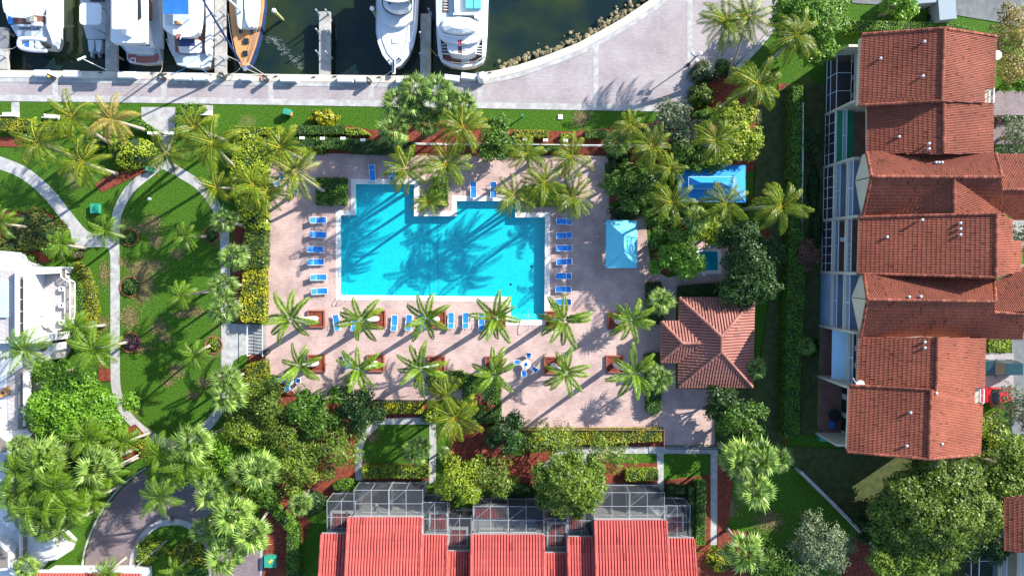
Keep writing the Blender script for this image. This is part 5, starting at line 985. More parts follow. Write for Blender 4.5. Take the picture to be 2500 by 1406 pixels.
# ---------------------------------------------------------------- white villa on the left
vi = thing('villa', 'white stucco villa with terraces and glass railings at the left edge', 'building', tuple(P(60, 1000)))
def vb(name, px, z0, z1, mat='stucco_white'): return MB().prism(PP(px, z1), z0, z1).obj(name, mat, vi)
vb('terrace_floor', [(78, 668), (158, 672), (166, 690), (168, 795), (130, 812), (90, 815), (78, 760)], 0, 2.6, 'terrace_tile')
vb('wall', [(-150, 600), (0, 616), (22, 640), (45, 652), (135, 652), (135, 668), (85, 670), (78, 720), (78, 775), (88, 815), (130, 815), (128, 832), (88, 838), (-150, 838)], 0, 4.4)
vb('parapet', [(36, 656), (42, 656), (42, 822), (36, 822)], 4.4, 5.4); vb('parapet', [(57, 672), (60, 672), (60, 822), (57, 822)], 4.4, 5.4)
vb('floor_finish', [(-60, 660), (36, 660), (36, 830), (-60, 830)], 4.4, 4.46, 'terrace_tile')
vb('plunge_pool', [(-60, 686), (16, 686), (16, 775), (-60, 775)], 4.4, 4.72, 'awning_light')
for q in range(5):
    y0 = 674+q*29; vb('glass_panel', [(43, y0+1), (56, y0+1), (56, y0+27), (43, y0+27)], 4.4, 5.0, 'glass_tan'); vb('mullion', [(42.5, y0+27.2), (56.5, y0+27.2), (56.5, y0+29), (42.5, y0+29)], 4.4, 5.1, 'white_paint')
rl = [(135, 656), (150, 658), (150, 676), (158, 682), (172, 690), (172, 778)]
W_ = PP(rl, 3.4); fr = MB(); gl = MB()
for i in range(len(W_)-1):
    a, b = W_[i], W_[i+1]; m = max(1, int((b-a).length/1.3))
    for j in range(m+1): p = a.lerp(b, j/m); fr.box((p.x, p.y, 3.0), (.09, .09, .9))
    beam(fr, (a.x, a.y, 3.45), (b.x, b.y, 3.45), .13); beam(fr, (a.x, a.y, 2.62), (b.x, b.y, 2.62), .10); gl.face([(a.x, a.y, 2.6), (b.x, b.y, 2.6), (b.x, b.y, 3.4), (a.x, a.y, 3.4)])
s_ = fr.obj('terrace_railing', 'white_paint', vi); gl.obj('glass_panel', 'glass_tan', s_)
vb('parapet', [(156, 690), (160, 690), (160, 795), (156, 795)], 2.6, 2.95)
for (x, y, w) in ((150, 705, 'upper'), (150, 745, 'middle'), (150, 787, 'lower')):
    c = P(x, y, 3.0); k = MB()
    for (dx, dy, sx, sy) in ((0, .22, .56, .12), (0, -.22, .56, .12), (.22, 0, .12, .34), (-.22, 0, .12, .34)): k.box((c.x+dx, c.y+dy, 2.85), (sx, sy, .5))
    k.box((c.x, c.y, 2.7), (.34, .34, .2), 0, 1); k.obj('terrace_planter', ['white_paint', 'mulch'], label=w+' white square planter on the villa terrace', cat='planter')
st = MB(); a = P(85, 790, 3.2); st.box((a.x+.5, a.y+.3, 3.0), (2.4, .12, .8), -.7).box((a.x+1.6, a.y-.5, 2.8), (2.2, .12, .5), -.8); st.obj('stair_wall', 'stucco_white', vi)
c = P(90, 772, 3); MB().box((c.x, c.y, 2.9), (.9, .8, .5), -.6).box((c.x, c.y, 3.17), (1, .9, .06), -.6).obj('hot_tub_cover', 'concrete_dark', label='grey square box beside the villa terrace stair', cat='box')
vb('wall', [(-150, 838), (128, 838), (128, 862), (118, 880), (85, 886), (78, 905), (60, 912), (60, 1040), (78, 1060), (62, 1075), (-150, 1075)], 0, 3.4)
vb('parapet', [(56, 905), (62, 905), (62, 1040), (56, 1040)], 3.4, 4.4); vb('floor_finish', [(18, 905), (44, 905), (44, 1050), (18, 1050)], 3.4, 3.46, 'terrace_tile')
for q in range(5):
    y0 = 900+q*30; vb('glass_panel', [(44, y0+1), (56, y0+1), (56, y0+28), (44, y0+28)], 3.4, 4.0, 'glass_tan')
for (x, y) in ((38, 857), (104, 845)):
    c = P(x, y, 3.6); MB().lathe((c.x, c.y, 3.4), [(.55, 0), (.55, .3), (.4, .42), (.02, .5)], 16, 0, .8, 1.1).obj('round_skylight', 'glass_dark', vi)
vb('wall', [(-150, 1075), (26, 1078), (26, 1150), (60, 1200), (70, 1290), (110, 1300), (130, 1320), (150, 1340), (140, 1365), (95, 1372), (60, 1420), (-150, 1420)], 0, 3.0)
vb('bay_window', [(-20, 1055), (0, 1058), (22, 1075), (22, 1108), (-20, 1110)], 3.0, 4.6); vb('glass_panel', [(-20, 1064), (-2, 1066), (14, 1078), (14, 1104), (-20, 1106)], 4.6, 4.7, 'glass_tan')
vb('bay_window', [(-20, 1320), (2, 1326), (26, 1345), (26, 1390), (-20, 1395)], 3.0, 4.6); vb('glass_panel', [(-20, 1330), (0, 1334), (18, 1350), (18, 1384), (-20, 1388)], 4.6, 4.7, 'glass_tan')
vb('parapet', [(46, 1280), (50, 1280), (50, 1370), (46, 1370)], 3.0, 3.9)
for q in range(3): y0 = 1285+q*28; vb('glass_panel', [(50.5, y0), (60, y0), (60, y0+24), (50.5, y0+24)], 3.0, 3.5, 'glass_tan')
vb('deck_wall', [(-20, 1215), (18, 1240), (40, 1290), (28, 1296), (-20, 1250)], 3.0, 3.8)  # low white stucco wall on the villa deck
c = P(12, 957, 3.8)
for q, w in enumerate(('upper', 'lower')):
    cc = P(14-6*q, 952+9*q, 3.8); k = MB(); k.box((cc.x, cc.y, 3.85), (1.0, .55, .08), .5).box((cc.x+.45, cc.y+.2, 4.05), (.35, .55, .08), .5)
    for sx in (-.35, .35):
        for sy in (-.2, .2): k.box((cc.x+sx, cc.y+sy, 3.64), (.06, .06, .38), .5)
    k.obj('wooden_deckchair', 'orange', label=w+' orange wooden deck chair on the white villa terrace', cat='chair')
# ================================================================ MARINA
def dock(px, label):
    p = PP(px, .0); d = thing('finger_dock', label, 'dock', tuple(sum(p, Vector((0, 0, 0)))/len(p)))
    MB().prism(PP(px, .0), -.45, .0, 0, None, None, True).obj('deck', 'dock', d)
    xs = [q.x for q in p]; ys = [q.y for q in p]; x0, x1 = min(xs), max(xs)
    pm = MB().tube([(0, 0, -4), (0, 0, -.46)], .16, 8).mesh('pile', ['concrete_dark'])
    y = max(ys)-.6
    while y > min(ys)+.5:
        for x in (x0+.25, x1-.25): shared('pile', pm, d, (x-d.location.x, y-d.location.y, -d.location.z))
        y -= 4.5
for px, w in (([(-30, 66), (17, 68), (18, 170), (-30, 168)], 'concrete finger dock at the left edge of the marina'), ([(257, -60), (285, -60), (285, 174), (257, 174)], 'concrete finger dock between the outboard boat and the flybridge yacht'), ([(524, -60), (551, -60), (551, 179), (524, 179)], 'concrete finger dock left of the teak sailing boat'), ([(779, 29), (806, 29), (806, 183), (779, 183)], 'bare concrete finger dock in the open middle of the marina'), ([(1027, 34), (1052, 34), (1051, 186), (1026, 186)], 'concrete finger dock between the two white yachts at right')): dock(px, w)
# grey mooring posts along the docks
k_ = 0
for (x, y, w) in ((780, 36, 'top left of the bare dock'), (803, 36, 'top right of the bare dock'), (780, 82, 'middle left of the bare dock'), (803, 84, 'middle right of the bare dock'), (780, 134, 'lower left of the bare dock'), (803, 136, 'lower right of the bare dock'),
               (549, 38, 'uppermost right on the dock beside the sailing boat'), (549, 96, 'middle right on the dock beside the sailing boat'), (549, 146, 'lowest right on the dock beside the sailing boat'), (526, 38, 'uppermost left on the dock beside the sailing boat'), (526, 96, 'middle left on the dock beside the sailing boat'), (526, 142, 'lowest left on the dock beside the sailing boat'),
               (259, 26, 'uppermost on the dock by the outboard boat'), (259, 84, 'middle on the dock by the outboard boat'), (283, 122, 'lower right on the dock by the flybridge yacht'), (283, 30, 'upper right on the dock by the flybridge yacht'), (1029, 140, 'lower left of the rightmost dock'), (1050, 34, 'top right of the rightmost dock'), (1029, 90, 'middle left of the rightmost dock'), (14, 90, 'upper on the dock at the left edge'), (14, 140, 'lower on the dock at the left edge')):
    c = P(x, y, 0); m = MB(); m.tube([(c.x, c.y, -.3), (c.x, c.y, 1.5)], .09, 8); m.box((c.x, c.y, .02), (.36, .36, .05)); m.lathe((c.x, c.y, 1.5), [(.11, 0), (.11, .06), (.02, .1)], 8)
    m.obj('mooring_post', 'grey_metal', label='grey mooring post '+w, cat='post', group='mooring posts')
for (x, y, z, w) in ((690, 49, 3.0, 'beside the teak sailing boat'), (921, 44, 3.0, 'left of the big white bow')):
    c = P(x, y, -1.5); t = thing('mooring_pile', 'wooden mooring pile with white cap '+w, 'pile', (c.x, c.y, -1.5)); MB().tube([(0, 0, -2), (0, 0, z)], [.2, .19], 10).obj('pole', 'leaf_gold_wood', t, False, True); MB().lathe((0, 0, z), [(.27, 0), (.27, .1), (.02, .42)], 12).obj('cap', 'white_paint', t, False)
# white dock boxes
for (x0, x1, y0, y1, w) in ((81, 120, 170, 187, 'leftmost along the quay'), (152, 193, 171, 189, 'second from left along the quay, beside a yellow-topped pedestal'), (285, 331, 174, 191, 'in front of the flybridge yacht stern'), (422, 466, 180, 196, 'left of a touching pair before the blue-canopied boat'), (468, 508, 181, 197, 'right of a touching pair before the blue-canopied boat'), (585, 613, 182, 197, 'short one beside the black hose coil'), (682, 724, 184, 200, 'right of the red hose coil'), (822, 863, 184, 201, 'long one of a pair left of the big white bow'), (866, 893, 185, 201, 'short one of a pair left of the big white bow'), (965, 1004, 188, 203, 'partly under the fan palms'), (1083, 1122, 182, 198, 'left of a pair behind the motor yacht'), (1124, 1163, 178, 194, 'right of a pair behind the motor yacht')):
    a, b = P(x0, y0, .85), P(x1, y1, .85); t = thing('dock_box', 'white dock box, '+w, 'dock box', ((a.x+b.x)/2, (a.y+b.y)/2, .1), -.12 if x0 > 1080 else -.015, 'white dock boxes along the quay')
    L_, W_ = b.x-a.x-.06, a.y-b.y
    MB().prism([(-L_/2+.05, -W_/2+.05), (L_/2-.05, -W_/2+.05), (L_/2-.05, W_/2-.05), (-L_/2+.05, W_/2-.05)], 0, .55).obj('box', 'gel_white', t, False)
    lid = MB().prism([(-L_/2+.08, -W_/2+.1), (L_/2-.08, -W_/2+.1), (L_/2-.08, W_/2-.06), (-L_/2+.08, W_/2-.06)], .56, .74, 0, None, [(-L_/2, -W_/2), (L_/2, -W_/2), (L_/2, W_/2), (-L_/2, W_/2)]).obj('lid', 'gel_white', t, False)
    MB().box((0, -W_/2-.01, .5), (.15, .03, .1)).obj('latch', 'chrome', t, False)
def torus(mb, c, R, r, n=14, m=0, loops=1, dz=.04):
    mb.tube([(c[0]+R*math.cos(2*PI*i/n), c[1]+R*math.sin(2*PI*i/n), c[2]+dz*i/n) for i in range(n*loops+1)], r, 5, m)
for (x, y, hm, w) in ((131, 191, 'yellow', 'with a yellow top between the two leftmost dock boxes'), (401, 193, 'dark', 'left of the touching pair of dock boxes'), (548, 190, 'dark', 'with a black hose coil by the sailing boat bow'), (652, 196, 'hose_red', 'with a red hose coil'), (903, 201, 'dark', 'with a grey hose coil by the big white bow'), (1176, 190, 'canvas_white', 'covered by a grey sheet at the bend of the quay')):
    c = P(x, y, .3); t = thing('power_pedestal', 'dark dock power pedestal '+w, 'pedestal', (c.x, c.y, .09), -.4, 'power pedestals on the quay')
    MB().box((0, 0, .55), (.34, .42, 1.1)).prism([(-.2, -.24), (.2, -.24), (.2, .24), (-.2, .24)], 1.1, 1.22).obj('cabinet', 'black_metal', t, False)
    MB().box((.1, -.05, 1.25), (.3, .2, .06)).obj('light_cap', 'yellow' if hm == 'yellow' else 'grey_metal', t, False)
    h_ = MB(); torus(h_, (-.55, .1, .05), .34, .035, 14, 0, 3); h_.obj('hose', hm if hm not in ('yellow', 'canvas_white') else 'grey_metal', t, False)
    if hm == 'canvas_white': MB().lathe((.1, 0, .2), [(.75, 0), (.65, .5), (.4, 1.05), (.02, 1.15)], 7).obj('cover', 'canvas_white', t, False)
# small T-shaped cleats on the quay edge
for (x, y, w) in ((246, 178, 'near the outboard boat'), (650, 186, 'left of the red hose coil'), (674, 187, 'right of the red hose coil'), (766, 189, 'below the bare dock, left'), (818, 187, 'below the bare dock, right'), (926, 189, 'below the big white bow'), (404, 181, 'before the blue-canopied boat, left'), (512, 184, 'before the blue-canopied boat, right'), (1196, 178, 'at the bend of the quay')):
    c = P(x, y, .1); MB().box((c.x, c.y, .14), (.12, .12, .1)).box((c.x, c.y, .20), (.5, .07, .06), .1).obj('mooring_cleat', 'black_metal', label='small dark cleat on the quay '+w, cat='cleat', group='cleats on the quay')
# slim quay lamp leaning out of the picture by the outboard boat
c = P(258, 171, .1); t = thing('quay_lamp', 'slim white quay lamp with two heads beside the outboard boat', 'lamp', (c.x, c.y, .1)); MB().tube([(0, 0, 0), (0, 0, 4.6)], [.06, .04], 8).obj('pole', 'white_paint', t, False)
for s_ in (-1, 1): MB().box((.25*s_, .1*s_, 4.62), (.45, .22, .1), .4).obj('lamp_head', 'white_paint', t, False)
# double globe lamp on the plaza
c = P(1681, 158, .03); t = thing('plaza_lamp', 'dark lamp post with three white globes at the plaza edge', 'lamp', (c.x, c.y, .03)); MB().lathe((0, 0, 0), [(.22, 0), (.2, .2), (.08, .4), (.06, 3.3), (.02, 3.4)], 10).obj('post', 'black_metal', t, False)
for q in range(3):
    a = q*2.094+.5; arm = MB().tube([(0, 0, 3.1), (.35*math.cos(a), .35*math.sin(a), 3.0), (.55*math.cos(a), .55*math.sin(a), 3.25)], .04, 5).obj('arm', 'black_metal', t, False); MB().ball((.55*math.cos(a), .55*math.sin(a), 3.5), .25, 12).obj('globe', 'globe_white', arm, False)
# ropes
def rope(a, b, za, zb, mat, label, sag=.3, r=.03):
    A, B = P(a[0], a[1], za), P(b[0], b[1], zb); m = (A+B)/2-Vector((0, 0, sag)); MB().tube(smooth_line([A, m, B], 6), r, 5).obj('mooring_rope', mat, label=label, cat='rope')
rope((456, 163), (417, 181), .9, .2, 'rope_blue', 'left blue mooring rope of the blue-canopied boat'); rope((490, 166), (511, 183), .9, .2, 'rope_blue', 'right blue mooring rope of the blue-canopied boat'); rope((604, 155), (651, 186), 1.2, .2, 'rope', 'upper pale mooring rope of the sailing boat'); rope((600, 168), (640, 184), 1.2, .2, 'rope', 'lower pale mooring rope of the sailing boat'); rope((395, 152), (390, 180), .6, .2, 'rope', 'tan mooring rope at the flybridge yacht stern'); rope((42, 112), (12, 122), .8, .1, 'rope', 'white mooring rope of the leftmost boat'); rope((585, 168), (560, 182), 1.2, .2, 'rope', 'left pale mooring rope of the sailing boat'); rope((955, 175), (928, 188), 1.5, .2, 'rope', 'bow rope of the big white yacht'); rope((1068, 138), (1046, 114), .8, .1, 'yellow', 'yellow shore power cable of the motor yacht'); rope((550, 134), (583, 150), .9, 1.2, 'rope', 'pale rope from the sailing boat to its dock')
MB().tube([P(1046, 114, .06), P(1045, 150, .06), P(1046, 178, .06), P(1060, 194, .15)], .04, 5).obj('power_cable', 'yellow', label='yellow cable lying along the rightmost dock', cat='cable')
# ---------------------------------------------------------------- boulders along the curved seawall
rk = []
for s in range(6):
    r_ = random.Random(s); m = MB(); n = 8; V = []; prof = [(.55, -.35), (1.0, 0), (.82, .42), (.35, .66)]
    for (r, z) in prof:
        for k in range(n): a = 2*PI*k/n; f = r_.uniform(.78, 1.2); V.append((r*f*math.cos(a), r*f*math.sin(a), z*r_.uniform(.8, 1.2)))
    F = [(i*n+k, i*n+(k+1) % n, (i+1)*n+(k+1) % n, (i+1)*n+k) for i in range(3) for k in range(n)]+[tuple(range(3*n, 4*n))]
    m.faces(V, F); rk.append(m.mesh('boulder', ['rock']))
tot = 0
for i in range(len(edge_w)-1):
    a, b = edge_w[i], edge_w[i+1]
    if a.x < P(1215, 170).x or a.y > P(1600, -12).y: continue
    d = (b-a).normalized(); nrm = Vector((-d.y, d.x, 0)); L_ = (b-a).length
    for q in range(int(L_*7.5)):
        t_ = random.random(); off = abs(random.gauss(0, .6)); w_ = a.lerp(b, t_)+nrm*(.25+off*1.15); s_ = random.uniform(.10, .29)*(1.2-.2*min(2, off))
        o = bpy.data.objects.new('boulder', random.choice(rk)); COL.objects.link(o); o.location = (w_.x, w_.y, -.75-.42*off); o.scale = (s_*random.uniform(.8, 1.4), s_, s_*random.uniform(.7, 1.1)); o.rotation_euler = (random.uniform(-.4, .4), random.uniform(-.4, .4), random.random()*6); tot += 1
        tag(o, 'weathered boulder in the riprap '+('beside the motor yacht where the seawall begins to curve' if w_.x < P(1310, 140).x else 'along the middle of the curved seawall' if w_.x < P(1460, 80).x else 'at the top end of the curved seawall'), 'boulder', 'riprap boulders along the curved seawall')
        if tot > 290: break
# ---------------------------------------------------------------- boats (outlines as seen, each at its own height)
def boat(label, px): c = P(px[0], px[1], -1.5); return thing('boat', label, 'boat', (c.x, c.y, -1.5))
def hull(b, px, z, mat='gel_white', mtop=None, taper=.10, zb=-1.9, name='hull', rub=None):
    p = PP(px, z); c = sum(p, Vector((0, 0, 0)))/len(p); base = [(c.x+(q.x-c.x)*(1-taper), c.y+(q.y-c.y)*(1-taper*.4), zb) for q in p]
    o = MB().prism(p, zb, z, 0, 1 if mtop else None, base).obj(name, [mat]+([mtop] if mtop else []), b)
    if rub: MB().tube([*(Vector((q.x, q.y, z+.03)) for q in p), Vector((p[0].x, p[0].y, z+.03))], .06, 5).obj('rub_rail', rub, b)
    return o
def bx(b, name, px, z0, z1, mat, taper=0.0, bev=0):
    p = PP(px, z1); c = sum(p, Vector((0, 0, 0)))/len(p); base = [(c.x+(q.x-c.x)*(1+taper), c.y+(q.y-c.y)*(1+taper), z0) for q in p] if taper else None
    return MB().prism(p, z0, z1, 0, None, base).obj(name, mat, b)
def rnd(x0, y0, x1, y1, r, n=4):
    """rounded rectangle outline in photo pixels"""
    out = []
    for (cx, cy, a0) in ((x1-r, y0+r, -90), (x1-r, y1-r, 0), (x0+r, y1-r, 90), (x0+r, y0+r, 180)):
        for i in range(n+1): a = math.radians(a0+90*i/n); out.append((cx+r*math.cos(a), cy+r*math.sin(a)))
    return out
def rail(b, px, z, h=.6, mat='chrome', name='guard_rail'):
    p = PP(px, z); m = MB(); m.tube([q+Vector((0, 0, h)) for q in p], .025, 5)
    for q in p: m.tube([q, q+Vector((0, 0, h))], .02, 4)
    return m.obj(name, mat, b)
# 1 leftmost cruiser with a dinghy on its stern
b1 = boat('white cruiser with an inflatable dinghy on its stern, leftmost in the marina', (75, 40))
hull(b1, [(2, -150), (130, -150), (139, -20), (139, 100), (134, 116), (122, 121), (46, 112), (43, 92), (28, 66), (18, 50), (10, 20), (4, -40)], .2, 'gel_white', None, .10)
bx(b1, 'transom', [(30, 62), (104, 62), (124, 96), (46, 92)], .2, .34, 'gel_shade'); bx(b1, 'cockpit_sole', [(32, 20), (108, 20), (108, 58), (34, 58)], .2, .36, 'teak_dark'); bx(b1, 'coaming', [(112, -120), (138, -120), (138, 100), (130, 110), (114, 66)], .2, .95, 'gel_white', .01)
bx(b1, 'cockpit_seat', [(64, 40), (82, 40), (82, 53), (64, 53)], .36, .9, 'stone_cap'); bx(b1, 'cockpit_seat', [(76, 54), (100, 54), (100, 63), (76, 63)], .36, .8, 'gel_white'); bx(b1, 'cockpit_seat', [(40, 60), (74, 61), (74, 65), (40, 64)], .36, .7, 'gel_white')
bim = [(6, 14), (10, 30), (28, 43), (60, 45), (84, 38), (104, 40), (112, 20), (112, -60), (4, -60)]
bx(b1, 'bimini', bim, 2.55, 2.62, 'canvas_clear'); 
for q in ((62, -30, 78, 40), (84, -30, 100, 34)): bx(b1, 'canvas_strip', [(q[0]+8, q[1]), (q[2]+4, q[1]), (q[2]-4, q[3]-14), (q[2]-16, q[3]), (q[0]-2, q[3]-2), (q[0]+6, q[3]-20)], 2.63, 2.68, 'canvas_white')
bx(b1, 'canvas_strip', [(4, -20), (40, -20), (38, 8), (6, 10)], 2.63, 2.68, 'canvas_white'); bx(b1, 'fender', rnd(19, 40, 28, 60, 4), -.2, .55, 'canvas_blue')
fr = MB()
for (x, y) in ((12, 30), (60, 45), (104, 38)): p = P(x, y, 2.55); fr.tube([p, Vector((p.x, p.y+.4, .3))], .04, 5)
fr.obj('bimini_frame', 'chrome', b1)
def text_mesh(s, size):
    cu = bpy.data.curves.new('t', 'FONT'); cu.body = s; cu.size = size; cu.align_x = 'CENTER'; cu.extrude = .004; o = bpy.data.objects.new('t', cu); COL.objects.link(o)
    dg = bpy.context.evaluated_depsgraph_get(); me = bpy.data.meshes.new_from_object(o.evaluated_get(dg)); bpy.data.objects.remove(o); bpy.data.curves.remove(cu); return me
me = text_mesh('Sweet Life', .62); me.materials.append(MATS['ink']); p = P(72, 74, .35); o = bpy.data.objects.new('lettering', me); COL.objects.link(o); o.parent = b1; o.location = p-b1.location+Vector((0, 0, .01)); o.rotation_euler = (0, 0, -.04)
di = thing('dinghy', 'white inflatable dinghy with outboard on the leftmost cruiser stern', 'dinghy', tuple(P(82, 108, .45)))
tb = MB(); tb.tube(smooth_line([P(112, 98, .75), P(60, 95, .75), P(48, 100, .75), P(50, 116, .75), P(80, 123, .75), P(114, 124, .75)], 5), .26, 8); tb.obj('tube', 'gel_white', di, True, True); bx(di, 'floor', [(55, 99), (112, 101), (112, 120), (55, 116)], .4, .55, 'gel_shade'); bx(di, 'thwart', [(72, 100), (80, 100), (80, 119), (72, 119)], .55, .85, 'white_paint'); bx(di, 'seat', [(60, 104), (68, 104), (68, 114), (60, 114)], .55, .9, 'canvas_blue'); bx(di, 'console', [(86, 101), (94, 101), (94, 118), (86, 118)], .55, 1.05, 'gel_shade'); bx(di, 'outboard_motor', rnd(103, 104, 114, 114, 3), .5, 1.3, 'dark')
# 2 outboard boat
b2 = boat('small white boat with twin outboards beside the second dock', (225, 20))
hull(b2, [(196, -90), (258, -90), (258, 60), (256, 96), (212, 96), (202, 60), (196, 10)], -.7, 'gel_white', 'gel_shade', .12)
bx(b2, 'hard_top', rnd(194, 8, 247, 61, 10), 1.9, 2.05, 'gel_white'); bx(b2, 'windscreen', [(206, -40), (246, -40), (248, -8), (204, -8)], -.7, .9, 'glass_dark', .05)
lg = MB()
for (x, y) in ((200, 14), (242, 14), (200, 54), (242, 54)): p = P(x, y, 1.9); lg.tube([p, Vector((p.x, p.y, -.7))], .04, 5)
lg.obj('top_legs', 'chrome', b2)
for q, x in enumerate((222, 240)):
    m_ = bx(b2, 'outboard_motor', [(x-8, 98), (x+8, 98), (x+7, 118), (x+2, 128), (x-5, 126)], -1.1, .1, 'gel_shade', -.1); bx(b2, 'motor_leg', [(x-2, 126), (x+4, 127), (x+3, 140), (x, 140)], -1.45, -.9, 'aluminium')
# 3 flybridge yacht with red platform
b3 = boat('tall white flybridge yacht with a red-brown swim platform', (335, 50))
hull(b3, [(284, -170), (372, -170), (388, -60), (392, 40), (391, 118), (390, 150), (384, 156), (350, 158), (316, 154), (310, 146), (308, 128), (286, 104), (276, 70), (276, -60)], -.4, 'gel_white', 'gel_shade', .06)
bx(b3, 'swim_platform', [(312, 134), (330, 133), (336, 138), (372, 138), (384, 130), (388, 136), (387, 148), (380, 153), (346, 155), (320, 150), (313, 144)], -.4, -.36, 'platform_red'); bx(b3, 'platform_hatch', rnd(318, 142, 331, 153, 1), -.36, -.32, 'white_paint'); bx(b3, 'platform_hatch', rnd(320, 144, 329, 151, 1), -.32, -.30, 'platform_red')
bx(b3, 'side_deck', [(352, -150), (384, -60), (390, 30), (389, 112), (372, 112), (352, 60)], -.4, .75, 'gel_shade', .01); bx(b3, 'cockpit', [(296, 104), (372, 106), (368, 130), (312, 128)], -.4, .3, 'gel_white'); bx(b3, 'cabin', [(282, -150), (352, -150), (356, 60), (366, 108), (292, 106), (280, 60)], -.4, 1.7, 'gel_white'); bx(b3, 'rear_window', [(300, 104), (366, 105), (362, 112), (302, 110)], 1.0, 1.3, 'glass_dark')
bx(b3, 'flybridge', rnd(270, -140, 354, 105, 8), 2.6, 3.4, 'gel_white', .01); bx(b3, 'flybridge_seat', [(292, 70), (312, 74), (316, 88), (296, 84)], 3.4, 3.9, 'canvas_white'); bx(b3, 'hard_top', rnd(273, -140, 333, 72, 6), 5.2, 5.4, 'gel_white'); bx(b3, 'side_window', [(334, -60), (341, -60), (345, 44), (336, 52), (334, 40)], 3.4, 3.46, 'glass_dark'); bx(b3, 'side_window', [(358, -60), (364, -60), (367, 44), (363, 50), (360, 30)], 1.2, 1.72, 'teak_dark')
lg = MB()
for (x, y) in ((278, 60), (328, 60), (278, -60), (328, -60)): p = P(x, y, 5.2); lg.tube([p, Vector((p.x, p.y, 3.4))], .05, 5)
lg.obj('top_legs', 'white_paint', b3); rail(b3, [(372, 20), (378, 60), (380, 100)], .75)
# 4 cruiser with blue bimini
b4 = boat('white cruiser with a bright blue bimini and white sides', (460, 50))
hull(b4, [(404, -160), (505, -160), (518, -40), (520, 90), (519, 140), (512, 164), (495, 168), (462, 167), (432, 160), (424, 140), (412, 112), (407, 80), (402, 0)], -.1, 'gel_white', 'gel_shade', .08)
bx(b4, 'cockpit_sole', [(426, 92), (502, 60), (504, 126), (484, 134), (440, 132), (428, 126)], -.1, -.06, 'patio_brown'); bx(b4, 'stern_deck', [(424, 138), (516, 130), (510, 162), (495, 166), (462, 165), (433, 158)], -.1, .18, 'gel_shade'); bx(b4, 'stern_step', [(452, 158), (492, 153), (494, 165), (456, 165)], .18, .5, 'gel_white'); bx(b4, 'side_coaming', [(500, -100), (513, -100), (515, 60), (512, 130), (504, 136), (500, 120), (503, 60)], -.1, .8, 'gel_white')
bx(b4, 'sofa', [(434, 112), (484, 110), (490, 124), (470, 130), (438, 128)], -.06, .5, 'gel_white'); bx(b4, 'cockpit_canopy', [(432, 92), (474, 92), (476, 113), (436, 114)], 1.6, 1.66, 'navy'); bx(b4, 'seat_shell', rnd(470, 98, 492, 130, 8), -.06, .45, 'gel_white')
bx(b4, 'flybridge', [(398, -140), (488, -140), (492, 20), (489, 62), (484, 84), (462, 91), (440, 90), (420, 84), (404, 76), (397, 66)], 1.9, 2.5, 'gel_white', .01); bx(b4, 'flybridge_sole', [(402, 30), (462, 34), (462, 66), (404, 62)], 2.5, 2.52, 'gel_shade'); bx(b4, 'flybridge_table', [(424, 52), (438, 52), (440, 58), (426, 58)], 2.52, 3.0, 'teak')
bx(b4, 'bimini', [(398, -90), (458, -90), (460, 35), (398, 34)], 4.3, 4.38, 'canvas_blue'); fl = MB(); p = P(446, 84, 2.6); fl.tube([p, p+Vector((.1, -.9, .9))], .03, 5); fl.obj('flag_staff', 'white_paint', b4); fg = MB(); fg.face([p+Vector((.05, -.1, .5)), p+Vector((-.55, -.2, .55)), p+Vector((-.45, -.75, .65)), p+Vector((.1, -.6, .8))]); fg.obj('flag', 'platform_red', b4)
lg = MB()
for (x, y) in ((402, 30), (456, 30)): p = P(x, y, 4.3); lg.tube([p, Vector((p.x, p.y+.3, 2.5))], .04, 5)
lg.obj('bimini_frame', 'chrome', b4); rail(b4, [(412, 100), (420, 124), (428, 140)], .1)
# 5 teak decked sailing boat
b5 = boat('sailing boat with a varnished teak deck, bow towards the quay', (597, 60))
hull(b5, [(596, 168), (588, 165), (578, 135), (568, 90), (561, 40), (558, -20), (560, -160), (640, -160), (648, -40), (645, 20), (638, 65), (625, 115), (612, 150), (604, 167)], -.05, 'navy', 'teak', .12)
bx(b5, 'toe_rail', [(594, 172), (600, 172), (604, 160), (590, 160)], -.05, .3, 'chrome'); bx(b5, 'coach_roof', [(572, -120), (632, -120), (630, 20), (625, 66), (618, 70), (586, 68), (578, 58), (572, 10)], -.05, .55, 'gel_white', .02); bx(b5, 'upturned_dinghy', [(580, -60), (593, -60), (592, 40), (586, 70), (581, 66), (578, 30)], .55, .95, 'leaf_pale_paint'); bx(b5, 'upturned_dinghy', [(597, -60), (618, -60), (622, 20), (616, 64), (608, 68), (600, 50), (597, 20)], .55, 1.1, 'canvas_white')
for (x, y, s_) in ((586, 77, 3.4), (615, 78, 3.4), (600, 100, 6), (598, 130, 5.5)): h_ = bx(b5, 'hatch', [(x-s_, y-s_), (x+s_, y-s_), (x+s_, y+s_), (x-s_, y+s_)], -.05, .16, 'glass_dark')
pk = MB()
for i in range(9):
    t_ = i/8; a = P(570+t_*22, 60+t_*95, -.04); bq = P(571+t_*22, 62+t_*95, -.04)
for i in range(4):
    pk.tube([P(641-i*3.4, -60, -.03), P(636-i*3.2, 50, -.03), P(622-i*2.6, 105, -.03), P(606-i*1.2, 152, -.03)], .018, 4)
pk.obj('deck_seams', 'teak_dark', b5)
mast_f = P(593, 32, .5); mast_t = Vector((mast_f.x, mast_f.y, 18)); MB().tube([mast_f, mast_t], [.13, .09], 10).obj('mast', 'white_paint', b5)
bow = P(594, 164, .2); st_ = MB(); st_.tube([bow, bow.lerp(mast_t, .08)], .05, 6); st_.tube([bow.lerp(mast_t, .06), bow.lerp(mast_t, .5), bow.lerp(mast_t, .93)], [.14, .11, .05], 7); st_.obj('furled_sail', 'navy', b5)
sh_ = MB()
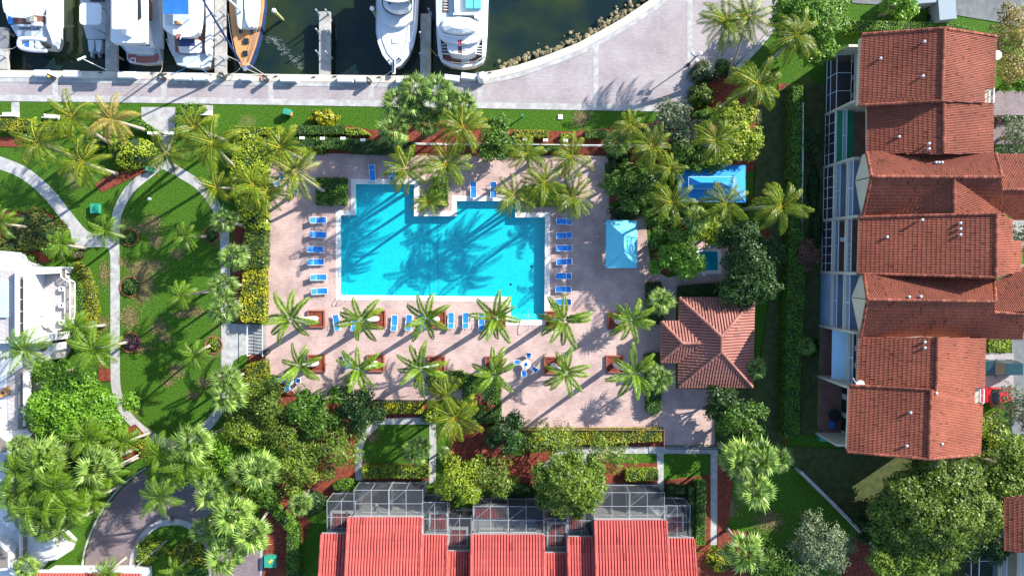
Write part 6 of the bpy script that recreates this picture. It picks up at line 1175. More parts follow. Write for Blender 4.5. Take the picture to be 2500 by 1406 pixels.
for (x, y) in ((562, 40), (643, 40)): sh_.tube([P(x, y, .0), Vector((mast_f.x, mast_f.y, 17.5))], .02, 4)
for (x, y) in ((562, 0), (644, 0)): sh_.tube([P(x, y, .0), Vector((mast_f.x, mast_f.y, 11))], .02, 4)
sh_.obj('shrouds', 'chrome', b5); rail(b5, [(562, 40), (568, 84), (577, 128), (590, 160), (602, 160), (620, 118), (634, 72), (642, 30)], -.02, .65)
# 6 big white bow
b6 = boat('big white sport yacht with its bow towards the quay', (970, 60))
hull(b6, [(966, 165), (952, 158), (935, 136), (924, 108), (919, 80), (919, -160), (1022, -160), (1022, 0), (1018, 70), (1010, 110), (995, 140), (978, 160)], .5, 'gel_white', None, .18, rub='gel_shade')
bx(b6, 'foredeck', [(966, 152), (946, 130), (934, 100), (931, 60), (931, 10), (1010, 10), (1008, 64), (1000, 104), (984, 138)], .5, .62, 'gel_white', .02); bx(b6, 'trunk_cabin', [(934, 50), (932, -40), (1010, -40), (1006, 50), (990, 62), (970, 66), (950, 62)], .62, 1.2, 'gel_white', .04)
ws = [(932, 12), (940, 22), (955, 29), (970, 31), (985, 29), (1000, 22), (1003, 14)]
bx(b6, 'windscreen', ws+[(1003, -40), (932, -40)], 1.2, 2.2, 'glass_dark', .03); bx(b6, 'bridge', [(935, 10), (945, 19), (958, 25), (970, 27), (984, 25), (996, 19), (1000, 10), (1000, -100), (935, -100)], 2.2, 3.4, 'gel_white', .02); bx(b6, 'bridge_top', [(937, 0), (950, 4), (970, 6), (990, 4), (1002, 0), (1002, -100), (937, -100)], 5.6, 5.8, 'gel_white'); bx(b6, 'bridge_side', [(940, -6), (946, -6), (946, -80), (940, -80)], 3.4, 5.6, 'glass_dark'); bx(b6, 'bridge_side', [(992, -6), (998, -6), (998, -80), (992, -80)], 3.4, 5.6, 'glass_dark')
bx(b6, 'anchor_plank', rnd(957, 150, 965, 181, 3), .5, .72, 'gel_white'); bx(b6, 'anchor', [(959.5, 146), (962.5, 146), (962.5, 177), (959.5, 177)], .72, .82, 'black_metal'); bx(b6, 'deck_hatch', [(957, 94), (970, 94), (970, 106), (957, 106)], .62, .72, 'gel_white')
for (x, y) in ((950, 148), (974, 144), (978, 148)): p = P(x, y, .62); MB().lathe((p.x, p.y, .62), [(.12, 0), (.12, .2), (.05, .26)], 8).obj('windlass', 'dark', b6)
rail(b6, [(1018, 0), (1016, 30), (1014, 60), (1009, 90), (1000, 118), (988, 140), (972, 156)], .55, .7); rail(b6, [(922, 0), (922, 40), (923, 80), (929, 108), (940, 134), (954, 154)], .55, .7)
# 7 motor yacht, stern towards the quay
b7 = boat('white motor yacht with dark teak stern deck and a covered tender', (1127, 60))
hull(b7, rnd(1062, -170, 1192, 165, 30, 6)[:0] or [(1066, -170), (1188, -170), (1193, -20), (1190, 90), (1186, 138), (1178, 152), (1160, 161), (1130, 165), (1098, 161), (1078, 152), (1070, 136), (1066, 90), (1062, -20)], .1, 'gel_white', None, .05)
bx(b7, 'stern_deck', [(1074, 96), (1178, 98), (1180, 136), (1172, 148), (1150, 156), (1120, 158), (1092, 152), (1078, 140)], .1, .16, 'teak_dark'); bx(b7, 'centre_plank', [(1128, 134), (1146, 134), (1146, 154), (1126, 154)], .16, .2, 'gel_shade')
bx(b7, 'side_deck', [(1066, -100), (1074, -100), (1076, 100), (1080, 138), (1074, 142), (1068, 110)], .1, .9, 'gel_white'); bx(b7, 'side_deck', [(1184, -100), (1191, -100), (1189, 90), (1184, 136), (1177, 142), (1178, 100)], .1, .9, 'gel_white')
bx(b7, 'saloon', [(1080, 90), (1090, 100), (1092, 120), (1100, 130), (1120, 133), (1148, 132), (1160, 126), (1164, 106), (1172, 90), (1172, -100), (1080, -100)], .16, 2.3, 'gel_white', .0); bx(b7, 'upper_deck', [(1064, -150), (1188, -150), (1186, 60), (1178, 92), (1166, 102), (1140, 108), (1110, 106), (1084, 100), (1072, 88), (1066, 60)], 2.3, 2.9, 'gel_white', .01); bx(b7, 'upper_sole', [(1072, -120), (1178, -120), (1176, 60), (1168, 84), (1140, 90), (1108, 88), (1082, 82), (1074, 60)], 2.9, 2.93, 'gel_shade')
td = thing('tender', 'tender under a wrinkled grey-white cover on the motor yacht', 'tender', tuple(P(1125, 62, 2.93))); cov = MB(); a = [(1076, 66), (1080, 52), (1090, 43), (1120, 40), (1150, 44), (1170, 56), (1170, 66), (1160, 78), (1130, 86), (1100, 84), (1084, 78)]
top = PP([(1125+(x-1125)*.5, 62+(y-62)*.35) for x, y in a], 4.15); mid = PP([(1125+(x-1125)*.92, 62+(y-62)*.85) for x, y in a], 3.8); lo = PP(a, 3.1); lo0 = [Vector((q.x, q.y, 2.96)) for q in lo]
for i in range(len(a)):
    j = (i+1) % len(a)
    for A, B in ((lo0, lo), (lo, mid), (mid, top)): cov.face([A[j], A[i], B[i], B[j]])
cov.face(list(reversed(top))); cov.obj('cover', 'canvas_white', td); bx(td, 'cradle', [(1092, 60), (1160, 60), (1160, 66), (1092, 66)], 2.93, 3.2, 'dark')
bx(b7, 'sun_pad', [(1137, -20), (1154, -20), (1155, 20), (1137, 19)], 2.93, 3.4, 'aqua'); bx(b7, 'sun_pad', [(1156, -20), (1174, -20), (1174, 20), (1157, 20)], 2.93, 3.4, 'aqua'); bx(b7, 'davit', [(1106, 32), (1170, 30), (1170, 45), (1158, 44), (1158, 36), (1106, 36)], 2.93, 3.7, 'gel_white'); bx(b7, 'helm_seat', [(1108, -20), (1122, -20), (1122, 30), (1110, 30)], 2.93, 3.6, 'gel_white')
ldr = bx(b7, 'stair_well', [(1082, -10), (1096, -10), (1095, 31), (1080, 31)], 2.93, 2.97, 'teak_dark')
for q in range(5): bx(b7, 'stair_tread', [(1083, -4+q*7), (1095, -4+q*7), (1095, -2.6+q*7), (1083, -2.6+q*7)], 2.97, 3.05, 'white_paint')
for sd in (0, 1):
    for q in range(4):
        if sd: bx(b7, 'quarter_step', [(1164-q*.6, 112+q*6), (1178, 112+q*7), (1178, 113.6+q*7), (1164-q*.6, 113.6+q*6)], .5, .9, 'gel_white')
        else: bx(b7, 'quarter_step', [(1075, 108+q*7), (1090+q*2, 107+q*8), (1090+q*2, 108.8+q*8), (1075, 109.6+q*7)], .5, .9, 'gel_white')
rail(b7, [(1080, 88), (1104, 94), (1130, 95), (1156, 92), (1172, 82)], 2.93, .6); rail(b7, [(1076, 146), (1096, 155), (1130, 159), (1162, 154), (1178, 144)], .16, .6)
em = MB()
for q in range(3):
    y = 100+q*4; em.face(PP([(1122, y), (1123.5, y+3.5), (1127.6, y-1.2), (1126.4, y-3.6)], 2.915)).face(PP([(1122, y), (1117.6, y-3.0), (1118.0, y+.4), (1121.4, y+3.6)], 2.915))
em.obj('emblem', 'emblem_red', b7); bx(b7, 'stern_door', [(1118, 114), (1127, 114), (1128, 130), (1119, 130)], 2.3, 2.32, 'teak_dark'); bx(b7, 'name_board', [(1128, 117), (1141, 117), (1142, 135), (1129, 135)], 2.32, 2.36, 'canvas_white')
wr = MB()
for i in range(3): wr.face(PP([(1130+i*3.4, 122), (1132.4+i*3.4, 122), (1132.4+i*3.4, 125), (1130+i*3.4, 125)], 2.37))
for i in range(2): wr.face(PP([(1133+i*3.4, 128), (1134.6+i*3.4, 128), (1134.6+i*3.4, 130), (1133+i*3.4, 130)], 2.37))
wr.obj('lettering', 'ink', b7)
# strands of foam drifting on the water
fm = MB()
for k in range(46):
    t_ = k/46; cx, cy = 655+85*t_+random.gauss(0, 6), 88+75*t_+random.gauss(0, 6); n = 7; a0 = random.random()*6; r_ = random.uniform(2, 5)
    fm.tube([P(cx+r_*math.cos(a0+i*.9)*1.4, cy+r_*math.sin(a0+i*.9)*.8, -1.485) for i in range(n)], .022, 3)
fm.obj('foam', 'foam', kind='stuff', label='thin white foam strands drifting beside the bare dock')
# ================================================================ POOL FURNITURE AND SMALL THINGS
def make_lounger():
    t = thing('sun_lounger', 'x', 'sun lounger', (0, 0, 0), 0, 'blue sun loungers around the pool')
    L_, W_ = 2.0, .72; zb = .36; back = .72; ang = math.radians(32)
    bxp = -L_/2+back; hx, hz = bxp-back*math.cos(ang), zb+back*math.sin(ang)
    f = MB()
    for s in (-1, 1):
        y = s*W_/2; f.tube([(L_/2, y, zb), (bxp, y, zb), (hx, y, hz)], .022, 6); f.tube([(bxp, y, zb), (-L_/2+.1, y, zb)], .02, 5)
    for (x, z) in ((L_/2, zb), (hx, hz), (bxp, zb)): f.tube([(x, -W_/2, z), (x, W_/2, z)], .022, 6)
    f.obj('frame', 'white_paint', t, False)
    s1 = MB(); n = 6
    for i in range(n):
        x0, x1 = bxp+.03+(L_/2-.04-bxp-.03)*i/n, bxp+.03+(L_/2-.04-bxp-.03)*(i+1)/n; z0, z1 = zb+.02-.05*math.sin(PI*i/n), zb+.02-.05*math.sin(PI*(i+1)/n)
        s1.face([(x0, -W_/2+.025, z0), (x1, -W_/2+.025, z1), (x1, W_/2-.025, z1), (x0, W_/2-.025, z0)])
    s1.obj('seat_sling', 'sling_blue', t, False)
    MB().face([(hx+.02, -W_/2+.025, hz+.02), (bxp-.02, -W_/2+.025, zb+.03), (bxp-.02, W_/2-.025, zb+.03), (hx+.02, W_/2-.025, hz+.02)]).obj('back_sling', 'sling_blue', t, False)
    lm = MB().tube([(0, 0, 0), (0, 0, zb)], .028, 6).mesh('leg', ['white_paint'])
    for x in (-.75, .75):
        for s in (-1, 1): shared('leg', lm, t, (x, s*(W_/2), 0))
    am = MB().tube([(-.25, 0, zb), (-.22, 0, .58), (.22, 0, .58), (.3, 0, zb)], .016, 5).mesh('armrest', ['white_paint'])
    for s in (-1, 1): shared('armrest', am, t, (-.1, s*(W_/2+.02), 0))
    return t
proto = make_lounger(); first = True
LG = []
for (x, y), w in zip(((777, 538), (777, 573), (770, 609), (771, 640), (778, 677), (780, 711)), ('first from the top', 'second from the top', 'third from the top', 'fourth from the top', 'fifth from the top', 'lowest')): LG.append((x, y, 0, 'in the column left of the pool, '+w))
for (x, y), w in zip(((1378, 541), (1378, 575), (1378, 606), (1378, 639), (1377, 674), (1376, 706), (1376, 737)), ('first from the top', 'second from the top', 'third from the top', 'fourth from the top', 'fifth from the top', 'sixth from the top', 'lowest, partly under a palm')): LG.append((x, y, PI, 'in the column right of the pool, '+w))
LG += [(909, 421, -PI/2, 'above the left lobe of the pool, left one'), (958, 421, -PI/2, 'above the left lobe of the pool, partly under a palm'), (1156, 463, -PI/2, 'above the middle of the pool, left one'), (1205, 463, -PI/2, 'above the middle of the pool, right one'), (822, 788, PI/2+.2, 'below the pool, leftmost and tilted'), (866, 789, PI/2-.05, 'below the pool under the second royal palm'), (963, 789, PI/2-.05, 'below the pool right of the second royal palm'), (998, 788, PI/2-.04, 'below the pool left of a small white table'), (1031, 786, PI/2, 'below the pool hidden under the third royal palm'), (1101, 783, PI/2-.03, 'below the pool right of the third royal palm'), (1137, 783, PI/2, 'below the pool beside the right small white table'), (1176, 787, PI/2, 'below the pool under the fourth royal palm'), (848, 882, PI/2+.25, 'alone among the lower row of palms, tilted')]
for (x, y, rz, w) in LG:
    o = proto if first else copy_tree(proto); first = False
    p = P(x, y, .35); o.location = (p.x, p.y, .022); o.rotation_euler = (0, 0, rz+random.uniform(-.05, .05)); o['label'] = 'blue sling lounger '+w
def chair(x, y, rz, label, mat='sling_blue', z=.022):
    p = P(x, y, .4); t = thing('pool_chair', label, 'chair', (p.x, p.y, z), rz, 'blue pool chairs')
    MB().box((0, 0, .42), (.52, .5, .04)).obj('seat', mat, t, False); MB().face([(-.25, -.25, .44), (-.42, -.25, .95), (-.42, .25, .95), (-.25, .25, .44)]).obj('back', mat, t, False)
    lm = MB().tube([(0, 0, 0), (0, 0, .42)], .025, 5).mesh('leg', ['white_paint'])
    for sx in (-.24, .24):
        for sy in (-.27, .27): shared('leg', lm, t, (sx, sy, 0))
    am = MB().tube([(-.38, 0, .62), (.25, 0, .64), (.26, 0, .42)], .028, 5).mesh('armrest', ['white_paint'])
    for sy in (-.28, .28): shared('armrest', am, t, (0, sy, 0))
    fr = MB().tube([(-.25, -.27, .44), (-.43, -.27, .97), (-.43, .27, .97), (-.25, .27, .44)], .025, 5).obj('frame', 'white_paint', t, False)
def table(x, y, r, label, mat='white_paint', hole=False, h=.72):
    p = P(x, y, h); t = thing('round_table', label, 'table', (p.x, p.y, .022))
    tp = MB().lathe((0, 0, h-.04), [(.05, 0), (r, 0), (r, .04), (.05, .045)], 18).obj('table_top', mat, t, False)
    MB().lathe((0, 0, 0), [(r*.5, 0), (r*.5, .04), (.04, .08), (.04, h-.05)], 10).obj('pedestal', 'white_paint', t, False); return t
table(707, 930, .52, 'round pale table at the lower left corner of the deck', 'awning_light')
for (x, y, a, w) in ((686, 928, 0, 'left of'), (728, 928, PI, 'right of'), (706, 912, -PI/2, 'above'), (703, 945, PI/2, 'below')): chair(x, y, a, 'blue chair '+w+' the round pale table, lower left corner')
tt = table(1285, 889, .56, 'round white table with blue centre among the lower palms'); MB().lathe((0, 0, .73), [(.2, 0), (.2, .03), (.02, .2)], 10).obj('closed_umbrella', 'sling_blue', tt, False); 
for (x, y, a, w) in ((1291, 868, -PI/2-.15, 'above'), (1304, 900, PI-.6, 'lower right of'), (1279, 909, PI/2+.1, 'lower left of'), (1263, 884, .15, 'left of')): chair(x, y, a, 'blue chair '+w+' the white table with blue centre')
table(690, 452, .55, 'round table shaded by palms in the top left deck corner')
for (x, y, a, w) in ((668, 440, .3, 'left of'), (688, 432, -PI/2, 'above'), (682, 448, 0.4, 'beside'), (722, 468, PI-.4, 'right of')): chair(x, y, a, 'blue chair '+w+' the shaded table in the top left corner')
chair(1697, 609, -.6, 'dark blue chair at the upper left of the spa'); chair(1737, 600, -PI/2, 'dark blue chair above the spa')
table(1013, 788, .25, 'small white round side table left below the pool', 'white_paint', False, .45); table(1155, 773, .26, 'small white side table right below the pool', 'white_paint', False, .45)
c = P(1718, 670, .02); MB().lathe((c.x, c.y, .022), [(.2, 0), (.2, .05), (.02, .06)], 12).obj('skimmer_lid', 'white_paint', label='small white round lid below the spa', cat='lid')
# canopies
def canopy(label, px, ze, zr, ridge_px, mat, white=False, name='fabric_canopy', tier=None):
    w = PP(px, ze); t = thing(name, label, 'canopy', ((w[0].x+w[2].x)/2, (w[0].y+w[2].y)/2, 0))
    r1, r2 = P(*ridge_px[0], zr), P(*ridge_px[1], zr); m = MB()
    if tier == 'v': fs = [[w[0], r1, w[1]], [w[1], r1, r2, w[2]], [w[2], r2, w[3]], [w[3], r2, r1, w[0]]]
    else: fs = [[w[0], r1, r2, w[1]], [w[1], r2, w[2]], [w[2], r2, r1, w[3]], [w[3], r1, w[0]]]
    for f_ in fs: o_ = MB().face(list(reversed(f_))).face([q+Vector((0, 0, -.03)) for q in f_]).obj('canopy_panel', mat, t)
    vl = MB()
    for i in range(4): a, b = w[i], w[(i+1) % 4]; vl.face([a, b, b+Vector((0, 0, -.22)), a+Vector((0, 0, -.22))]).tube([a, b], .035, 5)
    for f_ in fs:
        for i in range(len(f_)): vl.tube([f_[i]+Vector((0, 0, .015)), f_[(i+1) % len(f_)]+Vector((0, 0, .015))], .02, 4)
    vl.obj('valance', mat, t)
    pm = MB().tube([(0, 0, 0), (0, 0, ze)], .06, 8).mesh('post', ['white_paint']); c_ = sum(w, Vector((0, 0, 0)))/4
    for q in w: d = (c_-q); d.z = 0; q2 = q+d.normalized()*.35; shared('post', pm, t, (q2.x-t.location.x, q2.y-t.location.y, 0))
    return t
canopy('pale blue hipped fabric canopy right of the pool', [(1480, 538), (1556, 539), (1555, 654), (1479, 653)], 2.7, 4.2, [(1523, 576), (1523, 617)], 'canopy_blue', tier='v')
cz = canopy('large azure two-tier canopy above the spa garden', [(1648, 403), (1820, 404), (1820, 494), (1660, 493)], 2.9, 4.0, [(1702, 442), (1778, 442)], 'canopy_azure')
w = PP([(1681, 432), (1792, 432), (1790, 461), (1681, 461)], 4.15); r1, r2 = P(1711, 446, 4.9), P(1762, 446, 4.9)
for f_ in ([w[0], r1, r2, w[1]], [w[1], r2, w[2]], [w[2], r2, r1, w[3]], [w[3], r1, w[0]]): MB().face(list(reversed(f_))).obj('upper_panel', 'canopy_azure', cz)
tb = MB()
for i in range(4): tb.tube([w[i], w[(i+1) % 4]], .035, 5)
tb.obj('upper_rim', 'awning_light', cz)
# fences
def fence(label, px, h=1.2, mat='black_metal', post=2.2, name='fence'):
    W_ = [P(*p) for p in px]; t = thing(name, label, 'fence', tuple(W_[0])); rl = MB(); pk = MB(); pm = MB().box((0, 0, h/2), (.08, .08, h+.08)).mesh('post', [mat])
    for i in range(len(W_)-1):
        a, b = W_[i], W_[i+1]; L_ = (b-a).length; n = max(1, int(L_/post)); rz = math.atan2(b.y-a.y, b.x-a.x); c = (a+b)/2
        for z in (h, .15): rl.box((c.x, c.y, z), (L_, .06, .06), rz)
        for k in range(n+1): p = a.lerp(b, k/n); shared('post', pm, t, p-W_[0], (0, 0, rz))
        for k in range(int(L_/.16)): p = a.lerp(b, (k+.5)/int(L_/.16)); pk.box((p.x, p.y, h/2+.05), (.03, .03, h-.12), rz)
    rl.obj('rail', mat, t); pk.obj('pickets', mat, t, kind='stuff')
fence('dark picket fence along the left side of the pool deck, upper part', [(649, 360), (649, 788)]); fence('dark picket fence beside the landing, lower part', [(649, 868), (649, 915)]); fence('dark picket fence below the lower left deck edge', [(860, 976), (1046, 977)]); fence('rust-brown picket fence below the lower right deck edge', [(1226, 1044), (1617, 1044), (1617, 1086)], 1.2, 'patio_brown'); fence('dark picket fence at the bottom of the right deck corner', [(1622, 1089), (1748, 1090)]); fence('white rail fence between the marina lawn and the pool hedges', [(652, 348), (900, 352), (1240, 356), (1480, 358), (1700, 362)], 1.0, 'white_paint', 2.5)
for (x, y, w) in ((737, 337, 'first from the left'), (787, 338, 'second from the left'), (837, 338, 'third from the left'), (886, 342, 'fourth, beside the fan palms'), (1282, 341, 'fifth, right of the fan palms'), (1332, 342, 'sixth, near the last yellow hedge'), (1381, 343, 'last on the right')):
    c = P(x, y, 1.9); t = thing('fence_lamp', 'small white twin fence lamp, '+w, 'lamp', (c.x, c.y, 0), 0, 'twin lamps on the fence'); MB().tube([(0, 0, 0), (0, 0, 1.8)], .05, 6).obj('post', 'white_paint', t, False)
    for s in (-1, 1): MB().box((.16*s, 0, 1.85), (.22, .3, .14)).obj('lamp_head', 'globe_white', t, False)
# gate and slatted steps by the landing
gt = thing('slatted_gate', 'white slatted gate ramp between the landing and the deck', 'gate', tuple(P(630, 828)))
for q in range(9):
    a, b = P(612, 794+q*8, .35), P(646, 798+q*8, .35); MB().box(((a.x+b.x)/2, (a.y+b.y)/2, .30), (b.x-a.x, .07, .05), -.12).obj('slat', 'grey_metal', gt)
for x in (611, 648): a, b = P(x, 792, 0), P(x, 866, 0); MB().tube([a+Vector((0, 0, 1.0)), b+Vector((0, 0, 1.0))], .04, 5).tube([a, a+Vector((0, 0, 1))], .05, 6).tube([b, b+Vector((0, 0, 1))], .05, 6).obj('handrail', 'white_paint', gt)
c = P(652, 859, .5); MB().lathe((c.x, c.y, .02), [(.28, 0), (.32, .85), (.34, .85), (.34, .95), (.2, 1.02), (.02, 1.02)], 14).obj('litter_bin', 'black_metal', label='black litter bin at the end of the landing', cat='bin')
c = P(646, 541, 1.2); lb = MB(); torus(lb, (c.x, c.y, 1.2), .3, .09, 16); lb.tube([(c.x, c.y-.4, 0), (c.x, c.y-.4, 1.4)], .04, 6); lb.obj('life_ring', 'white_paint', label='white life ring on the left deck fence', cat='life ring')
# pool ladder, hand rails, rope, markers
def grab(label, x, y, dx, dy, n=2, gap=.5):
    c = P(x, y, .06); m = MB(); d = Vector((dx, dy, 0)).normalized(); s = Vector((-d.y, d.x, 0))
    for k in range(n):
        o = c+s*gap*(k-(n-1)/2); m.tube(smooth_line([o-d*.5, o-d*.45+Vector((0, 0, .75)), o+Vector((0, 0, .85)), o+d*.35+Vector((0, 0, .4)), o+d*.4+Vector((0, 0, -.5))], 4), .035, 6)
    for z in (-.25, -.5): m.tube([c+s*gap/2+d*.4+Vector((0, 0, z)), c-s*gap/2+d*.4+Vector((0, 0, z))], .03, 5)
    m.obj('pool_ladder', 'chrome', label=label, cat='pool ladder')
grab('chrome pool ladder at the upper left of the pool', 850, 524, 0, -1); grab('chrome pool ladder at the lower left of the pool', 842, 723, 0, 1)
c = P(1290, 775, 0); MB().tube(smooth_line([c+Vector((0, -1.4, .05)), c+Vector((0, -1.3, .85)), c+Vector((0, 0, .8)), c+Vector((0, .9, .3)), c+Vector((0, 1.0, -.6))], 5), .035, 6).obj('step_handrail', 'chrome', label='single handrail over the pool steps', cat='handrail')
c = P(1712, 637, 0); MB().tube(smooth_line([c+Vector((-1.0, 0, .05)), c+Vector((-.9, 0, .8)), c+Vector((.2, 0, .7)), c+Vector((.9, 0, -.3))], 5), .035, 6).obj('spa_handrail', 'chrome', label='handrail reaching into the spa from the left', cat='handrail')
a, b = P(1068, 528.5, -.05), P(1070, 720.5, -.05); MB().tube([a, b], .025, 6).obj('lane_rope', 'navy', label='thin dark rope dividing the pool', cat='rope')
for (x, y, v) in ((905, 446, 0), (1160, 487, 0), (827, 590, 1), (827, 668, 1), (906, 724, 0), (1062, 726, 0), (1214, 727, 0), (1336, 590, 1)):
    c = P(x, y, .06); m = MB(); w_, h_ = (.18, 1.2) if v else (1.2, .18); m.box((c.x, c.y, .06), (w_, h_, .012), 0, 0)
    for k in range(6):
        q = -.45+.18*k; m.box((c.x+(0 if v else q), c.y+(q if v else 0), .068), (.1, .1, .008) if k % 3 else (.06, .12, .008), 0, 1)
    m.obj('depth_marker', ['white_paint', 'ink'], label='white depth marker tile on the pool coping '+{905: 'above the left lobe', 1160: 'above the middle lobe', 827: 'at the left side, '+('upper' if y == 590 else 'lower'), 906: 'below, leftmost', 1062: 'below, at the rope', 1214: 'below, near the steps', 1336: 'at the right side'}[x], cat='marker')
for (x, y, w) in ((1247, 694, 'left'), (1297, 650, 'right')):
    c = P(x, y, -.79); MB().lathe((c.x, c.y, -.80), [(.14, 0), (.14, .03), (.02, .04)], 10).obj('pool_drain', 'dark', label='small dark drain on the pool floor, '+w, cat='drain')
# benches, boxes and lights in the gardens
for (x, y, rz, w) in ((126, 285, -.1, 'right one'), (25, 280, 0, 'left one at the edge'), (500, 277, 0, 'beside the marina gate hedge')):
    c = P(x, y, .4); t = thing('garden_bench', 'white bench on the marina lawn, '+w, 'bench', (c.x, c.y, 0), rz); MB().box((0, 0, .42), (1.8, .5, .08)).obj('seat', 'white_paint', t, False); MB().box((0, -.25, .68), (1.8, .08, .35)).obj('backrest', 'white_paint', t, False)
    for s in (-.7, .7): MB().box((s, 0, .2), (.12, .44, .4)).obj('leg', 'white_paint', t, False)
def cabinet(label, x, y, sx, sy, h, rz=0, mat='utility_green'):
    c = P(x, y, h); t = thing('utility_cabinet', label, 'cabinet', (c.x, c.y, 0), rz); MB().box((0, 0, h/2), (sx, sy, h)).obj('body', mat, t, False); MB().prism([(-sx/2-.04, -sy/2-.04), (sx/2+.04, -sy/2-.04), (sx/2+.04, sy/2+.04), (-sx/2-.04, sy/2+.04)], h, h+.07).obj('lid', mat, t, False); MB().box((0, -sy/2-.015, h*.55), (.18, .04, .1)).obj('handle', 'dark', t, False); return t
cabinet('green utility cabinet with an orange sign on the marina lawn', 700, 273, .75, .6, .9, -.2); cabinet('flat green utility cabinet beside the left path', 231, 509, .95, 1.1, .5); k = cabinet('green utility cabinet with yellow signs near the parking bay', 660, 1370, 1.4, 1.4, .7)
for (dx, dy) in ((-.05, -.05), (.15, .15)): MB().lathe((dx, dy, .775), [(.16, 0), (.16, .02), (.02, .03)], 10).obj('warning_sign', 'yellow', k, False)
c = P(705, 277, .6); MB().box((c.x+.3, c.y-.1, .5), (.06, .4, .5), -.2).obj('orange_sign', 'orange', label='orange sign plate leaning on the green lawn cabinet', cat='sign')
c = P(1368, 286, .05); MB().box((c.x, c.y, .06), (.55, .55, .12)).box((c.x, c.y, .13), (.42, .42, .03)).obj('valve_cover', 'white_paint', label='white square cover on the marina lawn', cat='cover')
c = P(1276, 284, .5); MB().tube([(c.x, c.y, 0), (c.x, c.y, .9)], .07, 8).box((c.x, c.y, .95), (.22, .22, .2)).obj('bollard_light', 'utility_green', label='slim green bollard light on the marina lawn', cat='bollard')
c = P(365, 486, .4); MB().tube([(c.x, c.y, 0), (c.x, c.y, .3)], .05, 6).ball((c.x, c.y, .5), .22).obj('globe_light', 'globe_white', label='small white globe light at the top of the oval lawn', cat='lamp')
c = P(368, 414, .4); k = MB(); k.box((c.x, c.y, .35), (.9, .4, .5), -.2).box((c.x, c.y, .64), (1.0, .5, .06), -.2); k.obj('spotlight_box', 'utility_green', label='green spotlight box on the mulch by the oval path top', cat='lamp')
# marina gate
gm = thing('garden_gate', 'dark gate with white posts between the marina and the garden', 'gate', tuple(P(405, 331)))
for x in (378, 392, 418, 430): c = P(x, 330, 0); MB().box((c.x, c.y, .7), (.3, .3, 1.4)).obj('gate_post', 'white_paint', gm)
for x0, x1 in ((393, 404), (406, 417)):
    a, b = P(x0, 331), P(x1, 331); lf = MB().box(((a.x+b.x)/2, a.y, 1.15), (b.x-a.x, .06, .08)).box(((a.x+b.x)/2, a.y, .2), (b.x-a.x, .06, .08)).obj('gate_leaf', 'black_metal', gm); bar = MB()
    for k in range(4): q = a.lerp(b, (k+.5)/4); bar.box((q.x, q.y, .67), (.04, .04, .95))
    bar.obj('bars', 'black_metal', lf)
# white sign panels by the oval path end
for (x, y, w) in ((318, 1120, 'right'), (290, 1100, 'left')):
    c = P(x, y, .5); MB().box((c.x, c.y, .55), (2.2, .12, .5), .5).box((c.x-.7, c.y-.4, .2), (.1, .1, .6), .5).box((c.x+.7, c.y+.38, .2), (.1, .1, .6), .5).obj('low_sign_wall', 'white_paint', label='low white sign wall by the driveway, '+w, cat='sign')
a, b = P(330, 1385), P(408, 1318); La, Ra = ribbon([a, b], .2); MB().prism(La+list(reversed(Ra)), 0, .7).obj('island_wall', 'concrete_dark', label='low pale wall crossing the driveway island', cat='wall')
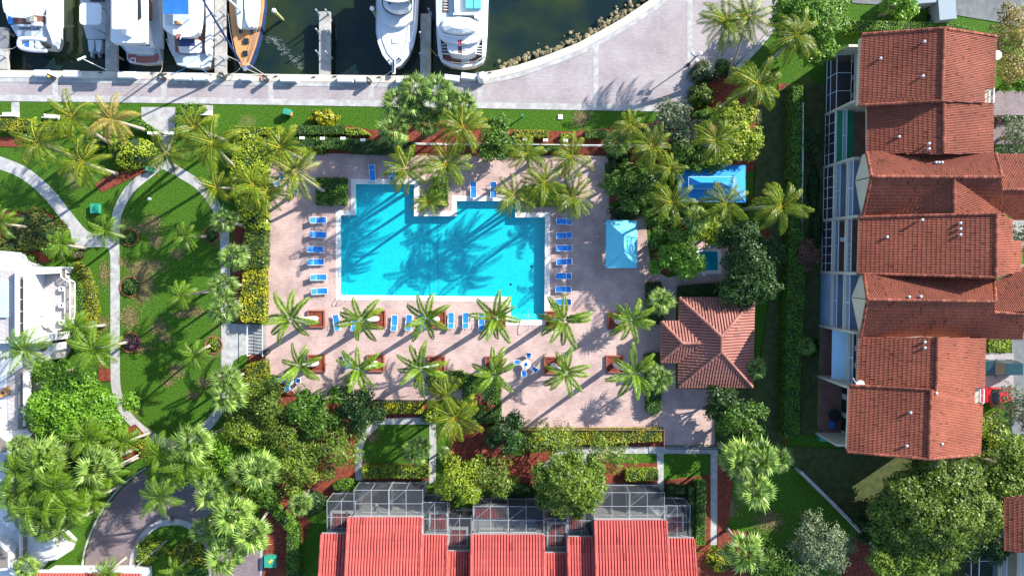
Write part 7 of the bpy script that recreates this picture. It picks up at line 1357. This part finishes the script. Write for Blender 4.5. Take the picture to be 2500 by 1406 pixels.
# ---------------------------------------------------------------- vehicles
def car(label, x, y, rz, mat, L_=4.5, W_=1.85, hh=1.75, suv=True, name='parked_car', rack=False):
    c = P(x, y, 1.3); t = thing(name, label, 'car', (c.x, c.y, .06), rz); h1 = .95; w = W_/2; l = L_/2
    body = MB(); sec = [(-l, .45, .62, .70), (-l+.15, .35, .80, .92), (-l*.5, .30, h1, 1.0), (l*.35, .30, h1, 1.0), (l*.62, .30, .90, .98), (l-.2, .34, .78, .90), (l, .45, .62, .72)]
    rings = []
    for (xx, z0, z1, k) in sec: rings.append([(xx, -w*k, z0), (xx, -w*k, z1-.12), (xx, -w*k*.9, z1), (xx, w*k*.9, z1), (xx, w*k, z1-.12), (xx, w*k, z0)])
    V = [q for r in rings for q in r]; F = [(i*6+j, (i+1)*6+j, (i+1)*6+(j+1) % 6, i*6+(j+1) % 6) for i in range(len(sec)-1) for j in range(6)]+[tuple(range(5, -1, -1)), tuple(range(6*(len(sec)-1), 6*len(sec)))]
    body.faces(V, F); body.obj('body', mat, t, False)
    x0, x1 = (-l+.12, l*.30) if suv else (-l+.5, l*.28); a0, a1 = x0+.25, x1-.7
    cb = MB(); lo = [(x0, -w*.9, h1), (x1, -w*.9, h1), (x1, w*.9, h1), (x0, w*.9, h1)]; hi = [(a0, -w*.72, hh), (a1, -w*.72, hh), (a1, w*.72, hh), (a0, w*.72, hh)]
    cb.faces(lo+hi, [(0, 1, 5, 4), (1, 2, 6, 5), (2, 3, 7, 6), (3, 0, 4, 7)]); cb.obj('windows', 'glass_dark', t, False)
    rf = MB().prism([(a0-.05, -w*.75), (a1+.08, -w*.75), (a1+.08, w*.75), (a0-.05, w*.75)], hh, hh+.06).obj('roof', mat, t, False)
    if rack:
        for k in range(6): MB().box(((a0+a1)/2, -w*.6+w*1.2*k/5, hh+.09), (a1-a0-.1, .04, .05)).obj('roof_rib', mat, rf, False)
    wm = MB(); wm.tube([(0, -.12, 0), (0, .12, 0)], .34, 14); wm = wm.mesh('wheel', ['rubber']); rm = MB().tube([(0, -.13, 0), (0, .13, 0)], .19, 10).mesh('rim', ['chrome'])
    for xx in (-l*.62, l*.64):
        for s in (-1, 1): wo = shared('wheel', wm, t, (xx, s*(w-.1), .34)); shared('rim', rm, wo)
    for s in (-1, 1):
        MB().box((l-.04, s*w*.6, .68), (.12, .34, .14)).obj('headlight', 'globe_white', t, False); MB().box((-l+.04, s*w*.62, .72), (.1, .28, .16)).obj('tail_light', 'emblem_red', t, False); MB().box((l*.28, s*(w+.08), 1.02), (.16, .18, .12)).obj('mirror', mat, t, False)
car('dark green off-road car with ribbed roof parked by the apartments', 2448, 899, PI, 'car_green', 4.6, 1.85, 1.85, True, 'parked_car', True)
car('red car partly under the roof edge and tree by the apartments', 2436, 967, PI, 'red_paint', 4.4, 1.8, 1.5, False)
def van(label, x, y, rz, L_=5.2):
    c = P(x, y, 1.5); t = thing('delivery_van', label, 'van', (c.x, c.y, .06), rz); MB().prism([(-L_/2, -1), (L_/2-1.2, -1), (L_/2-1.2, 1), (-L_/2, 1)], .4, 2.3).obj('box_body', 'van_white', t, False)
    MB().prism([(L_/2-1.25, -.85), (L_/2-.5, -.85), (L_/2-.5, .85), (L_/2-1.25, .85)], 1.0, 1.9, 0, None, [(L_/2-1.2, -.95), (L_/2, -.95), (L_/2, .95), (L_/2-1.2, .95)]).obj('windscreen', 'glass_dark', t, False); MB().prism([(L_/2-1.2, -.97), (L_/2, -.97), (L_/2, .97), (L_/2-1.2, .97)], .4, 1.0).obj('bonnet', 'van_white', t, False)
    wm = MB().tube([(0, -.12, 0), (0, .12, 0)], .36, 12).mesh('wheel', ['rubber'])
    for xx in (-L_*.3, L_*.32):
        for s in (-1, 1): shared('wheel', wm, t, (xx, s*.92, .36))
van('grey-white van on the road at the top edge, left one', 2245, -6, .08); van('grey-white van on the road at the top edge, right one', 2300, 2, PI/2+.1, 5.0)
# straw coloured worn grass in the lawns: loose blades, densest at the middle of each patch
Cs = []
for (cx, cy, rx, ry) in DRY:
    q = P(cx, cy); n = int(rx*ry*1.6); g_ = RNG.normal(0, .55, (n, 2))
    Cs.append(np.stack([q.x+g_[:, 0]*rx*.05, q.y+g_[:, 1]*ry*.05, RNG.uniform(.015, .05, n)], 1))
C = np.concatenate(Cs); me = fastmesh('dry_grass', leaves(C, np.tile(np.array([[0, 0, 1.0]]), (len(C), 1)), .16, .5, .6), 4, ['straw'], RNG.uniform(0, 1, len(C)))
tag(place_mesh('dry_grass', me, Vector((0, 0, 0))), 'patches of straw coloured dry grass on the oval lawn', 'grass', kind='stuff')
# leaf litter and fallen fronds on the deck are too small to see; labels must be unique
_seen = {}
for o in bpy.data.objects:
    if o.parent is None and 'label' in o: _seen.setdefault(o['label'], []).append(o.name)
for k, v in _seen.items():
    if len(v) > 1 and 'riprap' not in k: print('DUPLICATE LABEL', k, v)
